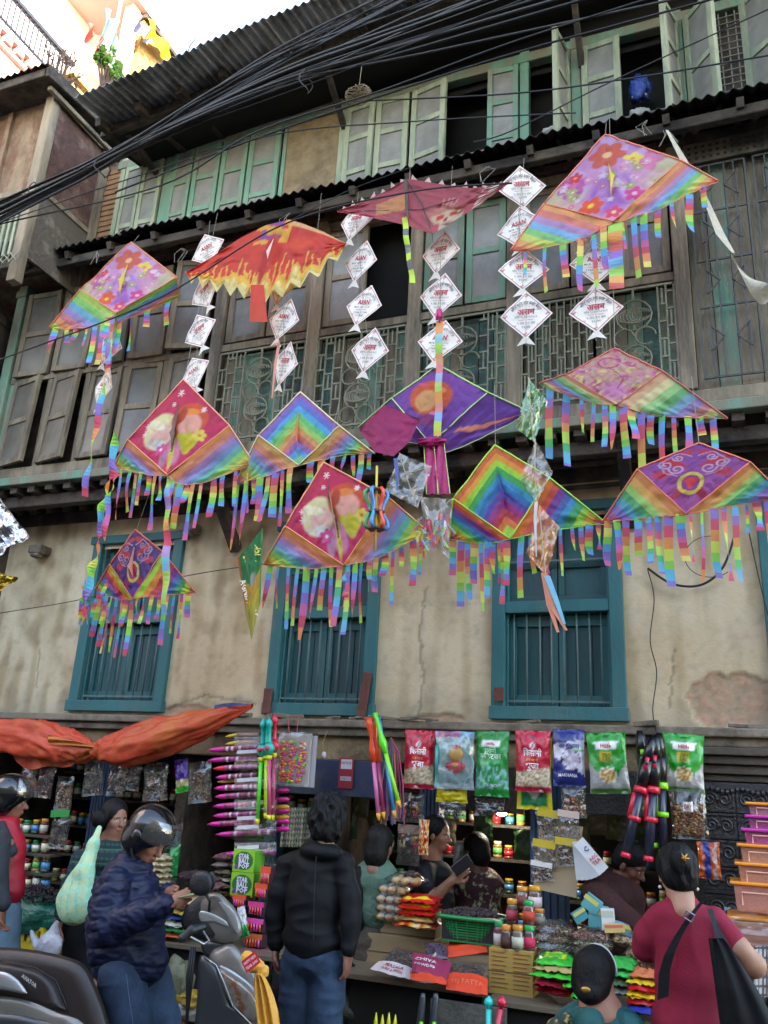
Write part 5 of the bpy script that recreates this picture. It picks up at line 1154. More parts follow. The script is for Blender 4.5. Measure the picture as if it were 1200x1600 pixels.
# ================================================================ goods of the shops
m_pack = mat('glossy_packet', attr='Col', rough=.28, var=.12, scale=10, bump=.5, bscale=22, coat=.3)
m_print = mat('packet_print', attr='Col', rough=.5, var=.05)
m_matte = mat('matte_goods', attr='Col', rough=.65, var=.2, scale=12, bump=.3)
m_plast = mat('coloured_plastic', attr='Col', rough=.3, var=.06, coat=.3)
m_card = mat('card_box', attr='Col', rough=.7, var=.12, scale=8)
f_bag = film_mat('clear_bag', '#a8a49c', .05, .12); f_bag2 = film_mat('milky_bag', '#8a867e', .1, .16)
def basis(ang=0., yaw=0., tilt=0.):
    m = Matrix.Rotation(yaw, 3, 'Z') @ Matrix.Rotation(tilt, 3, 'X') @ Matrix.Rotation(-ang, 3, 'Y')
    return m @ Vector((1, 0, 0)), m @ Vector((0, 0, 1)), m @ Vector((0, -1, 0))
def pillow(c, W, H_, T, ux, uy, un, paint, seed=0, n=18, crimp=.12):
    """both faces of a filled packet; returns mesh builder and its front surface"""
    def th(x, y):
        e = max(0, 1 - abs(x) ** 2.6) * max(0, 1 - (abs(y) / (1 - crimp * .6)) ** 3) if abs(y) < 1 - crimp * .6 else 0
        return e ** .7 * T * 1.35 * (1 + .5 * noise.noise(Vector((x * 2.2, y * 2.2, seed)))) + .009 * noise.noise(Vector((x * 4, y * 3, seed + 3))) + .005 * (1 - 4 * abs(noise.noise(Vector((x * 3.2 + y, y * 2.2, seed + 6)))))
    def sh(x, y): return x * (1 - .07 * (1 - abs(y) ** 2)) , y + .03 * noise.noise(Vector((x * 3, y, seed + 9)))
    def fr_(x, y):
        a, b_ = sh(x, y); return Vector(c) + ux * (a * W / 2) + uy * (b_ * H_ / 2) + un * th(x, y)
    def bk(x, y):
        a, b_ = sh(x, y); return Vector(c) + ux * (a * W / 2) + uy * (b_ * H_ / 2) - un * (th(x, y) * .8 + .001)
    q = MB(); pf = lambda u, v: paint(2 * u - 1, 2 * v - 1)
    q.grid(lambda u, v: fr_(2 * u - 1, 2 * v - 1), n, int(n * 1.5), pf); q.grid(lambda u, v: bk(2 * u - 1, 2 * v - 1), n // 2, n // 2, pf, flip=True)
    return q, fr_
def solid(c):
    a = np.array(hexc(c)); return lambda X, Y: np.tile(a, (len(X), 1))
def pack(name, lb, cat, px, py, w_, h_, y, paint, texts=(), T=.03, ang=0., yaw=0., tilt=0., group=None, mt=None, seed=None, n=20):
    if isinstance(paint, str): paint = solid(paint)
    mp_ = mpp(px, py, y); c = P(px, py, y); W, H_ = w_ * mp_, h_ * mp_; ux, uy, un = basis(ang, yaw, tilt)
    t = thing(name, lb, cat, c, group); q, f = pillow(c, W, H_, T, ux, uy, un, paint, seed if seed is not None else random.random() * 50, n); q.build('wrapper', mt or m_pack, t, sm=1)
    if texts:
        q = MB(); ar = W / H_
        for (txt, x, yy, hh, col, *r) in texts:
            text_onto(q, lambda a, b_: f(max(-1, min(1, a)), max(-1, min(1, b_))) + un * .003, txt, 0, 0, 1, col) if 0 else None
            vs, fs = text_pts(txt, .03); wd = max(p[0] for p in vs) - min(p[0] for p in vs); hx = hh / ar
            mxw = r[0] if r else 1.7
            if wd * hx > mxw: hx = mxw / wd
            q.add([f(max(-1, min(1, x + p[0] * hx)), yy + (p[1] - .5) * hh) + un * .003 for p in vs], fs, col)
        q.build('lettering', m_print, t)
    return t, f
def contents(t, c, ux, uy, un, W, H_, T, cols, n, r_, sc=(1, .6, .5), name='contents', y0=-.9, y1=.5):
    q = MB()
    for k in range(n):
        x = random.uniform(-.85, .85); y = y0 + (y1 - y0) * random.random() ** 1.1; d = random.uniform(-.7, .7) * (1 - x * x * .6)
        q.ball(c + ux * (x * W / 2) + uy * (y * H_ / 2) + un * (d * T), r_ * random.uniform(.7, 1.2), 6, 4, random.choice(cols), sc, Matrix.Rotation(random.uniform(0, 6), 3, Vector((random.random(), random.random(), 1)).normalized()))
    o = q.build(name, m_matte, t, sm=1); o['kind'] = 'stuff'; return o
def bagof(name, lb, cat, px, py, w_, h_, y, cols, n=120, r_=.008, T=.025, ang=0., yaw=0., tilt=0., film=None, label=None, fill=.5, group=None, sc=(1, .7, .6)):
    mp_ = mpp(px, py, y); c = P(px, py, y); W, H_ = w_ * mp_, h_ * mp_; ux, uy, un = basis(ang, yaw, tilt)
    t = thing(name, lb, cat, c, group); contents(t, c, ux, uy, un, W * .92, H_ * .92, T * .75, cols, n, r_, sc, y1=fill)
    q, f = pillow(c, W, H_, T * 1.15, ux, uy, un, solid('#ffffff'), random.random() * 50, 12); q.build('bag', film or f_bag, t, sm=1)
    if label:
        q = MB(); x0, x1, y0, y1, col = label[:5]; q.grid(lambda u, v: f(x0 + (x1 - x0) * u, y0 + (y1 - y0) * v) + un * .004, 6, 4, col=col)
        if len(label) > 5: text_onto(q, lambda a, b_: f(a, b_) + un * .006, label[5], (x0 + x1) / 2, (y0 + y1) / 2, (y1 - y0) * .45, label[6], .02, (x1 - x0) * .8)
        q.build('paper_label', m_print, t)
    return t
def hookstr(px, py0, py1, y):
    q = MB(); q.tube([P(px, py0, y + .02), P(px, py1, y)], .0018, 3); return q

# ---- hanging row of snack packets, right of centre
def p_kisani(X, Y):
    C = np.tile(np.array(hexc('#c01838')), (len(X), 1)); n = vnoise(X, Y, 3, 1.); k = Y < -.28 + .1 * X; C[k] = hexc('#c8b090'); n2 = vnoise(X, Y, 14, 2.); C[k & (n2 > .1)] = hexc('#e0d0b0'); C[k & (n2 < -.15)] = hexc('#a89070'); C[Y < -.86] = hexc('#b01838')
    for s_ in (-.14, 0, .14): blob(C, X, Y, s_, .82, .05, .035, '#401018')
    blob(C, X, Y, 0, .5, .15, .12, '#d8c8c8'); blob(C, X, Y, 0, .5, .09, .08, '#604048'); C[(np.abs(Y - .1) < .015) & (np.abs(X) < .55)] = hexc('#d8883a'); return C
KT = [('िकसानी', 0, .26, .2, '#f0e8e8', 1.1), ('चना चटपट', 0, .02, .08, '#e8a048', .9), ('भुजा', 0, -.17, .2, '#f0e8e8', 1.0)]
def p_green(X, Y):
    C = np.tile(np.array(hexc('#1e8a34')), (len(X), 1)); n = vnoise(X, Y, 3, 1.)
    for s_ in (-.14, 0, .14): blob(C, X, Y, s_, .84, .05, .035, '#103818')
    C[(np.abs(X) < .52 - .4 * (.56 - Y)) & (Y > .5) & (Y < .72)] = hexc('#e8e4e0')
    k = (Y < .3 + .3 * np.abs(X)) & (Y > -.75) & (n > .0); C[k] = hexc('#48a868'); k = (Y < -.1) & (Y > -.8) & (vnoise(X, Y, 6, 4.) > .05); C[k] = hexc('#8ab8b8'); return C
def p_corn(X, Y):
    C = np.tile(np.array(hexc('#2a9a30')), (len(X), 1)); n = vnoise(X, Y, 4, 3.)
    C[(np.abs(X) < .6 - .5 * (.62 - Y)) & (Y > .42) & (Y < .7)] = hexc('#ece8e4'); C[(np.abs(X) < .3) & (Y > .02) & (Y < .34)] = hexc('#c8a828')
    k = (Y < -.5 + .55 * X ** 2 + .1 * n); C[k] = hexc('#a8a8a4'); blob(C, X, Y, 0, -.4, .46, .27, '#e0dcc8'); blob(C, X, Y, 0, -.4, .4, .23, '#a87838'); C[(np.hypot(X / .4, (Y + .4) / .23) < 1) & (vnoise(X, Y, 16, 1.) > .05)] = hexc('#e0c080'); C[Y < -.82] = hexc('#48742c')
    for s_ in (-.14, 0, .14): blob(C, X, Y, s_, .86, .05, .03, '#184818')
    return C
def p_makh(X, Y):
    C = np.tile(np.array(hexc('#d8d4e0')), (len(X), 1)); C[Y > .55 + .1 * X] = hexc('#28307a'); C[(Y < -.3 - .3 * X)] = hexc('#28307a'); blob(C, X, Y, .1, -.08, .62, .42, '#2a2858'); 
    for k in range(90):
        a = random.uniform(0, 6.28); r_ = random.random() ** .5; blob(C, X, Y, .1 + .54 * r_ * math.cos(a), -.08 + .36 * r_ * math.sin(a), .1, .06, random.choice(['#e0d8e0', '#c8bcc8', '#b8a8b8']))
    C[(Y > .22) & (Y < .3) & (X > .3)] = hexc('#58a848'); return C
def p_yellow(X, Y):
    C = np.tile(np.array(hexc('#d8c418')), (len(X), 1)); C[(np.abs(X) < .75) & (Y < -.1) & (Y > -.9)] = hexc('#1a7a48'); blob(C, X, Y, 0, -.4, .4, .3, '#b8c0b8'); return C
def p_toy(X, Y):
    C = np.tile(np.array(hexc('#8aa8a8')), (len(X), 1)); C[Y > .75] = hexc('#b868a8'); C[(Y > .75) & (X > .25)] = hexc('#68b0d0'); C[(X < -.7) & (Y < .7)] = hexc('#58c0b8'); return C
YH = -.36
pack('snack_packet', 'green packet with bowl and white name ribbon, behind the toy guns at right', 'snack packet', 1068, 1192, 62, 88, YH + .02, p_corn, [('Hilife', 0, .56, .14, '#b82838', .55), ('CORN', 0, .26, .13, '#2a7a28', .4), ('FLAKES', 0, .12, .13, '#2a7a28', .4)], ang=-.05, yaw=.1)
pack('snack_packet', 'yellow and green packet peeping out under the second red packet', 'snack packet', 835, 1208, 56, 108, YH + .05, p_yellow, T=.02)
pack('snack_packet', 'first red puffed rice packet from the left of the hanging row', 'snack packet', 655, 1186, 50, 88, YH, p_kisani, KT, ang=.0, yaw=.08)
pack('snack_packet', 'yellow packet sticking out below the toy bag', 'snack packet', 706, 1236, 52, 34, YH + .04, '#d8c418', [('CHOW', 0, .1, .3, '#283020', .9)], T=.02)
t, f = pack('toy_bag', 'clear bag with a round headed red and yellow toy in the hanging row', 'toy bag', 710, 1186, 64, 84, YH - .02, p_toy, [('Water Gun', -.2, .87, .14, '#d83868', 1.2)], mt=None, T=.02)
q = MB(); c = P(712, 1178, YH - .05); q.ball(c, .055, 14, 10, '#c89a30', (1, .5, .9)); q.ball(c + Vector((0, .004, .035)), .05, 12, 8, '#b82030', (.55, .55, .6)); q.ball(c + Vector((0, 0, -.085)), .06, 12, 8, '#b81e38', (1, .4, .75)); q.ball(c + Vector((0, -.012, -.075)), .03, 10, 6, '#d0a030', (1, .5, .6)); q.ball(c + Vector((-.05, -.0, -.08)), .022, 8, 6, '#b81e38'); q.ball(c + Vector((.05, 0, -.08)), .022, 8, 6, '#b81e38')
q.build('plastic_toy', m_plast, t, sm=1)
q = MB(); q.tube([P(683, 1165, YH - .04), P(682, 1210, YH - .04)], .012, 6, '#48b8b0'); q.tube([P(690 + 50 * math.sin(a) * .6 + 20, 1196 - 28 * math.cos(a), YH - .05) for a in np.linspace(.6, 2.7, 9)], .004, 5, '#7ab8b8'); q.build('tube', m_plast, t, sm=1)
q, ff = pillow(P(710, 1188, YH - .045), .29, .38, .03, *basis(), solid('#ffffff'), 3, 12); q.build('film', f_bag, t, sm=1)
pack('snack_packet', 'plain bright green snack packet with pale green lettering in the hanging row', 'snack packet', 769, 1193, 56, 98, YH, p_green, [('Hilife', 0, .6, .1, '#b82838', .55), ('पुरानो', 0, .38, .14, '#a8e0b0', .9), ('मकै भटमास', 0, .22, .16, '#c8e8c8', 1.3), ('CRUNCHY', .1, -.66, .09, '#d0e0e0', 1.)], yaw=-.06)
pack('snack_packet', 'second red puffed rice packet, hanging over a yellow one', 'snack packet', 833, 1189, 56, 92, YH - .02, p_kisani, KT, yaw=.05)
pack('snack_packet', 'white and dark blue packet showing white fox nuts', 'snack packet', 889, 1184, 50, 86, YH, p_makh, [('काजुखाना', 0, .42, .15, '#3a4088', 1.4), ('MAKHANA', -.1, -.62, .11, '#e8e4ec', 1.2)], yaw=.2)
pack('snack_packet', 'green packet with bowl and white name ribbon, left of the toy guns', 'snack packet', 950, 1192, 62, 92, YH - .02, p_corn, [('Hilife', 0, .56, .14, '#b82838', .55), ('CORN', 0, .26, .13, '#2a7a28', .4), ('FLAKES', 0, .12, .13, '#2a7a28', .4)], ang=.06, yaw=-.05)
for x in (640, 660, 706, 769, 833, 889, 950, 1066): pass
# clear bags of nuts below
NUT = ['#a8703a', '#c08a50', '#8a5428', '#d0a468']
bagof('nut_bag', 'large clear bag of brown nuts hanging right of the toy guns', 'bag of nuts', 1076, 1272, 56, 74, -.38, NUT, 260, .0105, .035, ang=.03, label=(-.25, .3, .1, .5, '#e0d8cc', 'DRY', '#b03030'), fill=.35)
bagof('nut_bag', 'clear bag of orange nuts under the white and blue packet', 'bag of nuts', 896, 1252, 40, 48, -.36, ['#a85a30', '#c87840', '#e0c8a0'], 90, .009, .025, fill=.2)
DK = ['#2e1c16', '#3c241c', '#4a2a24']; RD = ['#501418', '#381014', '#6a1c20']
for i, (px, py, w_, h_, cl, hd, lb) in enumerate(((856, 1288, 36, 40, DK, '#b8a020', 'strip bag of dark dates, upper left of the card'), (888, 1288, 36, 38, ['#7a6050', '#a88a70'], '#c8b0a0', 'strip bag of pale brown dried fruit, upper right of the card'),
        (850, 1336, 38, 42, ['#9a8a78', '#b8a890', '#8a7468'], '#c0a828', 'strip bag of pale mixed spice, middle left of the card'), (884, 1332, 36, 40, RD, '#c0a828', 'strip bag of deep red dried berries, middle right of the card'), (846, 1362, 36, 28, RD, '#d8d0c8', 'lowest strip bag of dark berries on the card'))):
    t = bagof('spice_bag', lb, 'spice bag', px, py, w_, h_, -.48 - .01 * (i % 2), cl, 90, .006, .014, fill=.55, ang=.1, film=f_bag2)
    q = MB(); ux, uy, un = basis(.1); c = P(px, py - h_ * .42, -.5 - .01 * (i % 2)); q.obox(c, w_ * .0038, .004, h_ * .0011, Matrix.Rotation(-.1, 3, 'Y') if 0 else Matrix.Rotation(.1, 3, 'Y'), hd); q.build('header_card', m_card, t)
q = MB(); q.obox(P(872, 1340, -.45), .27, .004, .42, Matrix.Rotation(.12, 3, 'Y'), '#b09a78'); tag(q.build('backing_card', m_card), 'tan cardboard behind the strip bags of dried fruit', 'card')
t = thing('paper_fan', 'fan of white paper envelopes hanging beside the dried fruit bags', 'paper envelopes', P(905, 1320, -.55))
for k in range(6):
    a = -.1 - k * .13; o = P(903, 1312, -.54); q = MB(); R_ = Matrix.Rotation(a, 3, 'Y'); c = o + R_ @ Vector((0, 0, -.12)); c.y -= .006 * k; q.obox(c, .075, .003, .22, R_, '#c8c8c8' if k < 5 else '#dcdcdc'); q.build('envelope', m_card, t)
q = MB(); R_ = Matrix.Rotation(-.75, 3, 'Y'); o = P(903, 1312, -.58)
text_onto(q, lambda x, y: o + R_ @ Vector((x, 0, y)), 'C', -.0, -.07, .03, '#283a70', .04); text_onto(q, lambda x, y: o + R_ @ Vector((x, 0, y)), 'ACC', 0, -.13, .02, '#b82030', .03); text_onto(q, lambda x, y: o + R_ @ Vector((x, 0, y)), 'TEA', 0, -.16, .022, '#b82030', .03); q.build('lettering', m_print, t)
# bags and boards hanging deeper
bagof('spice_bag', 'flat clear bag of dark spice with brown header on the blue post', 'spice bag', 638, 1320, 38, 60, -.3, DK + ['#4a3a34'], 130, .007, .012, label=(-.95, .95, .55, .98, '#7a6458'), fill=.6, film=f_bag2)
pack('snack_packet', 'slim red and gold packet hanging at the blue post', 'snack packet', 662, 1308, 17, 52, -.34, lambda X, Y: bands(np.clip((vnoise(X, Y, 3, 2.) + .5), 0, .99), ['#a81818', '#c82018', '#d0a848', '#e0d0a0', '#b81c18']), T=.012)
for i, (px, py, w_, h_, cl) in enumerate(((640, 1262, 50, 44, DK), (706, 1262, 48, 30, ['#33302e', '#282423']), (765, 1262, 50, 26, ['#3a3434', '#2a2626']))):
    bagof('dark_bag', ('dark bag of spices under the first red packet', 'dark bag below the yellow packet', 'dark bag below the bright green packet')[i], 'spice bag', px, py, w_, h_, -.3, cl, 60, .01, .02, fill=.6, film=f_bag2)
# ---- toy guns at right (long tubes with bubble handles)
def toy_gun(lb, top, bot, y, colr, long=True):
    a, b_ = P(*top, y), P(*bot, y - .05); d = (b_ - a); L_ = d.length; u = d.normalized(); t = thing('bubble_gun', lb, 'toy gun', a, 'black bubble guns with coloured trim')
    bk_ = '#0e0e12'
    def seg(name, s0, s1, r0, r1, col, n=8, ml=m_plast, off=(0, 0, 0)): r0 *= 1.3; r1 *= 1.3; q = MB(); o = Vector(off); q.tube([a + u * L_ * s0 + o, a + u * L_ * (s0 + s1) / 2 + o, a + u * L_ * s1 + o], [r0, (r0 + r1) / 2 * 1.05, r1], n, col); return q.build(name, ml, t, sm=1)
    seg('handle', 0, .2, .018, .03, bk_); seg('body', .2, .42, .034, .026, bk_); seg('trim', .17, .27, .01, .012, colr, off=(-.0, -.03, 0)); seg('collar', .42, .47, .032, .032, colr, 10)
    seg('grip', .47, .66, .012, .012, colr, 6, off=(-.03, -.01, 0)); seg('collar', .66, .7, .03, .03, colr, 10); seg('tube', .44, .97, .022, .02, '#23263a', 10, off=(0, 0, 0)); seg('tip', .96, 1., .022, .022, colr, 10)
    q = MB(); q.ball(a + u * L_ * .22 + Vector((0, -.036, 0)), .014, 8, 6, '#101012'); q.ball(a + u * L_ * .27 + Vector((0, -.036, 0)), .009, 8, 6, '#101012'); q.build('hole', m_plast, t, sm=1)
toy_gun('lime trimmed bubble gun, leftmost at the top of the bunch', (1000, 1142), (1022, 1325), -.5, '#8fe01c')
toy_gun('lime trimmed bubble gun, rightmost of the bunch', (1030, 1146), (1037, 1336), -.52, '#8fe01c')
toy_gun('red trimmed bubble gun in front, pointing down left', (1020, 1153), (977, 1340), -.62, '#d0203a')
toy_gun('red trimmed bubble gun in front, pointing straight down', (1026, 1149), (1013, 1346), -.6, '#d0203a')
# ---- swords, bubble wands, threads, magenta pens (left of centre)
def stick_toy(lb, top, bot, y, head, body, name='toy_sword', group=None):
    a, b_ = P(*top, y), P(*bot, y); d = b_ - a; t = thing(name, lb, 'toy sword', a, group); s = lambda k: a + d * k
    q = MB(); q.tube([s(0), s(.04), s(.08), s(.1), s(.24), s(.26)], [.004, .022, .028, .014, .016, .02], 8, head); q.build('pommel', m_plast, t, sm=1)
    q = MB(); q.ball(s(.31), .042, 10, 8, head, (1, .7, 1)); q.build('guard', m_plast, t, sm=1); q = MB(); q.ball(s(.31) + Vector((0, -.03, 0)), .018, 8, 6, '#c02048'); q.build('button', m_plast, t, sm=1)
    q = MB(); q.tube([s(.38), s(.42)], [.024, .02], 8, '#c8d020'); q.build('ring', m_plast, t, sm=1)
    q = MB(); q.tube([s(.41), s(.96)], [.015, .014], 8, body); q.build('blade', m_plast, t, sm=1); q = MB(); q.tube([s(.95), s(1.)], [.017, .012], 8, '#d8d020'); q.build('tip', m_plast, t, sm=1)
stick_toy('red headed toy sword with dark pink blade behind the turquoise ones', (430, 1115), (426, 1282), -.62, '#d01c40', '#b0406a')
stick_toy('turquoise headed toy sword with green blade, left one', (412, 1122), (402, 1288), -.66, '#18a898', '#58d028')
stick_toy('turquoise headed toy sword with pink blade, right one', (421, 1121), (420, 1282), -.68, '#18a898', '#b84870')
stick_toy('toy sword with yellow green blade between the turquoise ones', (416, 1124), (415, 1279), -.64, '#18a898', '#b8e020')
def wand(lb, top, bot, y, c0, c1, r_=.016, flare=True):
    a, b_ = P(*top, y), P(*bot, y); d = b_ - a; t = thing('bubble_wand', lb, 'bubble wand', a); s = lambda k: a + d * k
    q = MB(); q.tube([s(0), s(.08), s(.2), s(.32), s(.44)], [.036 if flare else r_ * 1.1, .03 if flare else r_, .014, .03, .02], 8, c0); q.build('handle', m_plast, t, sm=1)
    q = MB(); q.tube([s(.43), s(.94)], [r_, r_ * .9], 8, c1); q.build('tube', m_plast, t, sm=1); q = MB(); q.tube([s(.93), s(1)], [r_ * 1.1, .008], 8, '#d8a020'); q.build('tip', m_plast, t, sm=1)
wand('orange headed wand with pink tube at the central post', (578, 1122), (592, 1282), -.55, '#e0481c', '#c86a98')
wand('orange headed wand with plum tube just behind the pink one', (584, 1124), (600, 1280), -.53, '#e0481c', '#a03a60')
wand('blue wand crossing behind the lime one', (592, 1120), (617, 1278), -.5, '#2878b8', '#2a8ac0', .014, False)
wand('lime green wand leaning to the right', (586, 1114), (625, 1262), -.57, '#58d828', '#8ae028', .016, False)
t = thing('thread_bundle', 'hank of multicoloured twisted threads hanging behind the wands', 'threads', P(615, 1150, -.45))
for k in range(40):
    q = MB(); x = random.uniform(-17, 17); q.tube([P(611, 1152, -.45), P(613 + x * .6, 1175, -.45), P(613 + x, 1225, -.45 + random.uniform(-.02, .02)), P(613 + x * 1.1, random.uniform(1265, 1290), -.45)], .0035, 4, random.choice(['#a83858', '#5a4a88', '#b8703a', '#707088', '#8a3a68', '#3a5a80'])); q.build('thread', m_matte, t)
# card with balloons
t = thing('balloon_card', 'clear pack of small bright balloons in columns beside the turquoise swords', 'balloon pack', P(458, 1185, -.5))
c = P(459, 1186, -.5); q = MB(); q.obox(c, .27, .01, .36, None, '#c0bcb8'); q.obox(c + Vector((.03, .02, -.01)), .28, .01, .36, None, '#a8a4a4'); q.build('card', m_card, t)
for k in range(3):
    q = MB()
    for i in range(46): q.ball(c + Vector((-.085 + k * .078 + random.uniform(-.026, .026), -.016, .12 - i * .0062 + random.uniform(-.005, .005))), .014, 6, 4, random.choice(['#e02058', '#f03878', '#f09018', '#e8e020', '#48c838', '#e85030', '#d828a0', '#f06828']), (1.2, .5, .7))
    o = q.build('balloons', m_plast, t, sm=1); o['kind'] = 'stuff'
q, ff = pillow(c + Vector((0, -.022, 0)), .29, .38, .012, *basis(), solid('#ffffff'), 3, 10); q.build('film', f_bag, t, sm=1)
q = MB(); q.tube([P(452, 1146, -.5), P(450, 1120, -.4), P(466, 1120, -.4), P(464, 1146, -.5)], .003, 4, '#b84858'); q.build('string', m_matte, t)
# magenta cone pens in clear strips
def pen_(lb, px0, px1, py, y, colr, dy=0, group=None):
    a, b_ = P(px0, py + dy, y), P(px1, py, y); d = b_ - a; t = thing('toy_pen', lb, 'bubble pen', a, 'bubble pens in the clear strip'); s = lambda k: a + d * k
    q = MB(); q.tube([s(0), s(.1), s(.28)], [.003, .014, .021], 8, colr); q.build('cap', m_plast, t, sm=1)
    q = MB(); n = 14
    for i in range(n): q.tube([s(.28 + .7 * i / n), s(.28 + .7 * (i + 1) / n)], .02, 8, random.choice(['#b04078', '#d8b8c8', '#703050', '#a84888', '#8a3a50']), caps=False)
    q.build('barrel', m_plast, t, sm=1)
rows = [(325, 1168, '#c81c8a'), (325, 1184, '#c81c8a'), (333, 1197, '#d02038'), (337, 1211, '#c81c8a'), (334, 1228, '#c81c8a'), (336, 1241, '#c81c8a'), (333, 1256, '#c81c8a'), (333, 1271, '#c81c8a'), (324, 1284, '#c81c8a'), (337, 1300, '#c81c8a'), (338, 1332, '#c81c8a')]
ordn = ['first', 'second', 'third (red capped)', 'fourth', 'fifth', 'sixth', 'seventh', 'eighth', 'ninth', 'tenth', 'lowest']
for i, (x, py, c_) in enumerate(rows): pen_(f'{ordn[i]} magenta cone pen from the top of the hanging strip', x, 404 if i < 9 else 430, py, -.6, c_, 4)
for i, py in enumerate((1151, 1163, 1175, 1222, 1234, 1246, 1260, 1286)):
    a, b_ = P(352 if i < 3 else 340, py, -.56), P(372, py - 3, -.56); q = MB(); q.tube([a, a.lerp(b_, .3), b_], [.003, .012, .016], 8, '#c8a838'); q.tube([b_, P(404, py - 3, -.56)], .016, 8, '#a8847a')
    tag(q.build('toy_pen', m_plast, sm=1), 'yellow cone pen, %s of the rear strip behind the magenta ones' % ('first', 'second', 'third', 'fourth', 'fifth', 'sixth', 'seventh', 'lowest')[i], 'bubble pen')
t = thing('clear_strip', 'clear plastic sleeve that holds the magenta cone pens', 'plastic sleeve', P(390, 1240, -.64))
q = MB(); q.grid(lambda u, v: P(366 + 66 * u, 1142 + 210 * v, -.635 + .02 * math.sin(v * 40)), 4, 60); q.build('sleeve', f_bag, t, sm=1)
for py in (1178, 1222, 1282, 1296, 1328):
    q = MB(); a, b_ = P(370, py, -.645), P(404, py - 2, -.645); q.add([a, b_, b_ + Vector((0, 0, .025)), a + Vector((0, 0, .025))], [(0, 1, 2, 3)], '#c8c4c8'); q.build('paper_band', m_card, t)
for i, (py, c_) in enumerate(((1236, '#b01870'), (1250, '#b01870'), (1268, '#b01870'), (1284, '#c81c8a'), (1296, '#c81c8a'), (1262, '#b88018'), (1278, '#b88018'))):
    a, b_ = P(432, py, -.5), P(452, py - 1, -.5); q = MB(); q.tube([a, b_.lerp(a, .2), b_], [.019, .019, .008], 8, c_); tag(q.build('pen_end', m_plast, sm=1), f'blunt {"orange" if i > 4 else "magenta"} pen end sticking out right of the strip, {("first","second","third","fourth","fifth","upper","lower")[i]} one', 'bubble pen')
# ---- jars, boxes and shelf goods
def jar_mesh(r_, h, body, lid, label, glass=True):
    q = MB(); q.lathe((0, 0, 0), [(r_ * .9, 0), (r_, .01), (r_, h * .22)], 10, body); q.lathe((0, 0, 0), [(r_ * 1.01, h * .22), (r_ * 1.01, h * .62)], 10, label); q.lathe((0, 0, 0), [(r_, h * .62), (r_, h * .74), (r_ * .78, h * .82)], 10, body); q.lathe((0, 0, 0), [(r_ * .84, h * .8), (r_ * .86, h * .98), (r_ * .7, h)], 10, lid)
    return q
JC = [('#5a2418', '#c88a20', '#c8c0b0'), ('#3a5a28', '#1c7a3c', '#d8d4c8'), ('#7a2018', '#c8a020', '#b82028'), ('#4a3018', '#b82828', '#e0d8b0'), ('#28402a', '#c8941c', '#4a80b0'), ('#8a6a38', '#d8c8a0', '#58a048')]
jm_ = [jar_mesh(.036, .115, *c).mesh('jar', m_plast, True) for c in JC]
def shelf(lb, x0, x1, y, z, depth=.22, mt=None, cat='shelf'):
    q = MB(); q.box(x0, x1, y, y + depth, z - .02, z); return tag(q.build('wall_shelf', mt or m_darkwood), lb, cat)
def jar_row(lb, x0, x1, y, z, step=.085, group=None, rows_=1, s_=1.):
    x = x0
    while x < x1:
        for r_ in range(rows_):
            o = bpy.data.objects.new('jar', random.choice(jm_)); COL.objects.link(o); o.location = (x + random.uniform(-.008, .008), y + r_ * .09, z); o.scale = (s_, s_, s_ * random.uniform(.85, 1.15)); o.rotation_euler = (0, 0, random.uniform(0, 6)); tag(o, lb, 'jar', group or lb)
        x += step * s_
def zz(px, py, y): return P(px, py, y).z
def xx_(px, py, y): return P(px, py, y).x
# left shop rack of jars (behind the red jacket)
for i, py in enumerate((1303, 1332, 1362, 1388)):
    x0, x1, z = xx_(18, py, -.25), xx_(84, py, -.25), zz(50, py, -.25)
    shelf(('top', 'second', 'third', 'lowest')[i] + ' narrow shelf of the jar rack beside the red jacket', x0, x1, -.3, z, .14)
    jar_row('small jar with bright lid and label on the ' + ('top', 'second', 'third', 'lowest')[i] + ' shelf of the left rack', x0 + .05, x1 - .03, -.24, z, .094, 'jars of the left rack')
# dim shelves on the back wall
for bi, (x0, x1, where) in enumerate(((-6.0, -4.4, 'left shop'), (-4.15, -2.95, 'middle shop'), (-2.8, -1.45, 'right shop'), (-1.35, -.4, 'far right shop'))):
    for i, z in enumerate((.7, .95, 1.2, 1.45, 1.68)):
        yb = .72 if bi else .6
        shelf(f'{("lowest", "second", "third", "fourth", "top")[i]} dim shelf at the back of the {where}', x0, x1, yb, z)
        jar_row(f'small jar on the {("lowest", "second", "third", "fourth", "top")[i]} dim shelf at the back of the {where}', x0 + .05, x1 - .04, yb + .06, z, .1, 'jars on the dim back shelves')
# hanging packets in the dark
for k in range(16):
    bi = k % 4; px = (545, 590, 700, 740, 820, 960, 935, 980, 1000, 560, 610, 720, 755, 905, 925, 520)[k]; py = (1285, 1290, 1300, 1330, 1320, 1290, 1280, 1295, 1290, 1255, 1262, 1340, 1290, 1300, 1262, 1262)[k]
    pack('hanging_packet', ['dim green', 'dim olive', 'dim tan', 'dim silver'][bi] + ' packet hanging inside the dark shop, ' + ['left of the blue post', 'over the women', 'near the lamp', 'behind the toy guns'][(k // 4)], 'snack packet', px, py, random.uniform(24, 36), random.uniform(36, 50), .45, ['#3a5a30', '#6a6a38', '#7a6a50', '#8a8a84'][bi], T=.02, group='dim packets inside the shops', n=10)
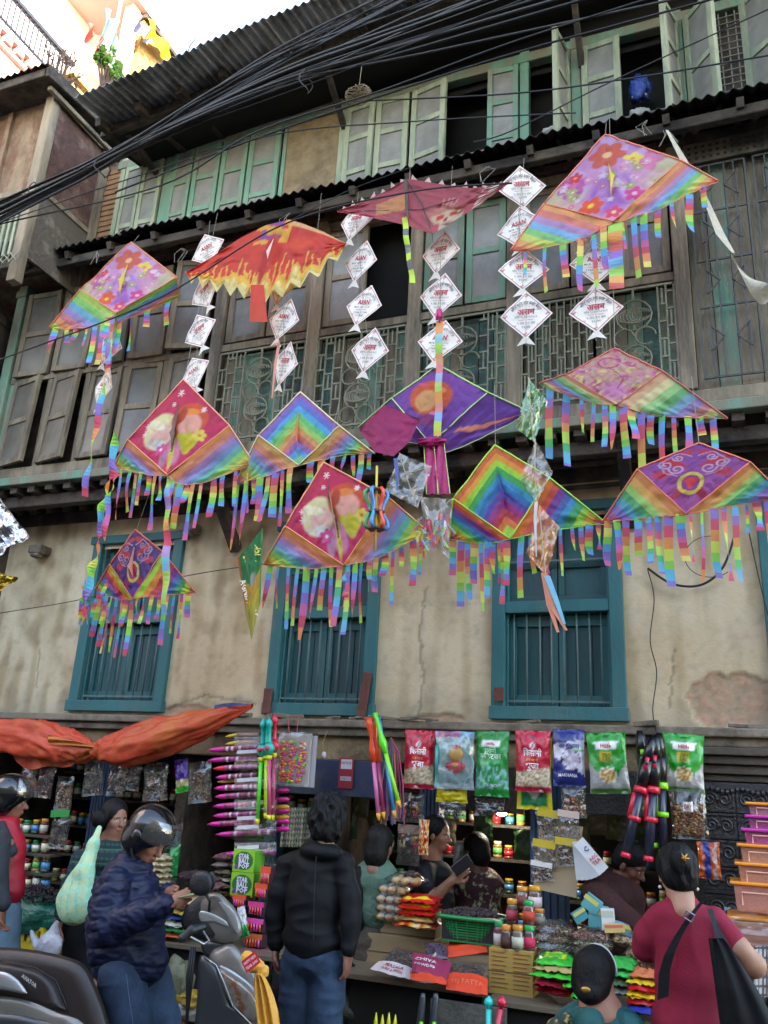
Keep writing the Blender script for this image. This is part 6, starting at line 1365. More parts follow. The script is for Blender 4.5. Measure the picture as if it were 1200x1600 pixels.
# hanging stuff of the left shop
for i, (px, py, w_, h_, cl, lb, fm) in enumerate(((45, 1212, 34, 50, ['#8a1c30', '#a82840'], 'small dark red bag hanging above the black helmet at left', f_bag2), (72, 1215, 34, 60, ['#5a2430', '#6a3038', '#8a5058'], 'plum coloured clear bag hanging right of the red one', f_bag2),
        (100, 1240, 34, 52, ['#b89a78', '#a8805a', '#8a5c40'], 'clear bag of cinnamon sticks with green band below', f_bag), (93, 1300, 38, 50, ['#3a3432', '#4a4442'], 'clear bag of black pods under the cinnamon bag', f_bag),
        (146, 1212, 40, 60, ['#3a3030', '#4a3c38'], 'dark clear bag hanging under the tarp left of the plaid woman', f_bag2), (182, 1220, 36, 46, ['#4a3428', '#6a4a38'], 'brown bag under the tarp knot', f_bag2),
        (208, 1210, 30, 48, ['#3a3434'], 'black glossy bag hanging above the plaid woman', f_bag2), (243, 1222, 46, 56, ['#7a5a48', '#8a2838', '#b8a890'], 'bag of pink and tan dried pieces above the blue jacket helmet', f_bag), (312, 1222, 44, 62, ['#a08058', '#b89868', '#8a6c48'], 'clear bag of beige flakes hanging left of the magenta pens', f_bag))):
    bagof('spice_bag', lb, 'spice bag', px, py, w_, h_, -.3, cl, 90, .009, .022, ang=random.uniform(-.15, .15), film=fm, fill=.55)
q = MB(); q.obox(P(94, 1271, -.34), .19, .006, .055, Matrix.Rotation(-.08, 3, 'Y'), '#2f8a3a'); tag(q.build('green_band', m_card), 'green header band between cinnamon bag and black pod bag', 'card')
pack('snack_packet', 'purple and green packet hanging above the scooter rider helmet', 'snack packet', 284, 1212, 24, 50, -.3, lambda X, Y: bands(np.clip((Y + 1) / 2, 0, .99), ['#3aa82c', '#b8a870', '#4a2a8a', '#4a2a8a', '#4a2a8a']), T=.015, ang=.2)
# pot of dried black chillies in a green sheet, yellow crate
t = thing('chilli_basket', 'heap of black dried chillies in a dark green plastic sheet at left', 'basket of chillies', P(55, 1400, -.55))
q = lumpy(P(57, 1432, -.5), .27, .2, .16, .35, 26, 16, 3); q.build('plastic_sheet', mat('green_polythene', '#1c5a48', .25, .3, 8, .5), t, sm=1)
q = MB(); c = P(57, 1398, -.5)
for k in range(420):
    a = random.uniform(0, 6.28); r_ = random.random() ** .5; p = c + Vector((.24 * r_ * math.cos(a), .18 * r_ * math.sin(a), .09 * (1 - r_ * r_) - .03)); d = Vector([random.uniform(-1, 1) for _ in range(3)]) * .025; q.tube([p - d, p + Vector((0, 0, .006)), p + d], [.003, .007, .003], 4, random.choice(['#1a1414', '#241818', '#2e1a18']))
o = q.build('chillies', m_matte, t, sm=1); o['kind'] = 'stuff'
t = thing('yellow_crate', 'yellow plastic crate standing below the black chillies', 'crate', P(55, 1465, -.6)); c = P(55, 1462, -.5)
q = MB(); q.box(c.x - .19, c.x + .17, c.y - .12, c.y + .12, c.z - .16, c.z - .02, '#b8a018'); q.box(c.x - .2, c.x + .18, c.y - .13, c.y + .13, c.z + .06, c.z + .085, '#c8b020')
for k in range(7): q.box(c.x - .2 + k * .06, c.x - .17 + k * .06, c.y - .13, c.y - .1, c.z - .02, c.z + .06, '#c8b020')
q.build('body', m_plast, t)
# ---- counters
m_ply = mat('counter_board', '#6a5c48', .8, .3, 5, .3); m_sheet = mat('grey_blue_sheet', '#2c3038', .6, .3, 5, .4)
t = thing('shop_counter', 'low wooden shop counter with a dark cloth front, middle of the shops', 'counter')
zc = .62
q = MB(); q.box(-2.55, -1.35, -1.05, .1, zc - .03, zc); q.build('top', m_ply, t, bevel=.004); q = MB(); q.box(-2.2, -1.4, -.98, -.94, .13, zc - .03); q.build('cloth_front', m_black, t); q = MB(); q.box(-1.62, -1.2, -1.2, -1.16, .13, .58); q.build('board_front', mat('grey_worn_board', '#6a665c', .8, .3, 4, .4, dirt='#454239'), t)
t = thing('shop_counter', 'goods table on the right heaped with bags and packets', 'counter'); q = MB(); q.box(-1.32, .1, -1.15, .1, .58, .61); q.build('top', m_ply, t, bevel=.004); q = MB(); q.box(-1.3, .1, -1.1, -1.05, .13, .58); q.build('front', m_black, t)
t = thing('shop_counter', 'low table of packets behind the scooter', 'counter'); q = MB(); q.box(-4.3, -2.75, -.95, .1, .6, .63); q.build('top', m_ply, t, bevel=.004); q = MB(); q.box(-4.25, -2.8, -.9, -.86, .13, .6); q.build('front', m_black, t)
def carton(name, lb, px0, px1, py0, py1, y, dep, colr, cat='carton', texts=(), paint_side=None):
    a, b_ = P(px0, py1, y), P(px1, py0, y); t = thing(name, lb, cat, a); q = MB(); q.curcol = colr; q.box(a.x, b_.x, y, y + dep, a.z, b_.z); o = q.build('box', m_card, t, bevel=.004)
    q = MB(); q.box(a.x + .0, b_.x - .0, y - .0015, y, (a.z + b_.z) / 2 - .003, (a.z + b_.z) / 2 + .003, '#5a4428') if not texts else None
    if texts:
        W = b_.x - a.x; Hh = b_.z - a.z; cx, cz = (a.x + b_.x) / 2, (a.z + b_.z) / 2
        for (s_, x, z, h, c_) in texts: text_onto(q, lambda u, v: Vector((cx + u * W, y - .002, cz + v * Hh)), s_, x, z, h, c_, .03, .9 if h < .3 else .8)
    if q.v: q.build('print', m_print, t)
    return t
carton('carton', 'upper tan cardboard carton under the cookie bags', 573, 680, 1440, 1480, -.62, .3, '#94805c')
carton('carton', 'lower tan cardboard carton standing on the counter board', 571, 680, 1470, 1512, -.66, .3, '#8a7654')
t = carton('carton', 'ochre carton with faint red print carrying the glass jars', 763, 833, 1488, 1552, -.98, .28, '#a8883e')
q = MB(); a = P(765, 1550, -.98)
for k in range(9):
    for s_ in range(2): x0 = a.x + .01 + s_ * .125; q.box(x0, x0 + random.uniform(.07, .1), -.983, -.98, a.z + .03 + k * .022, a.z + .034 + k * .022, '#8a4a2a')
q.build('print', m_print, t)
# cookie bags
for i, (px, py, w_, dx) in enumerate(((611, 1432, 46, 0), (612, 1418, 48, 0), (612, 1404, 46, 0), (616, 1389, 46, 0), (624, 1374, 56, .05))):
    lb = ['lowest', 'second lowest', 'middle', 'second highest', 'topmost'][i] + ' clear bag of round golden biscuits in the stack'
    c = P(px, py, -.62); t = thing('biscuit_bag', lb, 'biscuit bag', c, 'stack of biscuit bags')
    for k in range(3):
        for r_ in range(2):
            for l_ in range(2): q = MB(); q.ball(c + Vector(((k - 1) * .062 + dx, -.03 + r_ * .07, -.004 + l_ * .004)), .03, 9, 6, random.choice(['#c09a5c', '#b88c50', '#cca86c']), (1, 1, .75)); q.build('biscuit', m_matte, t, sm=1) if not l_ else None
    q = MB(); m_ = mpp(px, py, -.62); q, ff = pillow(c + Vector((dx, 0, 0)), w_ * m_ + .03, .17, .036, Vector((1, 0, 0)), Vector((0, 1, 0)), Vector((0, 0, 1)), solid('#ffffff'), i, 10); q.build('bag', f_bag, t, sm=1)
def stackp(lb, px, py, w_, y, paint, T=.02, D=.16, tilt=0., yaw=0., cat='packet', name='flat_packet', group=None, texts=None, mt=None):
    """a packet lying flat, front edge towards the lane"""
    if isinstance(paint, str): paint = solid(paint)
    c = P(px, py, y); W = w_ * mpp(px, py, y); m = Matrix.Rotation(yaw, 3, 'Z') @ Matrix.Rotation(tilt, 3, 'X'); t = thing(name, lb, cat, c, group)
    q, f = pillow(c, W, D, T, m @ Vector((1, 0, 0)), m @ Vector((0, 1, 0)), m @ Vector((0, 0, 1)), paint, random.random() * 50, 12); q.build('wrapper', mt or m_pack, t, sm=1)
    if texts:
        q = MB(); un = m @ Vector((0, 0, 1))
        for (s_, x, yy, h, c_) in texts: text_onto(q, lambda a, b_: f(a, b_) + un * .004, s_, x, yy, h, c_, .03, 1.5)
        q.build('lettering', m_print, t)
    return t
def p_noodle(X, Y): C = np.tile(np.array(hexc('#a81418')), (len(X), 1)); C[Y < -.3] = hexc('#c81c1c'); C[(np.abs(Y + .55) < .2) & (np.abs(X) < .8)] = hexc('#e8cc20'); return C
for i, py in enumerate((1433, 1424, 1415, 1405)): stackp(['lowest', 'second', 'third', 'top'][i] + ' red and yellow noodle packet of the stack beside the green basket', 656 + 2 * (i % 2), py, 60, -.66, p_noodle if i > 0 else '#c8a060', .016, .2, .1)
def p_gold(X, Y): return bands(np.clip((X + 1) / 2 * 3 % 1, 0, .99), ['#b8201c', '#d8a840', '#e0c890', '#a8381c'])
stackp('flat packet of golden sweets under the noodle packets', 655, 1443, 66, -.68, p_gold, .012, .2, .1)
# green basket of dried fruit
t = thing('green_basket', 'green plastic basket heaped with dark dried plums on the counter', 'basket', P(738, 1450, -.7)); c = P(738, 1470, -.72); c.z -= .0; W, D_, Hb = .19, .13, .15
gm = mat('green_basket_plastic', '#1c7a3c', .4, .1, 6, coat=.2)
q = MB()
def rr(k, s_, z):
    a = 2 * math.pi * k; x, y = math.cos(a), math.sin(a); x = math.copysign(abs(x) ** .5, x); y = math.copysign(abs(y) ** .5, y); return Vector((c.x + x * W * s_, c.y + y * D_ * s_, c.z + z))
for i in range(9): q.tube([rr(k / 40, .82 + .018 * i, .012 + i * .014) for k in range(41)], .0045, 4)
q.build('band', gm, t)
for k in range(44):
    q = MB(); q.tube([rr(k / 44, .82, .0), rr(k / 44, .98, .13)], .0045, 4); q.build('rib', gm, t)
q = MB(); q.tube([rr(k / 40, 1.06, .135) for k in range(41)], .014, 6); q.build('rim', gm, t, sm=1); q = MB(); q.box(c.x - W * .85, c.x + W * .85, c.y - D_ * .85, c.y + D_ * .85, c.z, c.z + .01); q.build('base', gm, t)
q = MB()
for k in range(520):
    a = random.uniform(0, 6.28); r_ = random.random() ** .5; x, y = math.cos(a) * r_, math.sin(a) * r_; q.ball((c.x + x * W * 1.0, c.y + y * D_ * 1.0, c.z + .135 + .035 * (1 - r_ * r_) + random.uniform(-.008, .012)), .013, 6, 4, random.choice(['#241418', '#301a1e', '#1c1012', '#3a2024']), (1.2, .9, .7), Matrix.Rotation(random.uniform(0, 3), 3, 'Z'))
o = q.build('dried_plums', m_matte, t, sm=1); o['kind'] = 'stuff'; q = MB(); q.box(c.x - W * .85, c.x + W * .85, c.y - D_ * .85, c.y + D_ * .85, c.z + .01, c.z + .13, '#1c1012'); o = q.build('fill', m_matte, t)
# bags lying on the front edge of the counter
def slab(lb, pts, ys, cols, header, hcol, texts=(), film=f_bag, cat='spice bag', filler=DK, name='flat_bag'):
    """pts: four photo corners (back left, back right, front right, front left) with depths ys"""
    A, B_, C_, D2 = [P(*p, y) for p, y in zip(pts, ys)]; t = thing(name, lb, cat, (A + C_) / 2); un = (B_ - A).cross(D2 - A).normalized(); un = un if un.z > 0 or un.y < 0 else -un
    if un.dot(Vector(CAM) - A) < 0: un = -un
    f = lambda u, v: (A.lerp(B_, u)).lerp(D2.lerp(C_, u), v) + un * (.02 * math.sin(math.pi * u) ** .6 * math.sin(math.pi * v) ** .6 + .008 * noise.noise(Vector((u * 5, v * 5, px_seed))))
    q = MB()
    for k in range(150): q.ball(f(random.uniform(.08, .92), random.uniform(.06, .62 if header > .2 else .92)) - un * .01, .01, 5, 4, random.choice(filler), (1.3, .9, .5))
    o = q.build('contents', m_matte, t, sm=1); o['kind'] = 'stuff'
    q = MB(); q.grid(lambda u, v: f(u, v) + un * .004, 10, 10); q.grid(lambda u, v: f(u, v) - un * .03 * math.sin(math.pi * u) * math.sin(math.pi * v), 6, 6, flip=True); q.build('bag', film, t, sm=1)
    q = MB(); q.grid(lambda u, v: f(u, 1 - header * (1 - v)) + un * .008, 8, 5, col=hcol); o = q.build('header_card', m_card, t)
    if texts:
        q = MB()
        for (s_, x, yy, h, c_) in texts: text_onto(q, lambda a, b_: f(min(max(a, 0), 1), min(max(1 - b_, 0), 1)) + un * .0105, s_, x, yy, h, c_, .03, .8)
        q.build('lettering', m_print, t)
    return t
px_seed = 1
slab('flat clear bag of black spice with white header at the counter edge', [(620, 1478), (672, 1492), (640, 1533), (578, 1516)], [-.85, -.85, -1.12, -1.12], DK, .32, '#c8bcb8', [('MASALA', .5, .2, .09, '#9a3848'), ('PURE & FRESH', .5, .09, .06, '#9a3848')], filler=['#26242a', '#3a383c', '#5a585c'])
px_seed = 2; slab('flat bag with orange header at the right front of the counter', [(700, 1502), (762, 1506), (762, 1558), (697, 1548)], [-.95, -.95, -1.2, -1.2], DK, .5, '#d8401c', [('TEJ PATTA', .5, .25, .12, '#e86a48')], filler=['#4a3438', '#6a4c44'])
px_seed = 3; slab('flat orange headed bag behind, near the green basket', [(695, 1475), (760, 1474), (762, 1490), (692, 1499)], [-.75, -.75, -.9, -.9], DK, .85, '#d8441c')
px_seed = 4; slab('maroon printed clear bag across the middle front of the counter', [(645, 1488), (707, 1506), (697, 1536), (643, 1520)], [-.98, -.98, -1.16, -1.16], RD, .96, '#8a2448', [('CHIYA', .35, .6, .14, '#d8c8cc'), ('POWDER', .35, .35, .1, '#d8c8cc')], filler=RD)
px_seed = 5; slab('clear bag over a violet cloth left of the orange header', [(662, 1472), (700, 1472), (700, 1500), (668, 1502)], [-.8, -.8, -.95, -.95], RD, .1, '#6a5a68', filler=['#4a3a58', '#5a4a68'])
px_seed = 6; slab('orange and clear bag under the maroon printed bag', [(640, 1515), (700, 1530), (697, 1541), (642, 1533)], [-1.1, -1.1, -1.2, -1.2], RD, .7, '#d8441c')
# glass jars on the carton
def big_jar(lb, px, py, y, h_px, r_px, body, lid, label):
    m_ = mpp(px, py, y); c = P(px, py, y); h, r_ = h_px * m_, r_px * m_; t = thing('glass_jar', lb, 'jar', c)
    q = MB(); q.lathe(c, [(r_ * .8, .003), (r_ * .9, .01), (r_ * .9, h * .7), (r_ * .7, h * .78)], 16, body); q.build('contents', m_matte, t, sm=1)
    q = MB(); q.lathe(c, [(r_ * .85, 0), (r_, .01), (r_, h * .72), (r_ * .78, h * .84)], 16); q.build('glass', f_bag, t, sm=1)
    q = MB(); q.lathe(c, [(r_ * 1.02, h * .2), (r_ * 1.02, h * .58)], 16, label); q.build('paper_label', m_card, t, sm=1); q = MB(); q.lathe(c, [(r_ * .84, h * .8), (r_ * .88, h * .84), (r_ * .88, h * .97), (r_ * .8, h)], 16, lid); q.build('lid', m_plast, t, sm=1)
big_jar('glass jar with amber lid, left of the three on top of the jars', 800, 1446, -.8, 38, 9, '#5a3020', '#c88a20', '#a83a48')
big_jar('tall amber lidded jar at the back of the group on the carton', 817, 1420, -.7, 32, 11, '#6a4028', '#c88a20', '#7a3a38')
big_jar('second tall amber lidded jar at the back, right', 836, 1425, -.7, 38, 11, '#5a3224', '#c88a20', '#c8b8b8')
big_jar('glass jar with green lid in the middle of the group', 826, 1446, -.85, 36, 9.5, '#7a2418', '#2a9a48', '#b84028')
big_jar('jar with green lid, leftmost in the front row on the carton', 779, 1485, -.88, 42, 8, '#7a1c20', '#2a8a50', '#c8c0b8')
big_jar('brown filled jar with orange lid, second in the front row', 791, 1489, -.95, 40, 9, '#4a2418', '#c8842c', '#4a2418')
big_jar('jar with orange lid and pale label, third in the front row', 809, 1489, -.95, 40, 9.5, '#6a6048', '#c8842c', '#b8b8a0')
big_jar('jar with green lid and red label, right end of the front row', 827, 1489, -.93, 39, 9, '#5a2c20', '#2a9a48', '#c02850')
big_jar('small jar behind with pale lid at the right of the jar group', 843, 1450, -.75, 28, 9, '#8a7c68', '#c8842c', '#8a8478')
# bags of nuts and pulses piled on the right table
PILE = [(868, 1452, 60, -.75, ['#8a6a50', '#6a4c38', '#b0a080'], 'clear bag of mixed beans, top of the pile by the jars'), (865, 1465, 58, -.78, ['#a88a5c', '#b89a68'], 'clear bag of pale brown lentils, second in the pile by the jars'),
 (868, 1478, 62, -.82, ['#7a7668', '#8a8678'], 'clear bag of grey seeds, third in the pile by the jars'), (870, 1490, 58, -.86, ['#6a6a48', '#7a7a58'], 'clear bag of green pulses at the bottom of the pile by the jars'),
 (925, 1462, 62, -.78, ['#b87868', '#c89080', '#8a5040'], 'clear bag of pink peanuts in the centre of the table'), (928, 1474, 62, -.82, ['#a8a080', '#c0b890', '#788058'], 'clear bag of pistachios under the peanuts'), (925, 1487, 60, -.86, ['#6a5048', '#8a7068', '#4a3830'], 'clear bag of dark raisins under the pistachios'),
 (985, 1468, 50, -.8, ['#b08a50', '#9a7440', '#c8a468'], 'clear bag of golden raisins beside the maroon shirt'), (1000, 1490, 44, -.85, ['#8a6c48', '#b89868'], 'half hidden clear bag of tan beans by the maroon shirt')]
for px, py, w_, y, cl, lb in PILE:
    c = P(px, py, y); W = w_ * mpp(px, py, y); t = thing('pulse_bag', lb, 'bag of pulses', c); contents(t, c, Vector((1, 0, 0)), Vector((0, 1, 0)), Vector((0, 0, 1)), W, .2, .022, cl, 260, .0085, y1=.9)
    q, ff = pillow(c, W + .02, .22, .032, Vector((1, 0, 0)), Vector((0, 1, 0)), Vector((0, 0, 1)), solid('#ffffff'), px, 12); q.build('bag', f_bag, t, sm=1)
def p_gp(X, Y): C = np.tile(np.array(hexc('#2a9a28')), (len(X), 1)); C[(np.abs(X) < .6) & (np.abs(Y) < .5)] = hexc('#c8d828'); C[(np.abs(X) < .4) & (np.abs(Y) < .3)] = hexc('#48b040'); C[np.abs(Y) > .85] = hexc('#48b838'); return C
for i, (px, py, w_, y, pt, lb) in enumerate(((870, 1543, 60, -1.0, '#a02030', 'dark red glossy packet at the bottom of the green pile'), (866, 1533, 62, -1.02, '#b02840', 'second dark red packet in the green pile'), (868, 1520, 66, -1.04, p_gp, 'lower bright green packet beside the ochre carton'), (870, 1510, 64, -1.02, '#b09a60', 'tan sheet packet between the bright green ones'), (868, 1500, 60, -1.0, p_gp, 'top bright green packet with yellow panel beside the ochre carton'),
      (905, 1535, 40, -1.05, p_gp, 'bright green packet just left of the black haired head'), (915, 1552, 40, -1.1, p_gp, 'lowest bright green packet by the teal shoulder'), (975, 1545, 50, -1.0, ['#888a80'][0], 'grey packet right of the white hairband'), (975, 1532, 46, -1.0, '#5a6a50', 'olive packet right of the white hairband'), (975, 1518, 44, -1.0, '#48b858', 'light green packet right of the white hairband, upper'), (972, 1506, 44, -.98, '#3aa848', 'mid green packet on top of the pile right of the hairband'),
      (1008, 1560, 56, -1.05, '#b01c20', 'red packet low in the red and yellow pile'), (1008, 1550, 56, -1.05, '#d8b020', 'yellow packet, second in the red and yellow pile'), (1010, 1540, 54, -1.04, '#b81c24', 'red packet, third in the red and yellow pile'), (1010, 1530, 52, -1.03, '#d8b828', 'yellow packet, fourth in the red and yellow pile'), (1012, 1520, 50, -1.02, '#c87048', 'orange printed packet on top of the red and yellow pile'), (1008, 1574, 56, -1.08, '#28308a', 'dark blue glossy packet at the bottom by the maroon shirt'), (1030, 1500, 36, -.95, '#6a8ab0', 'pale blue packet touching the maroon sleeve'))):
    stackp(lb, px, py, w_, y, pt, .02, .22, .08, random.uniform(-.15, .15))
# teal and yellow boxes leaning near the reaching arm
for i, (px, py, w_, h_, r_, c1, c2) in enumerate(((935, 1432, 30, 32, .05, '#68b0b0', '#d8c878'), (925, 1412, 26, 22, .6, '#5aa0a0', '#c8c060'), (950, 1436, 20, 30, -.05, '#d8d4cc', '#b8b8a8'), (978, 1452, 34, 16, .2, '#58a0b0', '#d8c050'), (906, 1430, 22, 18, -.6, '#3a8088', '#b8b060'), (960, 1450, 30, 12, -.1, '#c8a868', '#c86050'))):
    c = P(px, py, -.72 - .02 * i); m_ = mpp(px, py, -.7); q = MB(); q.obox(c, w_ * m_, .04, h_ * m_, Matrix.Rotation(r_, 3, 'Y') @ Matrix.Rotation(.2, 3, 'Z'), c1); q.obox(c + Vector((0, -.022, h_ * m_ * .25)), w_ * m_ * .9, .002, h_ * m_ * .3, Matrix.Rotation(r_, 3, 'Y') @ Matrix.Rotation(.2, 3, 'Z'), c2)
    tag(q.build('small_box', m_card), ['teal and yellow small carton standing up, largest of the heap', 'teal carton leaning at the back of the heap', 'white carton standing beside the teal one', 'flat blue carton at the right of the heap', 'dark teal carton at the left of the heap', 'tan carton lying at the front of the heap'][i], 'small box', 'heap of teal cartons')
pack('snack_packet', 'orange and blue packet hanging beside the carved pillar', 'snack packet', 1108, 1344, 34, 54, -.4, lambda X, Y: bands(np.clip((X + 1) / 2 + .12 * vnoise(X, Y, 3, 1.), 0, .99), ['#d85818', '#e06820', '#283a8a', '#2a3a90', '#d86020', '#c8b8b0', '#d85818']), T=.03)
# stack of clear food boxes at the right edge
yc = -.75
for i, (py0, py1, x0, body, lid) in enumerate(((1252, 1275, 1168, '#d8a0a0', '#e89018'), (1272, 1298, 1168, '#d060a0', '#c828a0'), (1293, 1322, 1162, '#d868a8', '#c828a0'), (1317, 1352, 1156, '#f0b090', '#e89018'), (1346, 1386, 1153, '#f0a888', '#e89018'), (1376, 1424, 1146, '#eaa898', '#e89018'))):
    lb = ['topmost pink box with orange lid', 'second box, pink with magenta lid', 'third box, pink with magenta lid', 'fourth box, peach with orange lid', 'fifth box, peach with orange lid', 'lowest large peach box with orange lid'][i] + ' in the stack at the right edge'
    a = P(x0, py1, yc - .02 * i); b_ = P(x0, py0, yc - .02 * i); W = .46 + .03 * i; D_ = .3; t = thing('food_box', lb, 'plastic box', a, 'stack of food boxes'); h = b_.z - a.z
    bm_ = film_mat('box_' + body.strip('#'), body, .42, .15)
    q = MB(); z0, z1 = a.z, b_.z - .018; s_ = .02
    q.hexa([(a.x + s_, a.y + s_, z0), (a.x + W - s_, a.y + s_, z0), (a.x + W - s_, a.y + D_ - s_, z0), (a.x + s_, a.y + D_ - s_, z0), (a.x + .01, a.y + .01, z1), (a.x + W - .01, a.y + .01, z1), (a.x + W - .01, a.y + D_ - .01, z1), (a.x + .01, a.y + D_ - .01, z1)]); q.build('tub', bm_, t, bevel=.008)
    q = MB(); q.curcol = lid; q.box(a.x - .008, a.x + W + .008, a.y - .008, a.y + D_ + .008, b_.z - .018, b_.z - .002); q.build('lid', m_plast, t, bevel=.005)
    q = MB(); zt = (z0 + z1) / 2; q.tube([(a.x + .05, a.y + .012, zt - h * .22), (a.x + .05, a.y + .008, zt + h * .2), (a.x + .3, a.y + .008, zt + h * .2), (a.x + .3, a.y + .012, zt - h * .22)], .0035, 4, '#e8c0b0'); q.build('moulded_rib', m_plast, t)
t = thing('food_box', 'wide peach tray with orange rim below the stack, wrapped in crinkled film', 'plastic box', P(1150, 1470, -.9)); a = P(1142, 1475, -.95)
q = MB(); q.box(a.x, a.x + .6, a.y, a.y + .34, a.z, a.z + .12); q.build('tub', film_mat('box_tray', '#d89880', .6, .15), t, bevel=.01); q = MB(); q.curcol = '#e89018'; q.box(a.x - .01, a.x + .61, a.y - .01, a.y + .35, a.z + .12, a.z + .135); q.build('rim', m_plast, t, bevel=.004)
q = MB(); q.box(a.x - .01, a.x + .61, a.y - .012, a.y + .35, a.z - .02, a.z - .002, '#d8842a'); q.build('base_rim', m_plast, t)
q = MB(); q.grid(lambda u, v: (a.x - .02 + .66 * u, a.y - .03 + .03 * noise.noise(Vector((u * 6, v * 6, 1))), a.z - .02 + .2 * v), 16, 10); q.build('film', f_bag, t)
t = thing('checked_cloth', 'black and white checked cloth heap at the right edge', 'cloth'); 
def pc(u, v): C = np.tile(np.array(hexc('#b8b0a4')), (len(u), 1)); C[(np.sin(u * 60) > .55)] = hexc('#3a3634'); C[(np.sin(v * 34) > .6)] = hexc('#4a4440'); return C
q = MB(); q.grid(lambda u, v: P(1178 + 60 * u, 1478 + 80 * v, -1.25 + .25 * (1 - v) + .04 * noise.noise(Vector((u * 5, v * 3, 2)))), 40, 40, pc, flip=True); q.build('cloth', m_matte, t, sm=1)
# green cube boxes, packets and sweets in the middle-left stall
def gbox(lb, px, py, w_, h_, y):
    m_ = mpp(px, py, y); c = P(px, py, y); W, Hh = w_ * m_, h_ * m_; t = thing('green_box', lb, 'toy box', c); q = MB(); q.curcol = '#58a020'; q.box(c.x - W / 2, c.x + W / 2, c.y, c.y + .14, c.z - Hh / 2, c.z + Hh / 2); q.build('box', m_card, t, bevel=.003)
    q = MB(); q.grid(lambda u, v: (c.x - W / 2 + W * u, c.y - .002, c.z - Hh / 2 + Hh * v), 40, 30, lambda u, v: np.where((np.hypot((u - .5) / .44, (v - .5) / .42) < 1)[:, None], np.array(hexc('#1f6a1c')), np.array(hexc('#8ab820')))); q.build('front_print', m_card, t)
    q = MB(); fn = lambda x, z: Vector((c.x + x * W, c.y - .0045, c.z + z * Hh))
    q.ball(fn(0, 0), .001, 4, 3, '#ffffff')
    for (s_, x, z, h) in (('STAR', 0, .22, .2), ('BALL', .02, .0, .24), ('POP', .02, -.24, .2)): text_onto(q, fn, s_, x, z, h, '#e0d0e8', .05, .5)
    q.build('lettering', m_print, t); q = MB(); q.ball(fn(-.32, -.3), .014, 8, 6, '#7a2a90', (1, .15, 1)); q.build('dot', m_print, t)
gbox('upper lime green cube box with lilac lettering at the middle stall', 381, 1345, 38, 32, -.72); gbox('lower lime green cube box with lilac lettering at the middle stall', 378, 1382, 40, 34, -.74)
for i, (px, py, w_, y, c_) in enumerate(((352, 1340, 24, -.6, '#6a4a48'), (352, 1352, 26, -.6, '#7a6a68'), (352, 1364, 28, -.62, '#5a5040'), (352, 1375, 28, -.62, '#a8a090'), (352, 1385, 28, -.64, '#5a5444'), (352, 1394, 26, -.64, '#54402c'))): stackp(['topmost', 'second', 'third', 'fourth', 'fifth', 'lowest'][i] + ' small spice bag in the stack left of the green cubes', px, py, w_ + 8, y, c_, .02, .16, group='spice bag stack', mt=m_pack)
for i, (px, py, w_, c_) in enumerate(((310, 1408, 44, '#b8a078'), (300, 1416, 46, '#8a3a30'), (292, 1424, 48, '#c8b040'), (286, 1432, 48, '#283a78'), (280, 1442, 48, '#b8b8a8'), (278, 1450, 50, '#3a7a48'), (276, 1460, 52, '#c86a48'), (320, 1375, 40, '#4a3434'), (300, 1368, 40, '#3a2c30'), (330, 1385, 36, '#6a4a4a'))): stackp(['tan', 'dark red', 'yellow', 'dark blue', 'pale', 'green', 'orange', 'dark plum', 'black', 'brown'][i] + ' packet in the pile behind the rider hands', px, py, w_, -.85, c_, .018, .18, .1, random.uniform(-.3, .3))
q = MB(); c = P(272, 1345, -.5)
for i in range(5): stackp(['lowest', 'second', 'third', 'fourth', 'top'][i] + ' cream packet stacked beside the rider face', 252, 1378 - i * 9, 30, -.6, '#c8b890' if i % 2 else '#b0a480', .018, .14)
pack('hanging_packet', 'bright green glossy bag beside the rider face', 'snack packet', 272, 1345, 18, 50, -.45, '#1c8a40', T=.03); pack('hanging_packet', 'teal clear bag above the bright green bag near the rider', 'snack packet', 272, 1312, 22, 26, -.45, '#3a6a70', T=.03)
SW = ['#c83878', '#d84898', '#c86030', '#b83870', '#d84a28']
for i, (px, py, w_, h_, c_) in enumerate(((400, 1420, 26, 18, 0), (374, 1408, 22, 16, 4), (398, 1446, 28, 18, 1), (396, 1470, 28, 18, 2), (394, 1492, 28, 16, 3), (418, 1500, 22, 24, 0), (408, 1392, 20, 20, 4), (415, 1368, 16, 24, 4))):
    t = thing('sweet_tray', ['pink sweet box upper right of the scooter cowl', 'orange sweet box under the green cubes', 'second pink sweet box in the column', 'orange box in the sweet column', 'lower magenta box in the sweet column', 'dark pink box against the dark jacket sleeve', 'small red box by the dark sleeve', 'tall red box between cubes and dark sleeve'][i], 'sweet box', P(px, py, -.8), 'sweet boxes behind the scooter'); m_ = mpp(px, py, -.8); c = P(px, py, -.8)
    q = MB(); q.curcol = '#3a2028'; q.box(c.x - w_ * m_ / 2, c.x + w_ * m_ / 2, c.y, c.y + .1, c.z - h_ * m_ / 2, c.z + h_ * m_ / 2); q.build('tray', m_card, t)
    q = MB(); q.curcol = SW[c_]; q.box(c.x - w_ * m_ / 2 - .003, c.x + w_ * m_ / 2 + .003, c.y - .01, c.y, c.z + h_ * m_ * .15, c.z + h_ * m_ / 2 + .004); q.build('flap', m_card, t)
    for k in range(5): q = MB(); q.tube([c + Vector(((k - 2) * w_ * m_ / 5.5, -.008, -h_ * m_ * .45)), c + Vector(((k - 2) * w_ * m_ / 5.5, -.008, h_ * m_ * .15))], .007, 6, random.choice(SW + ['#5a3050'])); q.build('sweet', m_plast, t, sm=1)
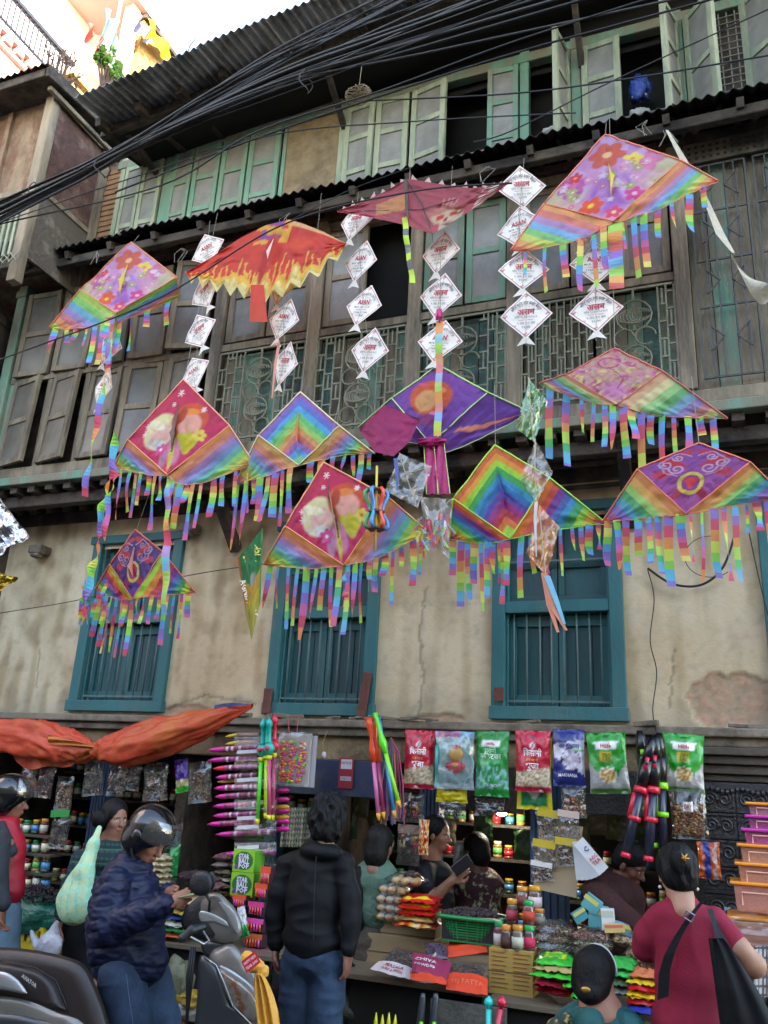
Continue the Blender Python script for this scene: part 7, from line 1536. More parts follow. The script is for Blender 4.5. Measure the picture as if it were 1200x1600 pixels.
pack('hanging_packet', 'white and green paste tube box behind the cowl', 'tube box', 380, 1440, 14, 44, -.85, lambda X, Y: bands(np.clip((Y + 1) / 2, 0, .99), ['#1c8a40', '#2a9a48', '#c8c8c8', '#d0d0c8', '#c8c0c0']), T=.02, ang=.3)
# netted garlic rack behind the pens, dark shelf of jars behind the dark jacket
for i in range(11):
    q = MB(); a = P(444 + i * 4.2, 1262, -.1); q.tube([a + Vector((0, 0, -.02 * k)) + Vector((.004 * (k % 2), 0, 0)) for k in range(15)], [.012 if k % 2 else .007 for k in range(15)], 6, random.choice(['#8a9080', '#a8a890', '#6a7060'])); tag(q.build('bead_strand', m_matte), 'strand of pale beads in the hanging rack between pens and dark jacket', 'bead strand', 'rack of pale bead strands')
# red notice on the dark blue sign
t = thing('shop_sign', 'small red and white notice on the dark blue board', 'sign', P(541, 1209, -.1)); c = P(541, 1208, -.1)
q = MB(); q.curcol = '#8a1c2c'; q.box(c.x - .06, c.x + .06, c.y - .004, c.y, c.z - .11, c.z + .11); q.build('board', m_card, t); q = MB(); q.box(c.x - .045, c.x + .045, c.y - .006, c.y - .004, c.z + .03, c.z + .1, '#c0bcc0'); q.box(c.x - .045, c.x + .045, c.y - .006, c.y - .004, c.z - .055, c.z - .025, '#b8b4b8'); q.build('panel', m_card, t)
q = MB(); text_onto(q, lambda x, y: c + Vector((x, -.008, y)), 'NOTICE', 0, .075, .02, '#8a1c2c', .02, .08); text_onto(q, lambda x, y: c + Vector((x, -.008, y)), 'OPEN 7-7', 0, -.04, .016, '#8a1c2c', .02, .08); q.build('lettering', m_print, t)
q = MB(); q.ball(P(506, 1180, -.3), .022, 8, 6, '#d0ccc8', (.9, .9, 1.2)); q.tube([P(506, 1176, -.3), P(504, 1160, -.3), P(512, 1142, -.2)], .003, 4, '#a88a40'); tag(q.build('bulb', m_plast, sm=1), 'small unlit white bulb dangling on a yellow wire over the dark jacket', 'bulb')
# lit lamp in the shop
t = thing('lamp', 'small lit white lamp inside the right shop', 'lamp', P(784, 1266, .5)); c = P(784, 1268, .5); q = MB(); q.lathe(c, [(.002, -.035), (.03, -.025), (.045, 0), (.045, .01)], 14); q.build('glowing_shade', mat('lamp_glow', '#ffffff', emis=('#fff4e0', 45)), t, sm=1); q = MB(); q.lathe(c, [(.047, .01), (.03, .03), (.01, .035)], 14, '#888888'); q.tube([c + Vector((0, 0, .03)), c + Vector((0, 0, .4))], .004, 4, '#555555'); q.build('holder', m_plast, t, sm=1)
# toys rising from below the frame
for i, (px, lb, c_) in enumerate(((764, 'turquoise toy sword head standing at the bottom edge', '#28c8b8'), (786, 'red toy sword head leaning at the bottom edge', '#c81c38'))):
    a = P(px, 1556, -1.35); t = thing('toy_sword', lb, 'toy sword', a); d = Vector((-.02 if i else 0, 0, -.6)) + (Vector((-.1, 0, 0)) if i else Vector((0, 0, 0))); s = lambda k: a + d * k
    q = MB(); q.tube([s(0), s(.03), s(.06), s(.08), s(.1)], [.003, .022, .028, .014, .014], 8, c_); q.build('pommel', m_plast, t, sm=1); q = MB(); q.tube([s(.1), s(1)], .015, 8, c_); q.build('grip', m_plast, t, sm=1)
for i in range(4):
    a = P(588 + i * 10, 1582 + (i % 2) * 3, -1.3); q = MB(); q.tube([a, a + Vector((0, 0, -.05)), a + Vector((0, 0, -.3))], [.003, .013, .016], 8, '#d8d020'); tag(q.build('toy_pen', m_plast, sm=1), ('leftmost', 'second', 'third', 'rightmost')[i] + ' yellow pen tip rising at the bottom edge', 'bubble pen')
for i in range(2):
    a = P(661 + i * 20, 1552, -1.3); t = thing('bubble_gun', ('left', 'right')[i] + ' black bubble gun handle standing under the counter', 'toy gun', a); q = MB(); q.tube([a, a + Vector((0, 0, -.02)), a + Vector((-.01, 0, -.14)), a + Vector((-.02, 0, -.3))], [.012, .018, .022, .03], 8, '#3a3c40'); q.build('handle', m_plast, t, sm=1); q = MB(); q.tube([a + Vector((.005, -.03, -.13)), a + Vector((0, -.03, -.3))], .011, 6, '#88e018'); q.build('trim', m_plast, t, sm=1)
# sacks and litter under the left table
for i, (px, py, rx, rz, c_, lb) in enumerate(((278, 1535, .12, .14, '#7a785c', 'olive sack standing on the ground behind the rider legs'), (282, 1575, .14, .06, '#a8a49c', 'white cloth bundle on the ground behind the rider legs'), (272, 1590, .1, .05, '#a84a30', 'orange net bag on the ground by the rider jeans'), (525, 1525, .12, .08, '#1a1a18', 'glossy black bag on the ground beside the dark jacket'), (530, 1570, .14, .1, '#3a3c34', 'dark crate-like heap below the black bag'), (300, 1560, .1, .05, '#b8902c', 'yellow bag between the sack and the scooter'))):
    q = lumpy(P(px, py, -.9), rx, .1, rz, .35, 20, 14, i, .75); tag(q.build('sack', mat('sack_' + c_.strip('#'), c_, .5, .3, 8, .5), sm=1), lb, 'sack')

# ---- orange tarpaulin rolled along the left ledge
t = thing('orange_tarp', 'rolled orange tarpaulin tied along the ledge over the left shop', 'tarpaulin', P(150, 1160, -.5))
m_tarp = mat('orange_tarp_cloth', '#c4472a', .55, .25, 4, .5, 14, dirt='#b8602c', dirt_scale=2.2, dirt_lo=.5, dirt_hi=.65); m_tarp2 = mat('ochre_tarp_side', '#c0702a', .55, .2, 4, .5, 14)
TP = [(-70, 1150, 26), (0, 1149, 22), (60, 1155, 26), (100, 1168, 24), (130, 1172, 18), (147, 1172, 9), (165, 1172, 19), (200, 1168, 29), (260, 1150, 28), (320, 1130, 20), (365, 1112, 10), (394, 1103, 4)]
def tarp(i0, i1, ph, nm, mt, off=0.):
    seg = TP[i0:i1 + 1]
    def fn(u, v):
        f = u * (len(seg) - 1); i = min(int(f), len(seg) - 2); k = f - i; px, py, r_ = [seg[i][j] * (1 - k) + seg[i + 1][j] * k for j in range(3)]
        y = -.45; m_ = mpp(px, py, y); c = P(px, py, y); a = v * 6.283; rr_ = r_ * m_ * (1 + .16 * math.sin(a * 3 + u * 5 + ph) + .12 * noise.noise(Vector((u * 3, math.cos(a) * 2, math.sin(a) * 2 + ph))) + .05 * math.sin(a * 7 - u * 4) + .13 * (1 - 3 * abs(noise.noise(Vector((u * 9, math.cos(a) * 2.5, math.sin(a) * 2.5 + ph))))) + .03 * math.sin(a * 17 + 6 * math.sin(u * 6))) + off
        return c + Vector((0, .75 * rr_ * math.cos(a), rr_ * math.sin(a)))
    q = MB(); q.grid(fn, 60, 48, flip=True); q.build(nm, mt, t, sm=1)
tarp(0, 5, 0., 'cloth_roll', m_tarp); tarp(5, 11, 2., 'cloth_roll', m_tarp)
q = MB()
def lap(u, v): px = 75 + 70 * u; py = 1148 + 17 * u + 14 * v * (1 - .5 * u); return P(px, py, -.585 + .1 * v * v * .3 + .012 * math.sin(v * 9 + u * 8))
q.grid(lap, 24, 12); q.build('folded_flap', m_tarp2, t, sm=1)
q = lumpy(P(149, 1173, -.5), .035, .06, .055, .5, seed=3); q.build('knot', m_tarp, t, sm=1)
q = MB(); q.grid(lambda u, v: P(335 + 58 * u, 1102 - 4 * math.sin(u * 3) + 12 * v * (1 - u), -.5 + .02 * math.sin(u * 8)), 16, 6); q.build('blue_end', mat('blue_tarp_side', '#3c4478', .6, .3, 6, .4), t, sm=1)
q = MB(); q.grid(lambda u, v: P(20 + 110 * u, 1180 + (22 + 5 * math.sin(u * 9)) * v * math.sin(3.14 * min(1, u * 1.05)) ** .5, -.42 + .03 * math.sin(u * 14)), 30, 8, flip=True); q.build('hanging_fold', m_tarp, t, sm=1)
# ================================================================ signed-distance modelling for bodies, clothes and the scooter
class SD:
    def __init__(s, h=.007, k=.02): s.h = h; s.k = k; s.pr = []
    def cone(s, a, b, ra, rb, k=None, fl=None): s.pr.append(('c', Vector(a), Vector(b), ra, rb, s.k if k is None else k, fl)); return s
    def ell(s, c, r, rot=None, k=None, sub=False): s.pr.append(('e', Vector(c), r, rot, s.k if k is None else k, sub)); return s
    def chain(s, pts, rs, k=None):
        for i in range(len(pts) - 1): s.cone(pts[i], pts[i + 1], rs[i], rs[i + 1], k)
        return s
    def mesh(s, fn=None):
        h = s.h; bb = []
        for p in s.pr:
            if p[0] == 'c': r_ = max(p[3], p[4]); lo = [min(p[1][i], p[2][i]) - r_ for i in range(3)]; hi = [max(p[1][i], p[2][i]) + r_ for i in range(3)]
            else: r_ = max(p[2]); lo = [p[1][i] - r_ for i in range(3)]; hi = [p[1][i] + r_ for i in range(3)]
            bb.append((lo, hi))
        solid_ = [b_ for b_, p in zip(bb, s.pr) if not (p[0] == 'e' and p[5])]
        lo = np.min([b_[0] for b_ in solid_], 0) - 3 * h; hi = np.max([b_[1] for b_ in solid_], 0) + 3 * h
        n = np.ceil((hi - lo) / h).astype(int) + 1; ax = [lo[i] + h * np.arange(n[i]) for i in range(3)]
        F = np.full(n, .2, np.float32)
        for p, (l, u) in zip(s.pr, bb):
            k = p[5] if p[0] == 'c' else p[4]; m = k * 1.5 + 2.5 * h
            i0 = np.clip(((np.array(l) - m - lo) / h).astype(int), 0, n - 1); i1 = np.clip(((np.array(u) + m - lo) / h).astype(int) + 2, 1, n)
            if np.any(i1 <= i0): continue
            sl_ = tuple(slice(i0[i], i1[i]) for i in range(3)); X, Y, Z = np.meshgrid(*[ax[i][i0[i]:i1[i]] for i in range(3)], indexing='ij')
            if p[0] == 'c':
                a, b_ = np.array(p[1]), np.array(p[2]); d = b_ - a; L2 = d @ d + 1e-12
                t = np.clip(((X - a[0]) * d[0] + (Y - a[1]) * d[1] + (Z - a[2]) * d[2]) / L2, 0, 1)
                D_ = np.sqrt((X - a[0] - t * d[0]) ** 2 + (Y - a[1] - t * d[1]) ** 2 + (Z - a[2] - t * d[2]) ** 2) - (p[3] + (p[4] - p[3]) * t)
            else:
                c = p[1]; Q = [X - c[0], Y - c[1], Z - c[2]]
                if p[3] is not None: mt = p[3].transposed(); Q = [mt[i][0] * Q[0] + mt[i][1] * Q[1] + mt[i][2] * Q[2] for i in range(3)]
                r_ = p[2]; k0 = np.sqrt(sum((Q[i] / r_[i]) ** 2 for i in range(3))); k1 = np.sqrt(sum((Q[i] / r_[i] ** 2) ** 2 for i in range(3))) + 1e-9; D_ = k0 * (k0 - 1) / k1
            f = F[sl_]
            if p[0] == 'e' and p[5]: F[sl_] = np.maximum(f, -D_)
            elif k > 1e-4: hh = np.clip(.5 + .5 * (f - D_) / k, 0, 1); F[sl_] = f * (1 - hh) + D_ * hh - k * hh * (1 - hh)
            else: F[sl_] = np.minimum(f, D_)
        I = F < 0; cells = np.zeros(n - 1, bool); c8 = [I[a:n[0] - 1 + a, b_:n[1] - 1 + b_, c:n[2] - 1 + c] for a in (0, 1) for b_ in (0, 1) for c in (0, 1)]
        an = np.logical_or.reduce(c8) & ~np.logical_and.reduce(c8); idx = np.full(n - 1, -1, np.int64); ii = np.argwhere(an); idx[an] = np.arange(len(ii))
        acc = np.zeros((len(ii), 3)); cnt = np.zeros(len(ii))
        for axn in range(3):
            for o1 in (0, 1):
                for o2 in (0, 1):
                    o = [0, 0, 0]; ot = [q for q in range(3) if q != axn]; o[ot[0]] = o1; o[ot[1]] = o2; A = ii + o; B_ = A.copy(); B_[:, axn] += 1
                    fa = F[tuple(A.T)]; fb = F[tuple(B_.T)]; cr = (fa < 0) != (fb < 0); t = np.where(cr, fa / (fa - fb + 1e-12), 0); pp = A.astype(float); pp[:, axn] += t; acc[cr] += pp[cr]; cnt[cr] += 1
        V = acc / cnt[:, None] * h + lo; quads = []
        for axn in range(3):
            ot = [q for q in range(3) if q != axn]; A0 = [slice(None)] * 3; A1 = [slice(None)] * 3; A0[axn] = slice(0, -1); A1[axn] = slice(1, None); a, b_ = I[tuple(A0)], I[tuple(A1)]; e = np.argwhere(a != b_)
            e = e[(e[:, ot[0]] > 0) & (e[:, ot[1]] > 0) & (e[:, ot[0]] < n[ot[0]] - 1) & (e[:, ot[1]] < n[ot[1]] - 1)]; fl = a[tuple(e.T)]
            q4 = []
            for d0, d1 in ((1, 1), (0, 1), (0, 0), (1, 0)): c = e.copy(); c[:, ot[0]] -= d0; c[:, ot[1]] -= d1; q4.append(idx[tuple(c.T)])
            q4 = np.stack(q4, 1); rev = fl if axn != 1 else ~fl; q4[~rev] = q4[~rev][:, ::-1]; quads.append(q4)
        Q = np.concatenate(quads); Q = Q[(Q >= 0).all(1)]
        return V, Q
    def build(s, name, mt, parent=None, disp=None, colfn=None, smooth_it=1):
        V, Q = s.mesh()
        for _ in range(smooth_it):
            sm = np.zeros_like(V); ct = np.zeros(len(V))
            for a, b_ in ((0, 1), (1, 2), (2, 3), (3, 0)):
                np.add.at(sm, Q[:, a], V[Q[:, b_]]); np.add.at(sm, Q[:, b_], V[Q[:, a]]); np.add.at(ct, Q[:, a], 1); np.add.at(ct, Q[:, b_], 1)
            V = V * .4 + .6 * sm / ct[:, None]
        if disp is not None:
            fn_ = np.cross(V[Q[:, 2]] - V[Q[:, 0]], V[Q[:, 3]] - V[Q[:, 1]]); N_ = np.zeros_like(V)
            for a in range(4): np.add.at(N_, Q[:, a], fn_)
            N_ /= np.linalg.norm(N_, axis=1)[:, None] + 1e-12; V = V + N_ * disp(V)[:, None]
        me = bpy.data.meshes.new(name); W = V - (np.array(parent.location) if parent is not None else 0)
        me.vertices.add(len(W)); me.vertices.foreach_set('co', W.ravel()); me.loops.add(Q.size); me.polygons.add(len(Q))
        me.loops.foreach_set('vertex_index', Q.ravel().astype(np.int32)); me.polygons.foreach_set('loop_start', np.arange(0, Q.size, 4, dtype=np.int32)); me.polygons.foreach_set('use_smooth', np.ones(len(Q), bool)); me.update(calc_edges=True)
        if colfn is not None: C = np.ones((len(V), 4), 'f'); C[:, :3] = colfn(V); a = me.color_attributes.new('Col', 'FLOAT_COLOR', 'POINT'); a.data.foreach_set('color', C.ravel())
        me.materials.append(mt); o = bpy.data.objects.new(name, me); link(o, parent); return o
def near(V, p, r): return np.linalg.norm(V - np.array(p), axis=1) < r
def seg_t(V, a, b_): a, b_ = np.array(a), np.array(b_); d = b_ - a; t = ((V - a) @ d) / (d @ d); q = V - a - np.clip(t, 0, 1)[:, None] * d; return t, np.linalg.norm(q, axis=1)
m_skin = mat('skin', attr='Col', rough=.5, var=.12, scale=30, spec=.4)
def facing(yaw, pitch=0., roll=0.):       # yaw 0 looks along +x, 90 degrees along +y
    return Matrix.Rotation(yaw, 3, 'Z') @ Matrix.Rotation(pitch, 3, 'Y') @ Matrix.Rotation(roll, 3, 'X')
def head(s, c, R_, fem=False, sc=1.):
    c = Vector(c); g_ = lambda x, y, z: c + R_ @ Vector((x * sc, y * sc, z * sc)); e = lambda p, r, k=.015: s.ell(g_(*p), tuple(q * sc for q in r), R_, k)
    e((-.012, 0, .035), (.096, .076, .088)); e((.022, 0, -.028), (.066, .058, .08), .02); e((.045, 0, -.078), (.036, .036, .03), .02)
    s.cone(g_(.082, 0, .012), g_(.108, 0, -.026), .008 * sc, .014 * sc, .01); e((.097, 0, -.03), (.014, .018, .01), .008)
    for y in (-1, 1): e((.07, y * .03, .022), (.02, .022, .008), .01); e((.055, y * .036, -.022), (.026, .024, .026), .015); e((-.005, y * .079, -.012), (.02, .008, .03), .006); e((.074, y * .031, .004), (.011, .014, .009), .003)
    e((.086, 0, -.058), (.012, .022, .006), .006); e((.083, 0, -.069), (.012, .019, .007), .006)
    s.cone(g_(-.02, 0, -.06), g_(-.05, 0, -.16), .052 * sc, .055 * sc, .02)
    return g_
def head_cols(V, C, g_, R_, fem=False):
    for y in (-1, 1):
        C[near(V, g_(.084, y * .031, .003), .0085)] = hexc('#cfc4bc'); C[near(V, g_(.087, y * .031, .003), .0055)] = hexc('#1a100c')
        for k in range(5): C[near(V, g_(.087, y * (.016 + k * .008), .022 + .003 * math.sin(k)), .0065)] = hexc('#1e1512')
    for k in range(-2, 3): C[near(V, g_(.092 - abs(k) * .003, k * .009, -.063), .008)] = hexc('#8a4a42')
def hand(s, w_, d, n, curl=.5, side=1, L=.17, spread=.1):
    """w_ wrist, d finger direction, n palm normal (towards palm), side +1 puts the thumb along d x n"""
    d = Vector(d).normalized(); n = (Vector(n) - d * d.dot(Vector(n))).normalized(); x = d.cross(n) * side; w_ = Vector(w_)
    s.cone(w_ - d * .02, w_ + d * .02, .027, .026, .01); R_ = Matrix((d, x, n)).transposed(); s.ell(w_ + d * .055, (.05, .04, .017), R_, .012)
    for k, (o, fl) in enumerate(((.028, .07), (.01, .078), (-.009, .072), (-.027, .056))):
        b_ = w_ + d * .088 + x * o; a = curl * .5; p = [b_ - d * .03]; q = b_; p.append(q)
        for j in range(3):
            dd = d * math.cos(a) + n * math.sin(a) + x * (o * spread * 4); q = q + dd.normalized() * fl * (.42, .32, .26)[j]; p.append(q); a += curl
        s.chain(p, [.0085, .0088, .0082, .0075, .0066], .004)
    b_ = w_ + d * .03 + x * .03; s.chain([b_, b_ + d * .03 + x * .022 + n * .012, b_ + d * .055 + x * .022 + n * .026, b_ + d * .074 + x * .012 + n * .034], [.014, .011, .0095, .008], .006)
def skincol(base, extra=None):
    def f(V):
        C = np.tile(np.array(hexc(base)), (len(V), 1))
        if extra: extra(V, C)
        return C
    return f
def nf(V, s_, seed=0, st=(1, 1, 1)): return np.array([noise.noise(Vector((p[0] * s_ * st[0] + seed, p[1] * s_ * st[1], p[2] * s_ * st[2]))) for p in V])
def wrinkle(amp=.006, s_=9., st=(1, 1, 2.2), seed=0.):
    def f(V): n = nf(V, s_, seed, st); return amp * ((1 - 2.4 * np.abs(n)) * .7 + nf(V, s_ * .4, seed + 4) * 1.2)
    return f
m_navy = mat('navy_puffer_nylon', '#161b36', .5, .08, 5, .06, 60, spec=.3); m_denim = mat('blue_denim', '#27394f', .85, .35, 4, .2, 160, col2='#18263c', dirt='#3c5672', dirt_scale=2.5, dirt_lo=.5, dirt_hi=.75)
m_blk = mat('black_softshell', '#08090c', .7, .2, 5, .1, 50, spec=.25); m_hair = mat('black_hair', '#080606', .6, .3, 30, .4, 90, spec=.25, stretch=(1, 1, .3)); m_maroon = mat('maroon_jersey', '#84082c', .85, .2, 5, .12, 100)
m_helm = mat('black_helmet_shell', '#0c0c0e', .2, .1, 4, coat=.6); m_visor = film_mat('smoked_visor', '#5a544e', .35, .06); m_tealc = mat('teal_cloth', '#0c4f4e', .7, .25, 5, .2, 50)
m_red = mat('red_padded_jacket', '#a81028', .6, .25, 5, .15, 40); m_grey = mat('charcoal_cloth', '#2a2c30', .8, .25, 6, .2, 60)

# ---- rider in the navy puffer jacket, head bent, counting notes
y0 = -2.0; A = lambda px, py, dy=0.: P(px, py, y0 + dy)
t = None
def person(lb, loc, body, skin, colx=None):
    o = body.build('person', m_skin, None, colfn=skincol(skin, colx)); tag(o, lb, 'person'); return o
b = SD(.006, .02); hc = A(234, 1312); Rh = facing(-.12, .5); gh = head(b, hc, Rh)
b.cone(A(208, 1348), A(200, 1380), .055, .06); b.chain([A(200, 1390), A(196, 1450), A(200, 1515)], [.08, .08, .08], .04)
for dy, x in ((-.1, 192), (.1, 222)): b.chain([A(x, 1525, dy), A(x + 18, 1600, dy), A(x + 14, 1660, dy)], [.07, .06, .05])
w1 = A(266, 1412, -.2); w2 = A(264, 1393, .02)
b.chain([A(180, 1385, -.16), A(170, 1445, -.2), w1], [.045, .04, .026]); b.chain([A(215, 1385, .16), A(222, 1430, .14), w2], [.045, .04, .026])
hand(b, w1, A(290, 1400, -.12) - w1, Vector((.2, .9, .3)), .55, -1); hand(b, w2, A(290, 1398, -.1) - w2, Vector((.1, -.9, .2)), .5, 1)
pr = person('man in navy puffer jacket and black open helmet with bent head at the scooter', None, b, '#9a6a52', lambda V, C: head_cols(V, C, gh, Rh))
s = SD(.007, .03); s.chain([A(201, 1362), A(196, 1395), A(197, 1440), A(200, 1480), A(203, 1500)], [.11, .165, .175, .172, .16], .05); s.chain([A(180, 1502), A(226, 1502)], [.12, .12], .04); s.ell(A(196, 1440, .0), (.2, .2, .26), None, .05)
s.cone(A(203, 1348), A(215, 1362), .075, .08, .02); sh, el, wr_ = A(178, 1382, -.17), A(171, 1447, -.21), w1 - (w1 - A(171, 1447, -.21)).normalized() * .03
s.chain([sh, A(170, 1420, -.2), el, el.lerp(wr_, .5), wr_], [.085, .09, .088, .075, .052], .025); el2, wr2 = A(224, 1432, .16), w2 - (w2 - A(224, 1432, .16)).normalized() * .03; s.chain([A(214, 1384, .16), el2, wr2], [.085, .08, .05], .03)
def puff(V):
    d = np.zeros(len(V)); t1, r1 = seg_t(V, sh, el); t2, r2 = seg_t(V, el, wr_); arm = (np.minimum(r1, r2) < .11) & (V[:, 1] < y0 - .12); tt = np.where(r2 < r1, 1 + t2, t1)
    z = V[:, 2] + .02 * np.sin(V[:, 0] * 9); q = np.where(arm, tt * 3.4, z / .088); w_ = np.abs(np.sin(math.pi * (q + .25 * nf(V, 5, 3.)))); d = .011 * w_ ** .45 - .01
    return d + .006 * (1 - 2.5 * np.abs(nf(V, 11, 1., (1, 1, 1.5)))) + .003 * (1 - 3 * np.abs(nf(V, 28, 6., (.6, .6, 1.6))))
s.build('jacket', m_navy, pr, disp=puff)
s = SD(.008, .03); s.ell(A(203, 1520), (.14, .14, .12), None, .04)
for dy, x in ((-.1, 188), (.1, 232)): s.chain([A(x, 1528, dy), A(x + 18, 1600, dy), A(x + 20, 1680, dy), A(x + 10, 1780, dy)], [.115, .1, .085, .07], .03)
s.build('jeans', m_denim, pr, disp=wrinkle(.006, 8, (1, 1, 1.8), 7))
q = MB(); q.tube([A(196, 1512, -.165), A(202, 1560, -.19), A(208, 1600, -.19)], .0014, 4, '#5a7088')
q.build('seam', m_matte, pr)
hm = thing('helmet', 'glossy black open face helmet with smoked visor worn by the scooter rider', 'helmet', gh(0, 0, .04))
s = SD(.006, .01); s.ell(gh(-.02, 0, .055), (.142, .128, .13), Rh); s.ell(gh(-.05, 0, -.03), (.11, .122, .1), Rh, .02); s.ell(gh(.12, 0, -.08), (.135, .1, .125), Rh, sub=True); s.ell(gh(0, 0, -.15), (.1, .09, .12), Rh, sub=True)
s.build('shell', m_helm, hm); s2 = MB()
def vis(u, v): a = (u - .5) * 2.5; b_ = .8 - v * .85; return gh(-.01 + .168 * math.cos(a) * math.cos(b_), .152 * math.sin(a) * math.cos(b_ * .6), .05 + .15 * math.sin(b_))
s2.grid(vis, 26, 14, flip=True); s2.build('visor', m_visor, hm, sm=1)
for y in (-1, 1): q = MB(); q.lathe(gh(.01, y * .132, .035), [(.034, -.004), (.036, .008), (.024, .014), (.008, .016)], 14, axis=Rh @ Vector((0, y, 0))); q.build('hinge', m_helm, hm, sm=1)
q = MB(); q.tube([gh(.0, -.11, -.05), gh(.03, -.085, -.1), gh(.045, -.0, -.125), gh(.03, .085, -.1)], .008, 5, flat=.4); q.build('strap', m_grey, hm)
q = MB(); c = w1.lerp(A(290, 1400, -.12), .8)
for k in range(3): q.obox(c + Vector((.01 + .004 * k, -.0, .006 * k)), .1, .05, .002, Matrix.Rotation(.3 + .2 * k, 3, 'Z') @ Matrix.Rotation(-.2, 3, 'Y'), ['#b0a070', '#a85a48', '#98986a'][k])
tag(q.build('banknote', m_card), 'few banknotes held in the scooter rider hands', 'banknotes')

# ---- man in black jacket seen from behind
y0 = -1.5; b = SD(.007, .02); Rh = facing(1.85, .15); gh = head(b, A(513, 1280, .02), Rh)
b.chain([A(503, 1310), A(496, 1350), A(492, 1400), A(492, 1480)], [.05, .06, .07, .08], .03)
for x in (472, 512): b.chain([A(x, 1500), A(x, 1600), A(x, 1700)], [.07, .06, .05])
b.chain([A(455, 1368), A(440, 1400), A(430, 1460, -.02), A(432, 1480, -.02)], [.035, .035, .028, .026]); wv_ = A(544, 1488, -.06); b.chain([A(530, 1368), A(547, 1410), wv_], [.035, .035, .027]); hand(b, wv_, Vector((-.05, .1, -1)), Vector((-.9, .1, 0)), .45, 1); hand(b, A(431, 1478, -.02), Vector((0, .2, -1)), Vector((.9, .2, 0)), .5, 1)
pr = person('man in black jacket and blue jeans standing with his back turned before the middle stall', None, b, '#8a5e4c')
s = SD(.006, .02); s.ell(gh(-.02, 0, .045), (.118, .102, .108), Rh); s.ell(gh(-.045, 0, -.01), (.1, .102, .095), Rh); s.ell(gh(-.045, 0, -.075), (.085, .09, .06), Rh); s.ell(gh(.1, 0, -.05), (.06, .08, .08), Rh, sub=True)
s.build('hair', m_hair, pr, disp=lambda V: .014 * nf(V, 18, 2., (1, 1, .6)) + .012 * (1 - 3 * np.abs(nf(V, 30, 2., (1, 1, .4)))))
s = SD(.007, .03); s.ell(A(497, 1350), (.165, .1, .075), None, .03); s.chain([A(495, 1362), A(492, 1400), A(492, 1450), A(493, 1474)], [.12, .13, .14, .145], .03); s.ell(A(492, 1405), (.17, .125, .25), None, .03); s.ell(A(491, 1466), (.185, .14, .085), None, .03); s.cone(A(475, 1340), A(448, 1352), .05, .06); s.cone(A(520, 1338), A(538, 1350), .05, .06)
s.chain([A(508, 1306, .01), A(500, 1334)], [.078, .1], .02); s.ell(A(501, 1330, -.06), (.125, .075, .055), None, .02)
s.chain([A(449, 1358), A(437, 1395, -.02), A(430, 1430, -.02), A(431, 1474, -.02)], [.058, .057, .054, .042], .02); s.chain([A(535, 1356), A(547, 1400, -.02), A(549, 1440, -.04), A(545, 1484, -.06)], [.06, .058, .054, .042], .02)
s.build('jacket', m_blk, pr, disp=wrinkle(.008, 6, (.9, .9, 2.2), 3))
q = MB(); q.tube([A(494, 1338, -.142), A(491, 1400, -.152), A(490, 1470, -.155)], .0015, 4); q.build('back_seam', m_grey, pr)
s = SD(.008, .03); s.ell(A(492, 1495), (.18, .14, .12), None, .03)
for x in (468, 513): s.chain([A(x, 1508), A(x - 3, 1560), A(x - 6, 1620), A(x - 4, 1720)], [.105, .095, .085, .08], .02)
s.build('jeans', m_denim, pr, disp=wrinkle(.008, 8, (1, 1, 1.6), 5))

# ---- woman in the maroon T-shirt, back view, with two black bags
y0 = -2.0; b = SD(.006, .02); Rh = facing(1.9, .25); gh = head(b, A(1058, 1368, .03), Rh, sc=.93)
b.chain([A(1062, 1398), A(1068, 1435), A(1080, 1500), A(1085, 1600), A(1085, 1680)], [.05, .06, .07, .07, .08], .03)
b.chain([A(1118, 1446), A(1154, 1482, -.04), A(1178, 1508, -.02), A(1150, 1530, .18)], [.04, .046, .045, .03], .02); hand(b, A(1150, 1530, .2), Vector((-.5, .8, .1)), Vector((0, 0, -1)), .5)
b.chain([A(1026, 1448), A(1010, 1480, .06), A(1020, 1500, .25)], [.04, .042, .03]); hand(b, A(1020, 1500, .25), Vector((-.2, 1, -.1)), Vector((0, 0, -1)), .5)
pr = person('woman in maroon T-shirt seen from behind, black hair pinned up with a gold clip', None, b, '#a67a60')
s = SD(.006, .02); s.ell(gh(-.02, 0, .04), (.103, .085, .095), Rh); s.ell(gh(-.055, 0, -.0), (.07, .078, .08), Rh); s.ell(gh(-.118, .01, .045), (.045, .045, .06), Rh, .004); s.ell(gh(.1, 0, -.04), (.06, .08, .08), Rh, sub=True)
s.build('hair', m_hair, pr, disp=lambda V: .006 * (1 - 3 * np.abs(nf(V, 24, 2., (1, 1, .5)))))
q = MB(); c = gh(-.15, .0, .05)
for k in range(6): q.tube([c + Vector((.022 * math.cos(k), -.01, .022 * math.sin(k))), c + Vector((-.01 * math.cos(k), -.02, -.012 * math.sin(k)))], .004, 5, '#b0863c')
q.build('hair_clip', mat('gold_clip', '#b88a3c', .3, .1, metal=.7), pr, sm=1)
for y in (-1, 1): q = MB(); q.ball(gh(.0, y * .086, -.055), .008, 8, 6, '#d8d4c8'); q.build('earring', m_plast, pr, sm=1)
s = SD(.007, .03); s.ell(A(1070, 1430), (.15, .09, .06), None, .03); s.ell(A(1076, 1465), (.15, .11, .14), None, .04); s.ell(A(1080, 1530), (.15, .12, .18), None, .04); s.ell(A(1082, 1610), (.165, .14, .18), None, .04); s.chain([A(1064, 1406), A(1066, 1416)], [.062, .07], .02)
s.chain([A(1116, 1438), A(1136, 1466, -.02), A(1148, 1484, -.02)], [.055, .062, .064], .02); s.chain([A(1026, 1440), A(1012, 1464, .02), A(1010, 1482, .04)], [.055, .06, .06], .02)
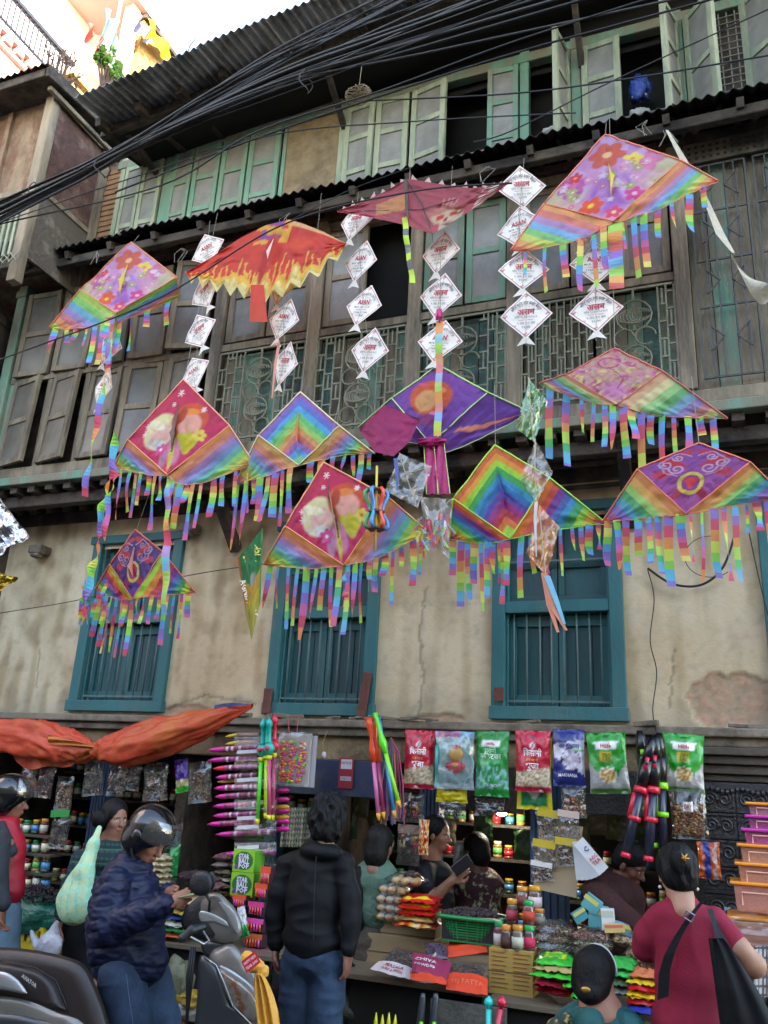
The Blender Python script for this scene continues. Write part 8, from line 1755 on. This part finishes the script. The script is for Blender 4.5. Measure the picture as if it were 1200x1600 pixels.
s.ell(A(1066, 1398, -.02), (.055, .06, .03), None, sub=True); s.build('t_shirt', m_maroon, pr, disp=wrinkle(.01, 6, (1.7, 1.7, .8), 8))
s = SD(.01, .03); s.ell(A(1085, 1690), (.2, .16, .2)); s.chain([A(1065, 1700), A(1060, 1800)], [.11, .08]); s.chain([A(1105, 1700), A(1105, 1800)], [.11, .08]); s.build('trousers', m_blk, pr)
bg_ = thing('shoulder_bag', 'limp black cloth tote hanging from the right shoulder of the maroon T-shirt', 'bag', A(1150, 1520, -.18))
def bgf(u, v, sg=-1): l = 1107 + 22 * v; r_ = 1130 + 84 * min(1, v * 1.25) ** .9; return A(l + (r_ - l) * u, 1466 + 165 * v + 6 * math.sin(u * 3) * v, -.2 + .0 * v) + Vector((0, sg * (.045 * math.sin(math.pi * u) ** .6 * min(1, v * 2 + .1) + .01 * nz3((u * 4, v * 2, 1), 1) + .007 * math.sin(u * 14 + v * 3)), 0))
q = MB(); q.grid(bgf, 40, 30, flip=True); q.grid(lambda u, v: bgf(u, v, 1), 20, 20); q.build('bag_body', m_blk, bg_, sm=1)
q = MB(); q.ribbon([A(1109, 1420, -.11), A(1116, 1440, -.145), A(1122, 1465, -.17), A(1128, 1485, -.2)], .022, Vector((1, -.1, .2))); q.ribbon([A(1112, 1418, .02), A(1120, 1450, -.1), A(1140, 1485, -.19)], .02, Vector((1, 0, .2))); q.build('strap', m_grey, bg_)
q = thing('cross_bag', 'black strap with silver buckle crossing the back of the maroon T-shirt', 'bag', A(1070, 1470, -.15))
r_ = MB(); st = [A(1098, 1408, -.09), A(1088, 1420, -.125), A(1076, 1436, -.15), A(1060, 1462, -.15), A(1046, 1490, -.155), A(1038, 1520, -.155), A(1036, 1560, -.16)]; r_.ribbon(st, [.028, .03, .034, .042, .05, .05, .05], Vector((1, -.1, .45)).normalized()); r_.ribbon([p + Vector((0, .004, 0)) for p in st], [.028, .03, .034, .042, .05, .05, .05], Vector((-1, .1, -.45)).normalized()); r_.build('strap', m_blk, q)
r_ = MB(); c = A(1077, 1432, -.16); ux, uy, un = basis(-.5)
for a, c_ in ((1, 1), (1, -1), (-1, -1), (-1, 1)): r_.tube([c + ux * .017 * a + uy * .015 * c_, c + ux * .017 * c_ + uy * -.015 * a], .0032, 5)
r_.build('buckle', mat('silver_metal', '#b0b0b0', .25, .1, metal=.9), q)

# ---- seated woman in teal, back of the head
y0 = -2.05; b = SD(.006, .02); Rh = facing(1.35, .2); gh = head(b, A(930, 1530, .02), Rh, sc=.95); b.chain([A(938, 1562), A(942, 1585), A(940, 1640)], [.05, .09, .11], .03); pr = person('seated woman in teal with white hairband, seen from behind at the bottom edge', None, b, '#9a6a52')
s = SD(.006, .02); s.ell(gh(-.02, 0, .04), (.105, .09, .098), Rh); s.ell(gh(-.05, 0, -.02), (.078, .084, .085), Rh); s.ell(gh(-.095, -.01, -.06), (.045, .055, .045), Rh, .01); s.ell(gh(.105, 0, -.05), (.06, .085, .085), Rh, sub=True); s.build('hair', m_hair, pr, disp=lambda V: .003 * nf(V, 26, 2., (1, 1, .4)))
q = MB(); q.tube([gh(.005 + .0 * a, -.098 * math.cos(a), .03 + .115 * math.sin(a)) for a in np.linspace(.0, 2.9, 18)], .004, 5, '#c0bcb8'); q.build('hairband', m_plast, pr, sm=1)
q = MB(); q.ball(gh(-.142, -.012, -.05), .018, 8, 6, '#a89058', (1.2, .4, .7)); q.build('hair_clip', mat('gold_clip', ''), pr, sm=1)
s = SD(.007, .03); s.ell(A(938, 1612), (.2, .12, .12), None, .04); s.ell(A(940, 1680), (.17, .13, .25), None, .04); s.ell(A(945, 1580, -.09), (.05, .09, .045), None, sub=True); s.build('blouse', m_tealc, pr, disp=wrinkle(.006, 8, (1.5, 1, 1), 2))
s = SD(.007, .02); s.chain([A(888, 1606, -.06), A(908, 1590, -.05), A(922, 1600, -.12), A(925, 1640, -.15)], [.03, .04, .05, .05]); s.chain([A(965, 1590, -.03), A(985, 1604, -.06), A(992, 1640, -.1)], [.03, .04, .05]); s.build('shawl', m_tealc, pr, disp=wrinkle(.007, 10, (1.5, 1, 1), 9))
s = SD(.006); s.chain([A(885, 1596, -.08), A(872, 1612, -.06), A(868, 1650, -.06)], [.035, .05, .05]); s.build('sleeve', mat('floral_sleeve', '#1c3430', .7, .2, 30, dirt='#a8903c', dirt_scale=28, dirt_lo=.55, dirt_hi=.58), pr)

# ---- red jacket and helmet at the left edge
y0 = -1.5; b = SD(.008, .02); Rh = facing(.6, .1); gh = head(b, A(18, 1252), Rh); b.chain([A(2, 1280), A(-10, 1350), A(-12, 1440)], [.06, .11, .12], .04); b.chain([A(10, 1320, -.12), A(-4, 1400, -.16), A(2, 1425, -.18)], [.05, .045, .03]); hand(b, A(2, 1418, -.2), Vector((.2, .1, -1)), Vector((.9, .3, 0)), .6)
pr = person('person in red jacket and black helmet cut off by the left edge', None, b, '#8a5c48', lambda V, C: head_cols(V, C, gh, Rh))
s = SD(.009, .03); s.ell(A(-8, 1330), (.19, .16, .18), None, .05); s.ell(A(-6, 1385), (.18, .16, .2), None, .05); s.chain([A(8, 1290), A(12, 1330), A(16, 1390)], [.09, .1, .08], .05); s.build('jacket', m_red, pr, disp=wrinkle(.008, 7, (1.2, 1, 1.6), 4))
s = SD(.009, .03); s.chain([A(-2, 1320, -.16), A(-6, 1370, -.2), A(4, 1412, -.2)], [.075, .07, .05], .03); s.chain([A(2, 1290, -.1), A(20, 1330, -.1)], [.03, .03]); s.build('sleeve', m_grey, pr, disp=wrinkle(.006, 9, (1, 1, 1.4), 4))
s = SD(.01, .03); s.chain([A(-2, 1430), A(2, 1500), A(2, 1640)], [.14, .11, .08]); s.build('jeans', mat('pale_denim', '#6a8494', .85, .25, 5, .4, 60), pr)
hm = thing('helmet', 'black open face helmet with clear visor at the left edge', 'helmet', gh(0, 0, .04)); s = SD(.008, .01); s.ell(gh(-.02, 0, .055), (.142, .128, .125), Rh); s.ell(gh(-.05, 0, -.02), (.11, .122, .09), Rh, .02); s.ell(gh(.12, 0, -.08), (.135, .1, .125), Rh, sub=True); s.build('shell', m_helm, hm)
s2 = MB(); s2.grid(vis, 20, 10, flip=True); s2.build('visor', m_visor, hm, sm=1)

# ---- woman in dark green plaid with cloth bag, behind the rider
y0 = -1.25; b = SD(.007, .02); Rh = facing(-.35, .1); gh = head(b, A(180, 1280), Rh, sc=.92); b.chain([A(178, 1305), A(172, 1330), A(155, 1400), A(150, 1470), A(150, 1560)], [.045, .05, .07, .07, .07], .03); b.chain([A(130, 1350, -.1), A(112, 1400, -.14), A(92, 1440, -.16)], [.045, .04, .028]); hand(b, A(90, 1444, -.16), Vector((-.1, 0, -1)), Vector((.2, .9, 0)), .9)
pr = person('woman in dark green plaid shirt half hidden behind the rider', None, b, '#8e6450', lambda V, C: head_cols(V, C, gh, Rh))
s = SD(.006, .02); s.ell(gh(-.03, 0, .04), (.1, .086, .095), Rh); s.ell(gh(-.06, 0, -.02), (.07, .08, .09), Rh); s.ell(gh(-.02, -.12, .0), (.05, .05, .06), Rh); s.build('hair', m_hair, pr)
m_plaid = mat('green_plaid', attr='Col', rough=.85, var=.2, scale=6)
def plaid(V): C = np.tile(np.array(hexc('#122a2c')), (len(V), 1)); C[(np.sin(V[:, 2] * 150) > .6)] = hexc('#1e4a44'); C[(np.sin((V[:, 0] + V[:, 1]) * 150) > .7)] = hexc('#0c1a24'); C[(np.sin(V[:, 2] * 75) > .97)] = hexc('#3a6a50'); return C
s = SD(.007, .03); s.ell(A(160, 1345), (.19, .13, .1), None, .05); s.ell(A(172, 1322), (.09, .08, .05)); s.ell(A(152, 1400), (.17, .13, .2), None, .05); s.chain([A(128, 1345, -.08), A(112, 1390, -.12), A(98, 1428, -.15)], [.075, .07, .05], .03); s.build('shirt', m_plaid, pr, disp=wrinkle(.005, 9), colfn=plaid)
s = SD(.01, .03); s.ell(A(140, 1450), (.19, .14, .16)); s.chain([A(135, 1470), A(130, 1640)], [.15, .1]); s.build('skirt', m_blk, pr)
tb = thing('cloth_bag', 'pale green cloth bag carried on the shoulder of the plaid woman', 'bag', A(118, 1400, -.3)); s = SD(.007, .03)
s.ell(A(116, 1412, -.3), (.13, .07, .12), None, .04); s.ell(A(124, 1385, -.29), (.1, .05, .13), Matrix.Rotation(.35, 3, 'Y'), .04); s.chain([A(132, 1362, -.28), A(146, 1320, -.24), A(155, 1294, -.18)], [.06, .028, .014], .04)
m_bagc = mat('pale_green_bag_cloth', attr='Col', rough=.85, var=.12, scale=8, bump=.3)
def bagcol(V): C = np.tile(np.array(hexc('#b4c89a')), (len(V), 1)); C[np.sin(V[:, 0] * 110 + V[:, 2] * 18) > .72] = hexc('#8cc4a4'); C[np.sin(V[:, 2] * 85 - V[:, 0] * 20) > .8] = hexc('#9ccfb0'); C[V[:, 2] < A(110, 1425).z] = hexc('#7c8462'); return C
s.build('bag_body', m_bagc, tb, disp=wrinkle(.008, 8, (1.5, 1, .8), 2), colfn=bagcol)
s = SD(.006, .02); s.ell(A(78, 1478, -.3), (.09, .05, .08)); s.chain([A(80, 1470, -.3), A(88, 1440, -.22)], [.05, .012]); s.chain([A(60, 1478, -.3), A(48, 1454, -.28)], [.03, .006]); tag(s.build('plastic_bag', mat('white_polythene', '#b4b2b8', .35, .15, 8, .5), None, disp=wrinkle(.008, 12, (1.6, 1, .6), 5)), 'thin white plastic bag held below the cloth bag', 'bag')

# ---- person in sage vest behind the black jacket
y0 = -.55; b = SD(.009, .02); Rh = facing(1.4, .1); gh = head(b, A(594, 1322), Rh); b.chain([A(590, 1345), A(590, 1385), A(590, 1480)], [.05, .07, .07], .03); pr = person('person in sage green vest over black sleeves, behind the black jacket', None, b, '#7a5444')
s = SD(.008, .03); s.ell(gh(-.02, 0, .04), (.105, .092, .1), Rh); s.ell(gh(-.05, 0, -.05), (.075, .085, .1), Rh); s.build('hair', m_hair, pr); s = SD(.008, .03); s.ell(A(588, 1375), (.16, .12, .13), None, .04); s.ell(A(592, 1350), (.075, .07, .04)); s.ell(A(588, 1420), (.14, .12, .16), None, .04); s.build('vest', mat('sage_padded_vest', '#4e6a58', .7, .25, 6, .4, 40), pr, disp=wrinkle(.006, 8))
s = SD(.008, .03); s.chain([A(562, 1368, -.06), A(554, 1410, -.1), A(560, 1445, -.1)], [.06, .055, .04]); s.build('sleeve', m_blk, pr)
s = SD(.01, .03); s.ell(A(580, 1465), (.14, .12, .12)); s.chain([A(578, 1490), A(574, 1640)], [.11, .09]); s.build('trousers', mat('khaki_cloth', '#4e463a', .85, .3, 6, .4, 40), pr, disp=wrinkle(.006, 8))
# ---- woman in black top with phone and woman in floral dress inside
y0 = -.1; b = SD(.007, .02); Rh = facing(-.1, .1); gh = head(b, A(684, 1305), Rh, sc=.95); b.chain([A(678, 1335), A(676, 1368), A(680, 1420), A(682, 1480)], [.05, .06, .08, .08], .04); b.chain([A(668, 1372, -.12), A(676, 1405, -.18), A(706, 1376, -.2)], [.05, .045, .028], .02); hand(b, A(705, 1377, -.2), Vector((.7, 0, .6)), Vector((.2, .6, .2)), .6, -1)
pr = person('shopkeeper woman in black top lifting a phone behind the counter', None, b, '#8a5e48', lambda V, C: head_cols(V, C, gh, Rh))
s = SD(.007, .02); s.ell(gh(-.03, 0, .045), (.1, .086, .095), Rh); s.ell(gh(-.07, 0, -.03), (.06, .075, .09), Rh); s.build('hair', m_hair, pr); s = SD(.008, .03); s.ell(A(672, 1365), (.16, .12, .1), None, .05); s.ell(A(678, 1415), (.15, .12, .2), None, .05); s.chain([A(664, 1362, -.12), A(668, 1388, -.16)], [.07, .065], .03); s.build('top', m_blk, pr, disp=wrinkle(.005, 9))
q = MB(); q.obox(A(722, 1352, -.24), .075, .01, .145, Matrix.Rotation(.9, 3, 'Y'), '#18181c'); tag(q.build('phone', m_plast, bevel=.004), 'dark phone held up by the shopkeeper woman', 'phone')
y0 = .35; b = SD(.009, .02); Rh = facing(2.6, .1); gh = head(b, A(742, 1330), Rh); b.chain([A(745, 1352), A(748, 1375), A(750, 1480)], [.05, .1, .12], .04); pr = person('woman in dark floral dress standing inside the shop', None, b, '#6a4638')
s = SD(.009, .02); s.ell(gh(-.02, 0, .04), (.105, .09, .1), Rh); s.ell(gh(-.06, 0, -.03), (.07, .08, .09), Rh); s.build('hair', m_hair, pr)
s = SD(.008, .03); s.ell(A(748, 1385), (.19, .13, .14), None, .05); s.ell(A(750, 1440), (.17, .13, .22), None, .05); s.build('dress', mat('floral_dress', '#3a1420', .8, .3, 10, dirt='#8a8a68', dirt_scale=17, dirt_lo=.54, dirt_hi=.57), pr, disp=wrinkle(.005, 9))
# ---- man in maroon sweater reaching over the table
y0 = -.35; b = SD(.007, .02); Rh = facing(-.4, .5); gh = head(b, A(985, 1352), Rh); b.chain([A(972, 1375), A(960, 1400), A(965, 1470)], [.05, .06, .08], .04); b.chain([A(945, 1395, -.15), A(968, 1425, -.32), A(1006, 1452, -.45)], [.05, .045, .03], .02); hand(b, A(1004, 1450, -.45), Vector((.7, -.3, -.4)), Vector((0, 0, -1)), .5)
pr = person('man in dark maroon sweater leaning forward with his arm across the goods table', None, b, '#6a4434', lambda V, C: head_cols(V, C, gh, Rh))
s = SD(.007, .02); s.ell(gh(-.02, 0, .05), (.103, .088, .09), Rh); s.ell(gh(-.05, 0, .0), (.075, .084, .08), Rh); s.build('hair', m_hair, pr)
s = SD(.007, .03); s.ell(A(958, 1402), (.19, .15, .15), None, .05); s.ell(A(965, 1450), (.17, .14, .18), None, .05); s.chain([A(932, 1392, -.12), A(955, 1418, -.28), A(1000, 1448, -.42)], [.08, .072, .05], .04); s.build('sweater', mat('dark_maroon_knit', '#35120f', .9, .3, 8, .3, 90), pr, disp=wrinkle(.006, 10, (1.4, 1, 1), 6))

# ================================================================ scooter
y0 = -2.35; sc_ = thing('scooter', 'silver grey motor scooter with dark seat standing before the stalls', 'scooter', A(200, 1600)); m_silver = mat('silver_grey_paint', '#77736c', .35, .12, 4, metal=.35, coat=.5); m_seat = mat('brown_black_vinyl', '#241b18', .45, .25, 6, .06, 120); m_bplast = mat('black_trim_plastic', '#17181a', .5, .2, 8, .2, 90); m_lightm = mat('bright_silver_trim', '#a8a8a8', .25, .1, metal=.6); m_dkp = mat('dark_grey_panel', '#33363a', .35, .15, 4, metal=.3, coat=.5)
def dome(name, poly, y1, dep, bul, mt, r0=.82, dy=None):
    """crisp moulded panel: outline in the photo, a rounded face towards the lane and real depth behind"""
    n0 = len(poly); P0 = [Vector((p[0], p[1])) for p in poly]; pts = []
    for i in range(n0):
        a, b_, c, d = P0[i - 1], P0[i], P0[(i + 1) % n0], P0[(i + 2) % n0]
        for k in range(5): t = k / 5; pts.append(.5 * ((2 * b_) + (c - a) * t + (2 * a - 5 * b_ + 4 * c - d) * t * t + (3 * b_ - a - 3 * c + d) * t ** 3))
    n = len(pts); cc = sum(pts, Vector((0, 0))) / n; vs = []
    for (s_, o) in ((.96, dep), (1, dep - .02), (1, 0), (.985, -bul * .35), (.93, -bul * .62), (r0, -bul * .82), (r0 * .66, -bul * .95), (r0 * .3, -bul), (.01, -bul)):
        for p in pts: q_ = cc + (p - cc) * s_; vs.append(P(q_.x, q_.y, y1 + o))
    q = MB(); q.add(vs, [(j * n + i, j * n + (i + 1) % n, (j + 1) * n + (i + 1) % n, (j + 1) * n + i) for j in range(8) for i in range(n)] + [tuple(range(n))[::-1]]); return q.build(name, mt, sc_, sm=1)
ys_ = -2.45; dome('seat', [(-80, 1483), (0, 1480), (50, 1484), (100, 1494), (132, 1508), (150, 1540), (168, 1590), (176, 1640), (120, 1640), (104, 1590), (70, 1556), (0, 1545), (-80, 1540)], ys_, .24, .05, m_seat, .9)
dome('seat_side', [(-80, 1500), (0, 1502), (55, 1514), (85, 1532), (100, 1565), (104, 1582), (60, 1570), (0, 1556), (-80, 1548)], ys_ - .045, .02, .012, m_seat, .95)
q = MB(); q.tube([P(-60, 1499, ys_ - .05), P(0, 1500, ys_ - .055), P(56, 1512, ys_ - .06), P(87, 1531, ys_ - .06), P(102, 1566, ys_ - .055), P(107, 1584, ys_ - .05)], .003, 5); q.build('piping', m_bplast, sc_, sm=1)
q = MB(); o = P(45, 1532, ys_ - .0625); text_onto(q, lambda x, y: o + Vector((x, 0, y - x * .36)), 'AVIATOR', 0, 0, .019, '#b8b4ac', .03, .1, skew=.2); q.build('lettering', m_print, sc_)
dome('grab_rail', [(-60, 1515), (0, 1517), (25, 1528), (41, 1548), (38, 1553), (0, 1546), (-60, 1540)], ys_ - .1, .05, .02, m_lightm)
dome('side_panel', [(-80, 1556), (0, 1553), (50, 1563), (95, 1582), (135, 1598), (150, 1640), (-80, 1640)], ys_ - .02, .24, .045, m_silver, .9)
dome('lower_panel', [(-80, 1592), (0, 1582), (60, 1592), (110, 1612), (120, 1660), (-80, 1660)], ys_ - .06, .04, .02, m_dkp, .9)
s = SD(.01, .03); s.chain([A(140, 1640), A(260, 1660), A(330, 1640)], [.12, .1, .08]); s.build('floorboard', m_bplast, sc_)
y0 = -2.2
dome('handlebar_cover', [(283, 1444), (290, 1420), (312, 1400), (330, 1394), (345, 1402), (350, 1440), (330, 1470), (300, 1462)], y0 + .04, .14, .03, m_bplast)
dome('headlight_cowl', [(313, 1412), (326, 1396), (342, 1396), (356, 1407), (368, 1420), (377, 1440), (377, 1462), (364, 1472), (344, 1474), (326, 1466), (316, 1446)], y0, .16, .045, m_silver)
dome('handlebar_recess', [(316, 1444), (328, 1442), (337, 1449), (338, 1460), (330, 1465), (318, 1456)], y0 - .035, .02, .006, m_bplast)
dome('cowl_trim', [(312, 1424), (330, 1426), (352, 1438), (358, 1448), (348, 1446), (332, 1440), (314, 1440)], y0 - .045, .02, .008, m_lightm)
dome('headlight', [(341, 1411), (350, 1410), (364, 1421), (373, 1440), (373, 1459), (366, 1455), (358, 1440), (350, 1424)], y0 - .05, .02, .012, mat('clear_lens', '#8e8c88', .08, .2, 20, coat=.8, metal=.2, dirt='#c0562c', dirt_scale=10, dirt_lo=.6, dirt_hi=.66))
s = SD(.006, .01); s.chain([A(284, 1466, -.2), A(300, 1453, -.17), A(318, 1448, -.12)], [.019, .021, .017]); s.build('grip', m_bplast, sc_); q = MB(); q.tube([A(318, 1455, -.15), A(327, 1470, -.18), A(318, 1475, -.22), A(298, 1464, -.25)], .005, 6); q.build('brake_lever', m_lightm, sc_, sm=1)
dome('mirror', [(296, 1380), (302, 1365), (314, 1360), (327, 1364), (332, 1380), (326, 1396), (312, 1400), (300, 1394)], y0 - .12, .05, .035, m_bplast); dome('mirror', [(326, 1366), (333, 1362), (337, 1372), (335, 1386), (328, 1388)], y0 + .06, .03, .02, m_bplast)
q = MB(); q.tube([A(320, 1395, -.1), A(328, 1408, -.08), A(326, 1425, -.04)], .007, 6); q.build('mirror_stem', m_bplast, sc_, sm=1)
dome('neck_panel', [(316, 1472), (350, 1472), (366, 1473), (350, 1484), (330, 1496), (318, 1490)], y0 + .02, .1, .02, m_dkp)
dome('front_apron', [(326, 1496), (345, 1478), (362, 1474), (376, 1486), (382, 1500), (398, 1518), (408, 1560), (412, 1640), (330, 1640), (328, 1560)], y0 + .0, .12, .05, m_silver, .85)
dome('leg_shield', [(311, 1500), (320, 1494), (336, 1508), (348, 1535), (362, 1572), (392, 1600), (396, 1660), (308, 1660), (308, 1560)], y0 - .045, .06, .03, m_dkp, .85)
q = MB(); q.tube([P(318, 1494, y0 - .07), P(338, 1508, y0 - .085), P(350, 1535, y0 - .09), P(364, 1572, y0 - .09), P(394, 1602, y0 - .08)], .004, 5); q.build('apron_trim', m_lightm, sc_, sm=1)
dome('indicator', [(340, 1513), (360, 1524), (388, 1545), (402, 1568), (405, 1588), (394, 1596), (371, 1585), (356, 1560), (346, 1536)], y0 - .07, .03, .02, mat('indicator_lens', '#8a8478', .08, .4, 14, coat=.9, metal=.4, dirt='#7a4a2c', dirt_scale=9, dirt_lo=.56, dirt_hi=.62))
dome('indicator_edge', [(345, 1508), (366, 1518), (394, 1540), (407, 1564), (408, 1576), (392, 1550), (364, 1527), (344, 1515)], y0 - .065, .02, .015, m_lightm)
q = MB()
for k in range(3): q.tube([A(305 - k * 3, 1480, -.02), A(300 - k * 4, 1530, -.04), A(292, 1600, -.02), A(288, 1660, 0)], .006, 5)
q.build('cable', m_bplast, sc_, sm=1)
s = SD(.01, .01)
for k in range(14): a0, a1 = k * 6.283 / 14, (k + 1) * 6.283 / 14; c = A(440, 1740); s.cone(c + Vector((.2 * math.cos(a0), .05 * math.cos(a0), .2 * math.sin(a0))), c + Vector((.2 * math.cos(a1), .05 * math.cos(a1), .2 * math.sin(a1))), .045, .045)
s.build('wheel', m_bplast, sc_)
ys = thing('yellow_scarf', 'yellow silk scarf with red printed tag knotted on the scooter front', 'scarf', A(405, 1530, -.2)); m_yel = mat('yellow_satin', '#d8960e', .45, .25, 6, .4, 40, sheen=.4)
s = SD(.006, .012); s.ell(A(398, 1508, -.17), (.045, .04, .03)); s.ell(A(386, 1498, -.15), (.03, .03, .035)); s.ell(A(411, 1518, -.18), (.028, .028, .028)); s.build('knot', m_yel, ys, disp=wrinkle(.005, 20))
def scf(u, v): c = A(408 + 14 * v, 1520 + 80 * v, -.2); w_ = .03 + .13 * v ** .6 - .05 * v * v; return c + Vector(((u - .5) * w_, -.02 + .016 * math.sin(u * 19 + v * 2), 0))
q = MB(); q.grid(scf, 36, 20); q.build('tail', m_yel, ys, sm=1)
for k in range(26): u = k / 25; p = scf(u, 1); q = MB(); q.tube([p, p + Vector((random.uniform(-.01, .01), 0, -.03)), p + Vector((random.uniform(-.015, .015), 0, -.06))], .003, 4); q.build('fringe', m_yel, ys)
q = MB(); ux, uy, un = basis(.65); c = A(392, 1503, -.25); q.grid(lambda u, v: c + ux * (u - .5) * .085 + uy * (v - .5) * .055, 6, 4, col='#c01c30'); text_onto(q, lambda x, y: c + ux * x + uy * y + un * .002, 'HAPPY NEW', 0, .01, .012, '#e0c8c8', .03, .07); text_onto(q, lambda x, y: c + ux * x + uy * y + un * .002, 'YEAR 2080', 0, -.012, .012, '#e0c8c8', .03, .07); q.build('tag', m_print, ys)
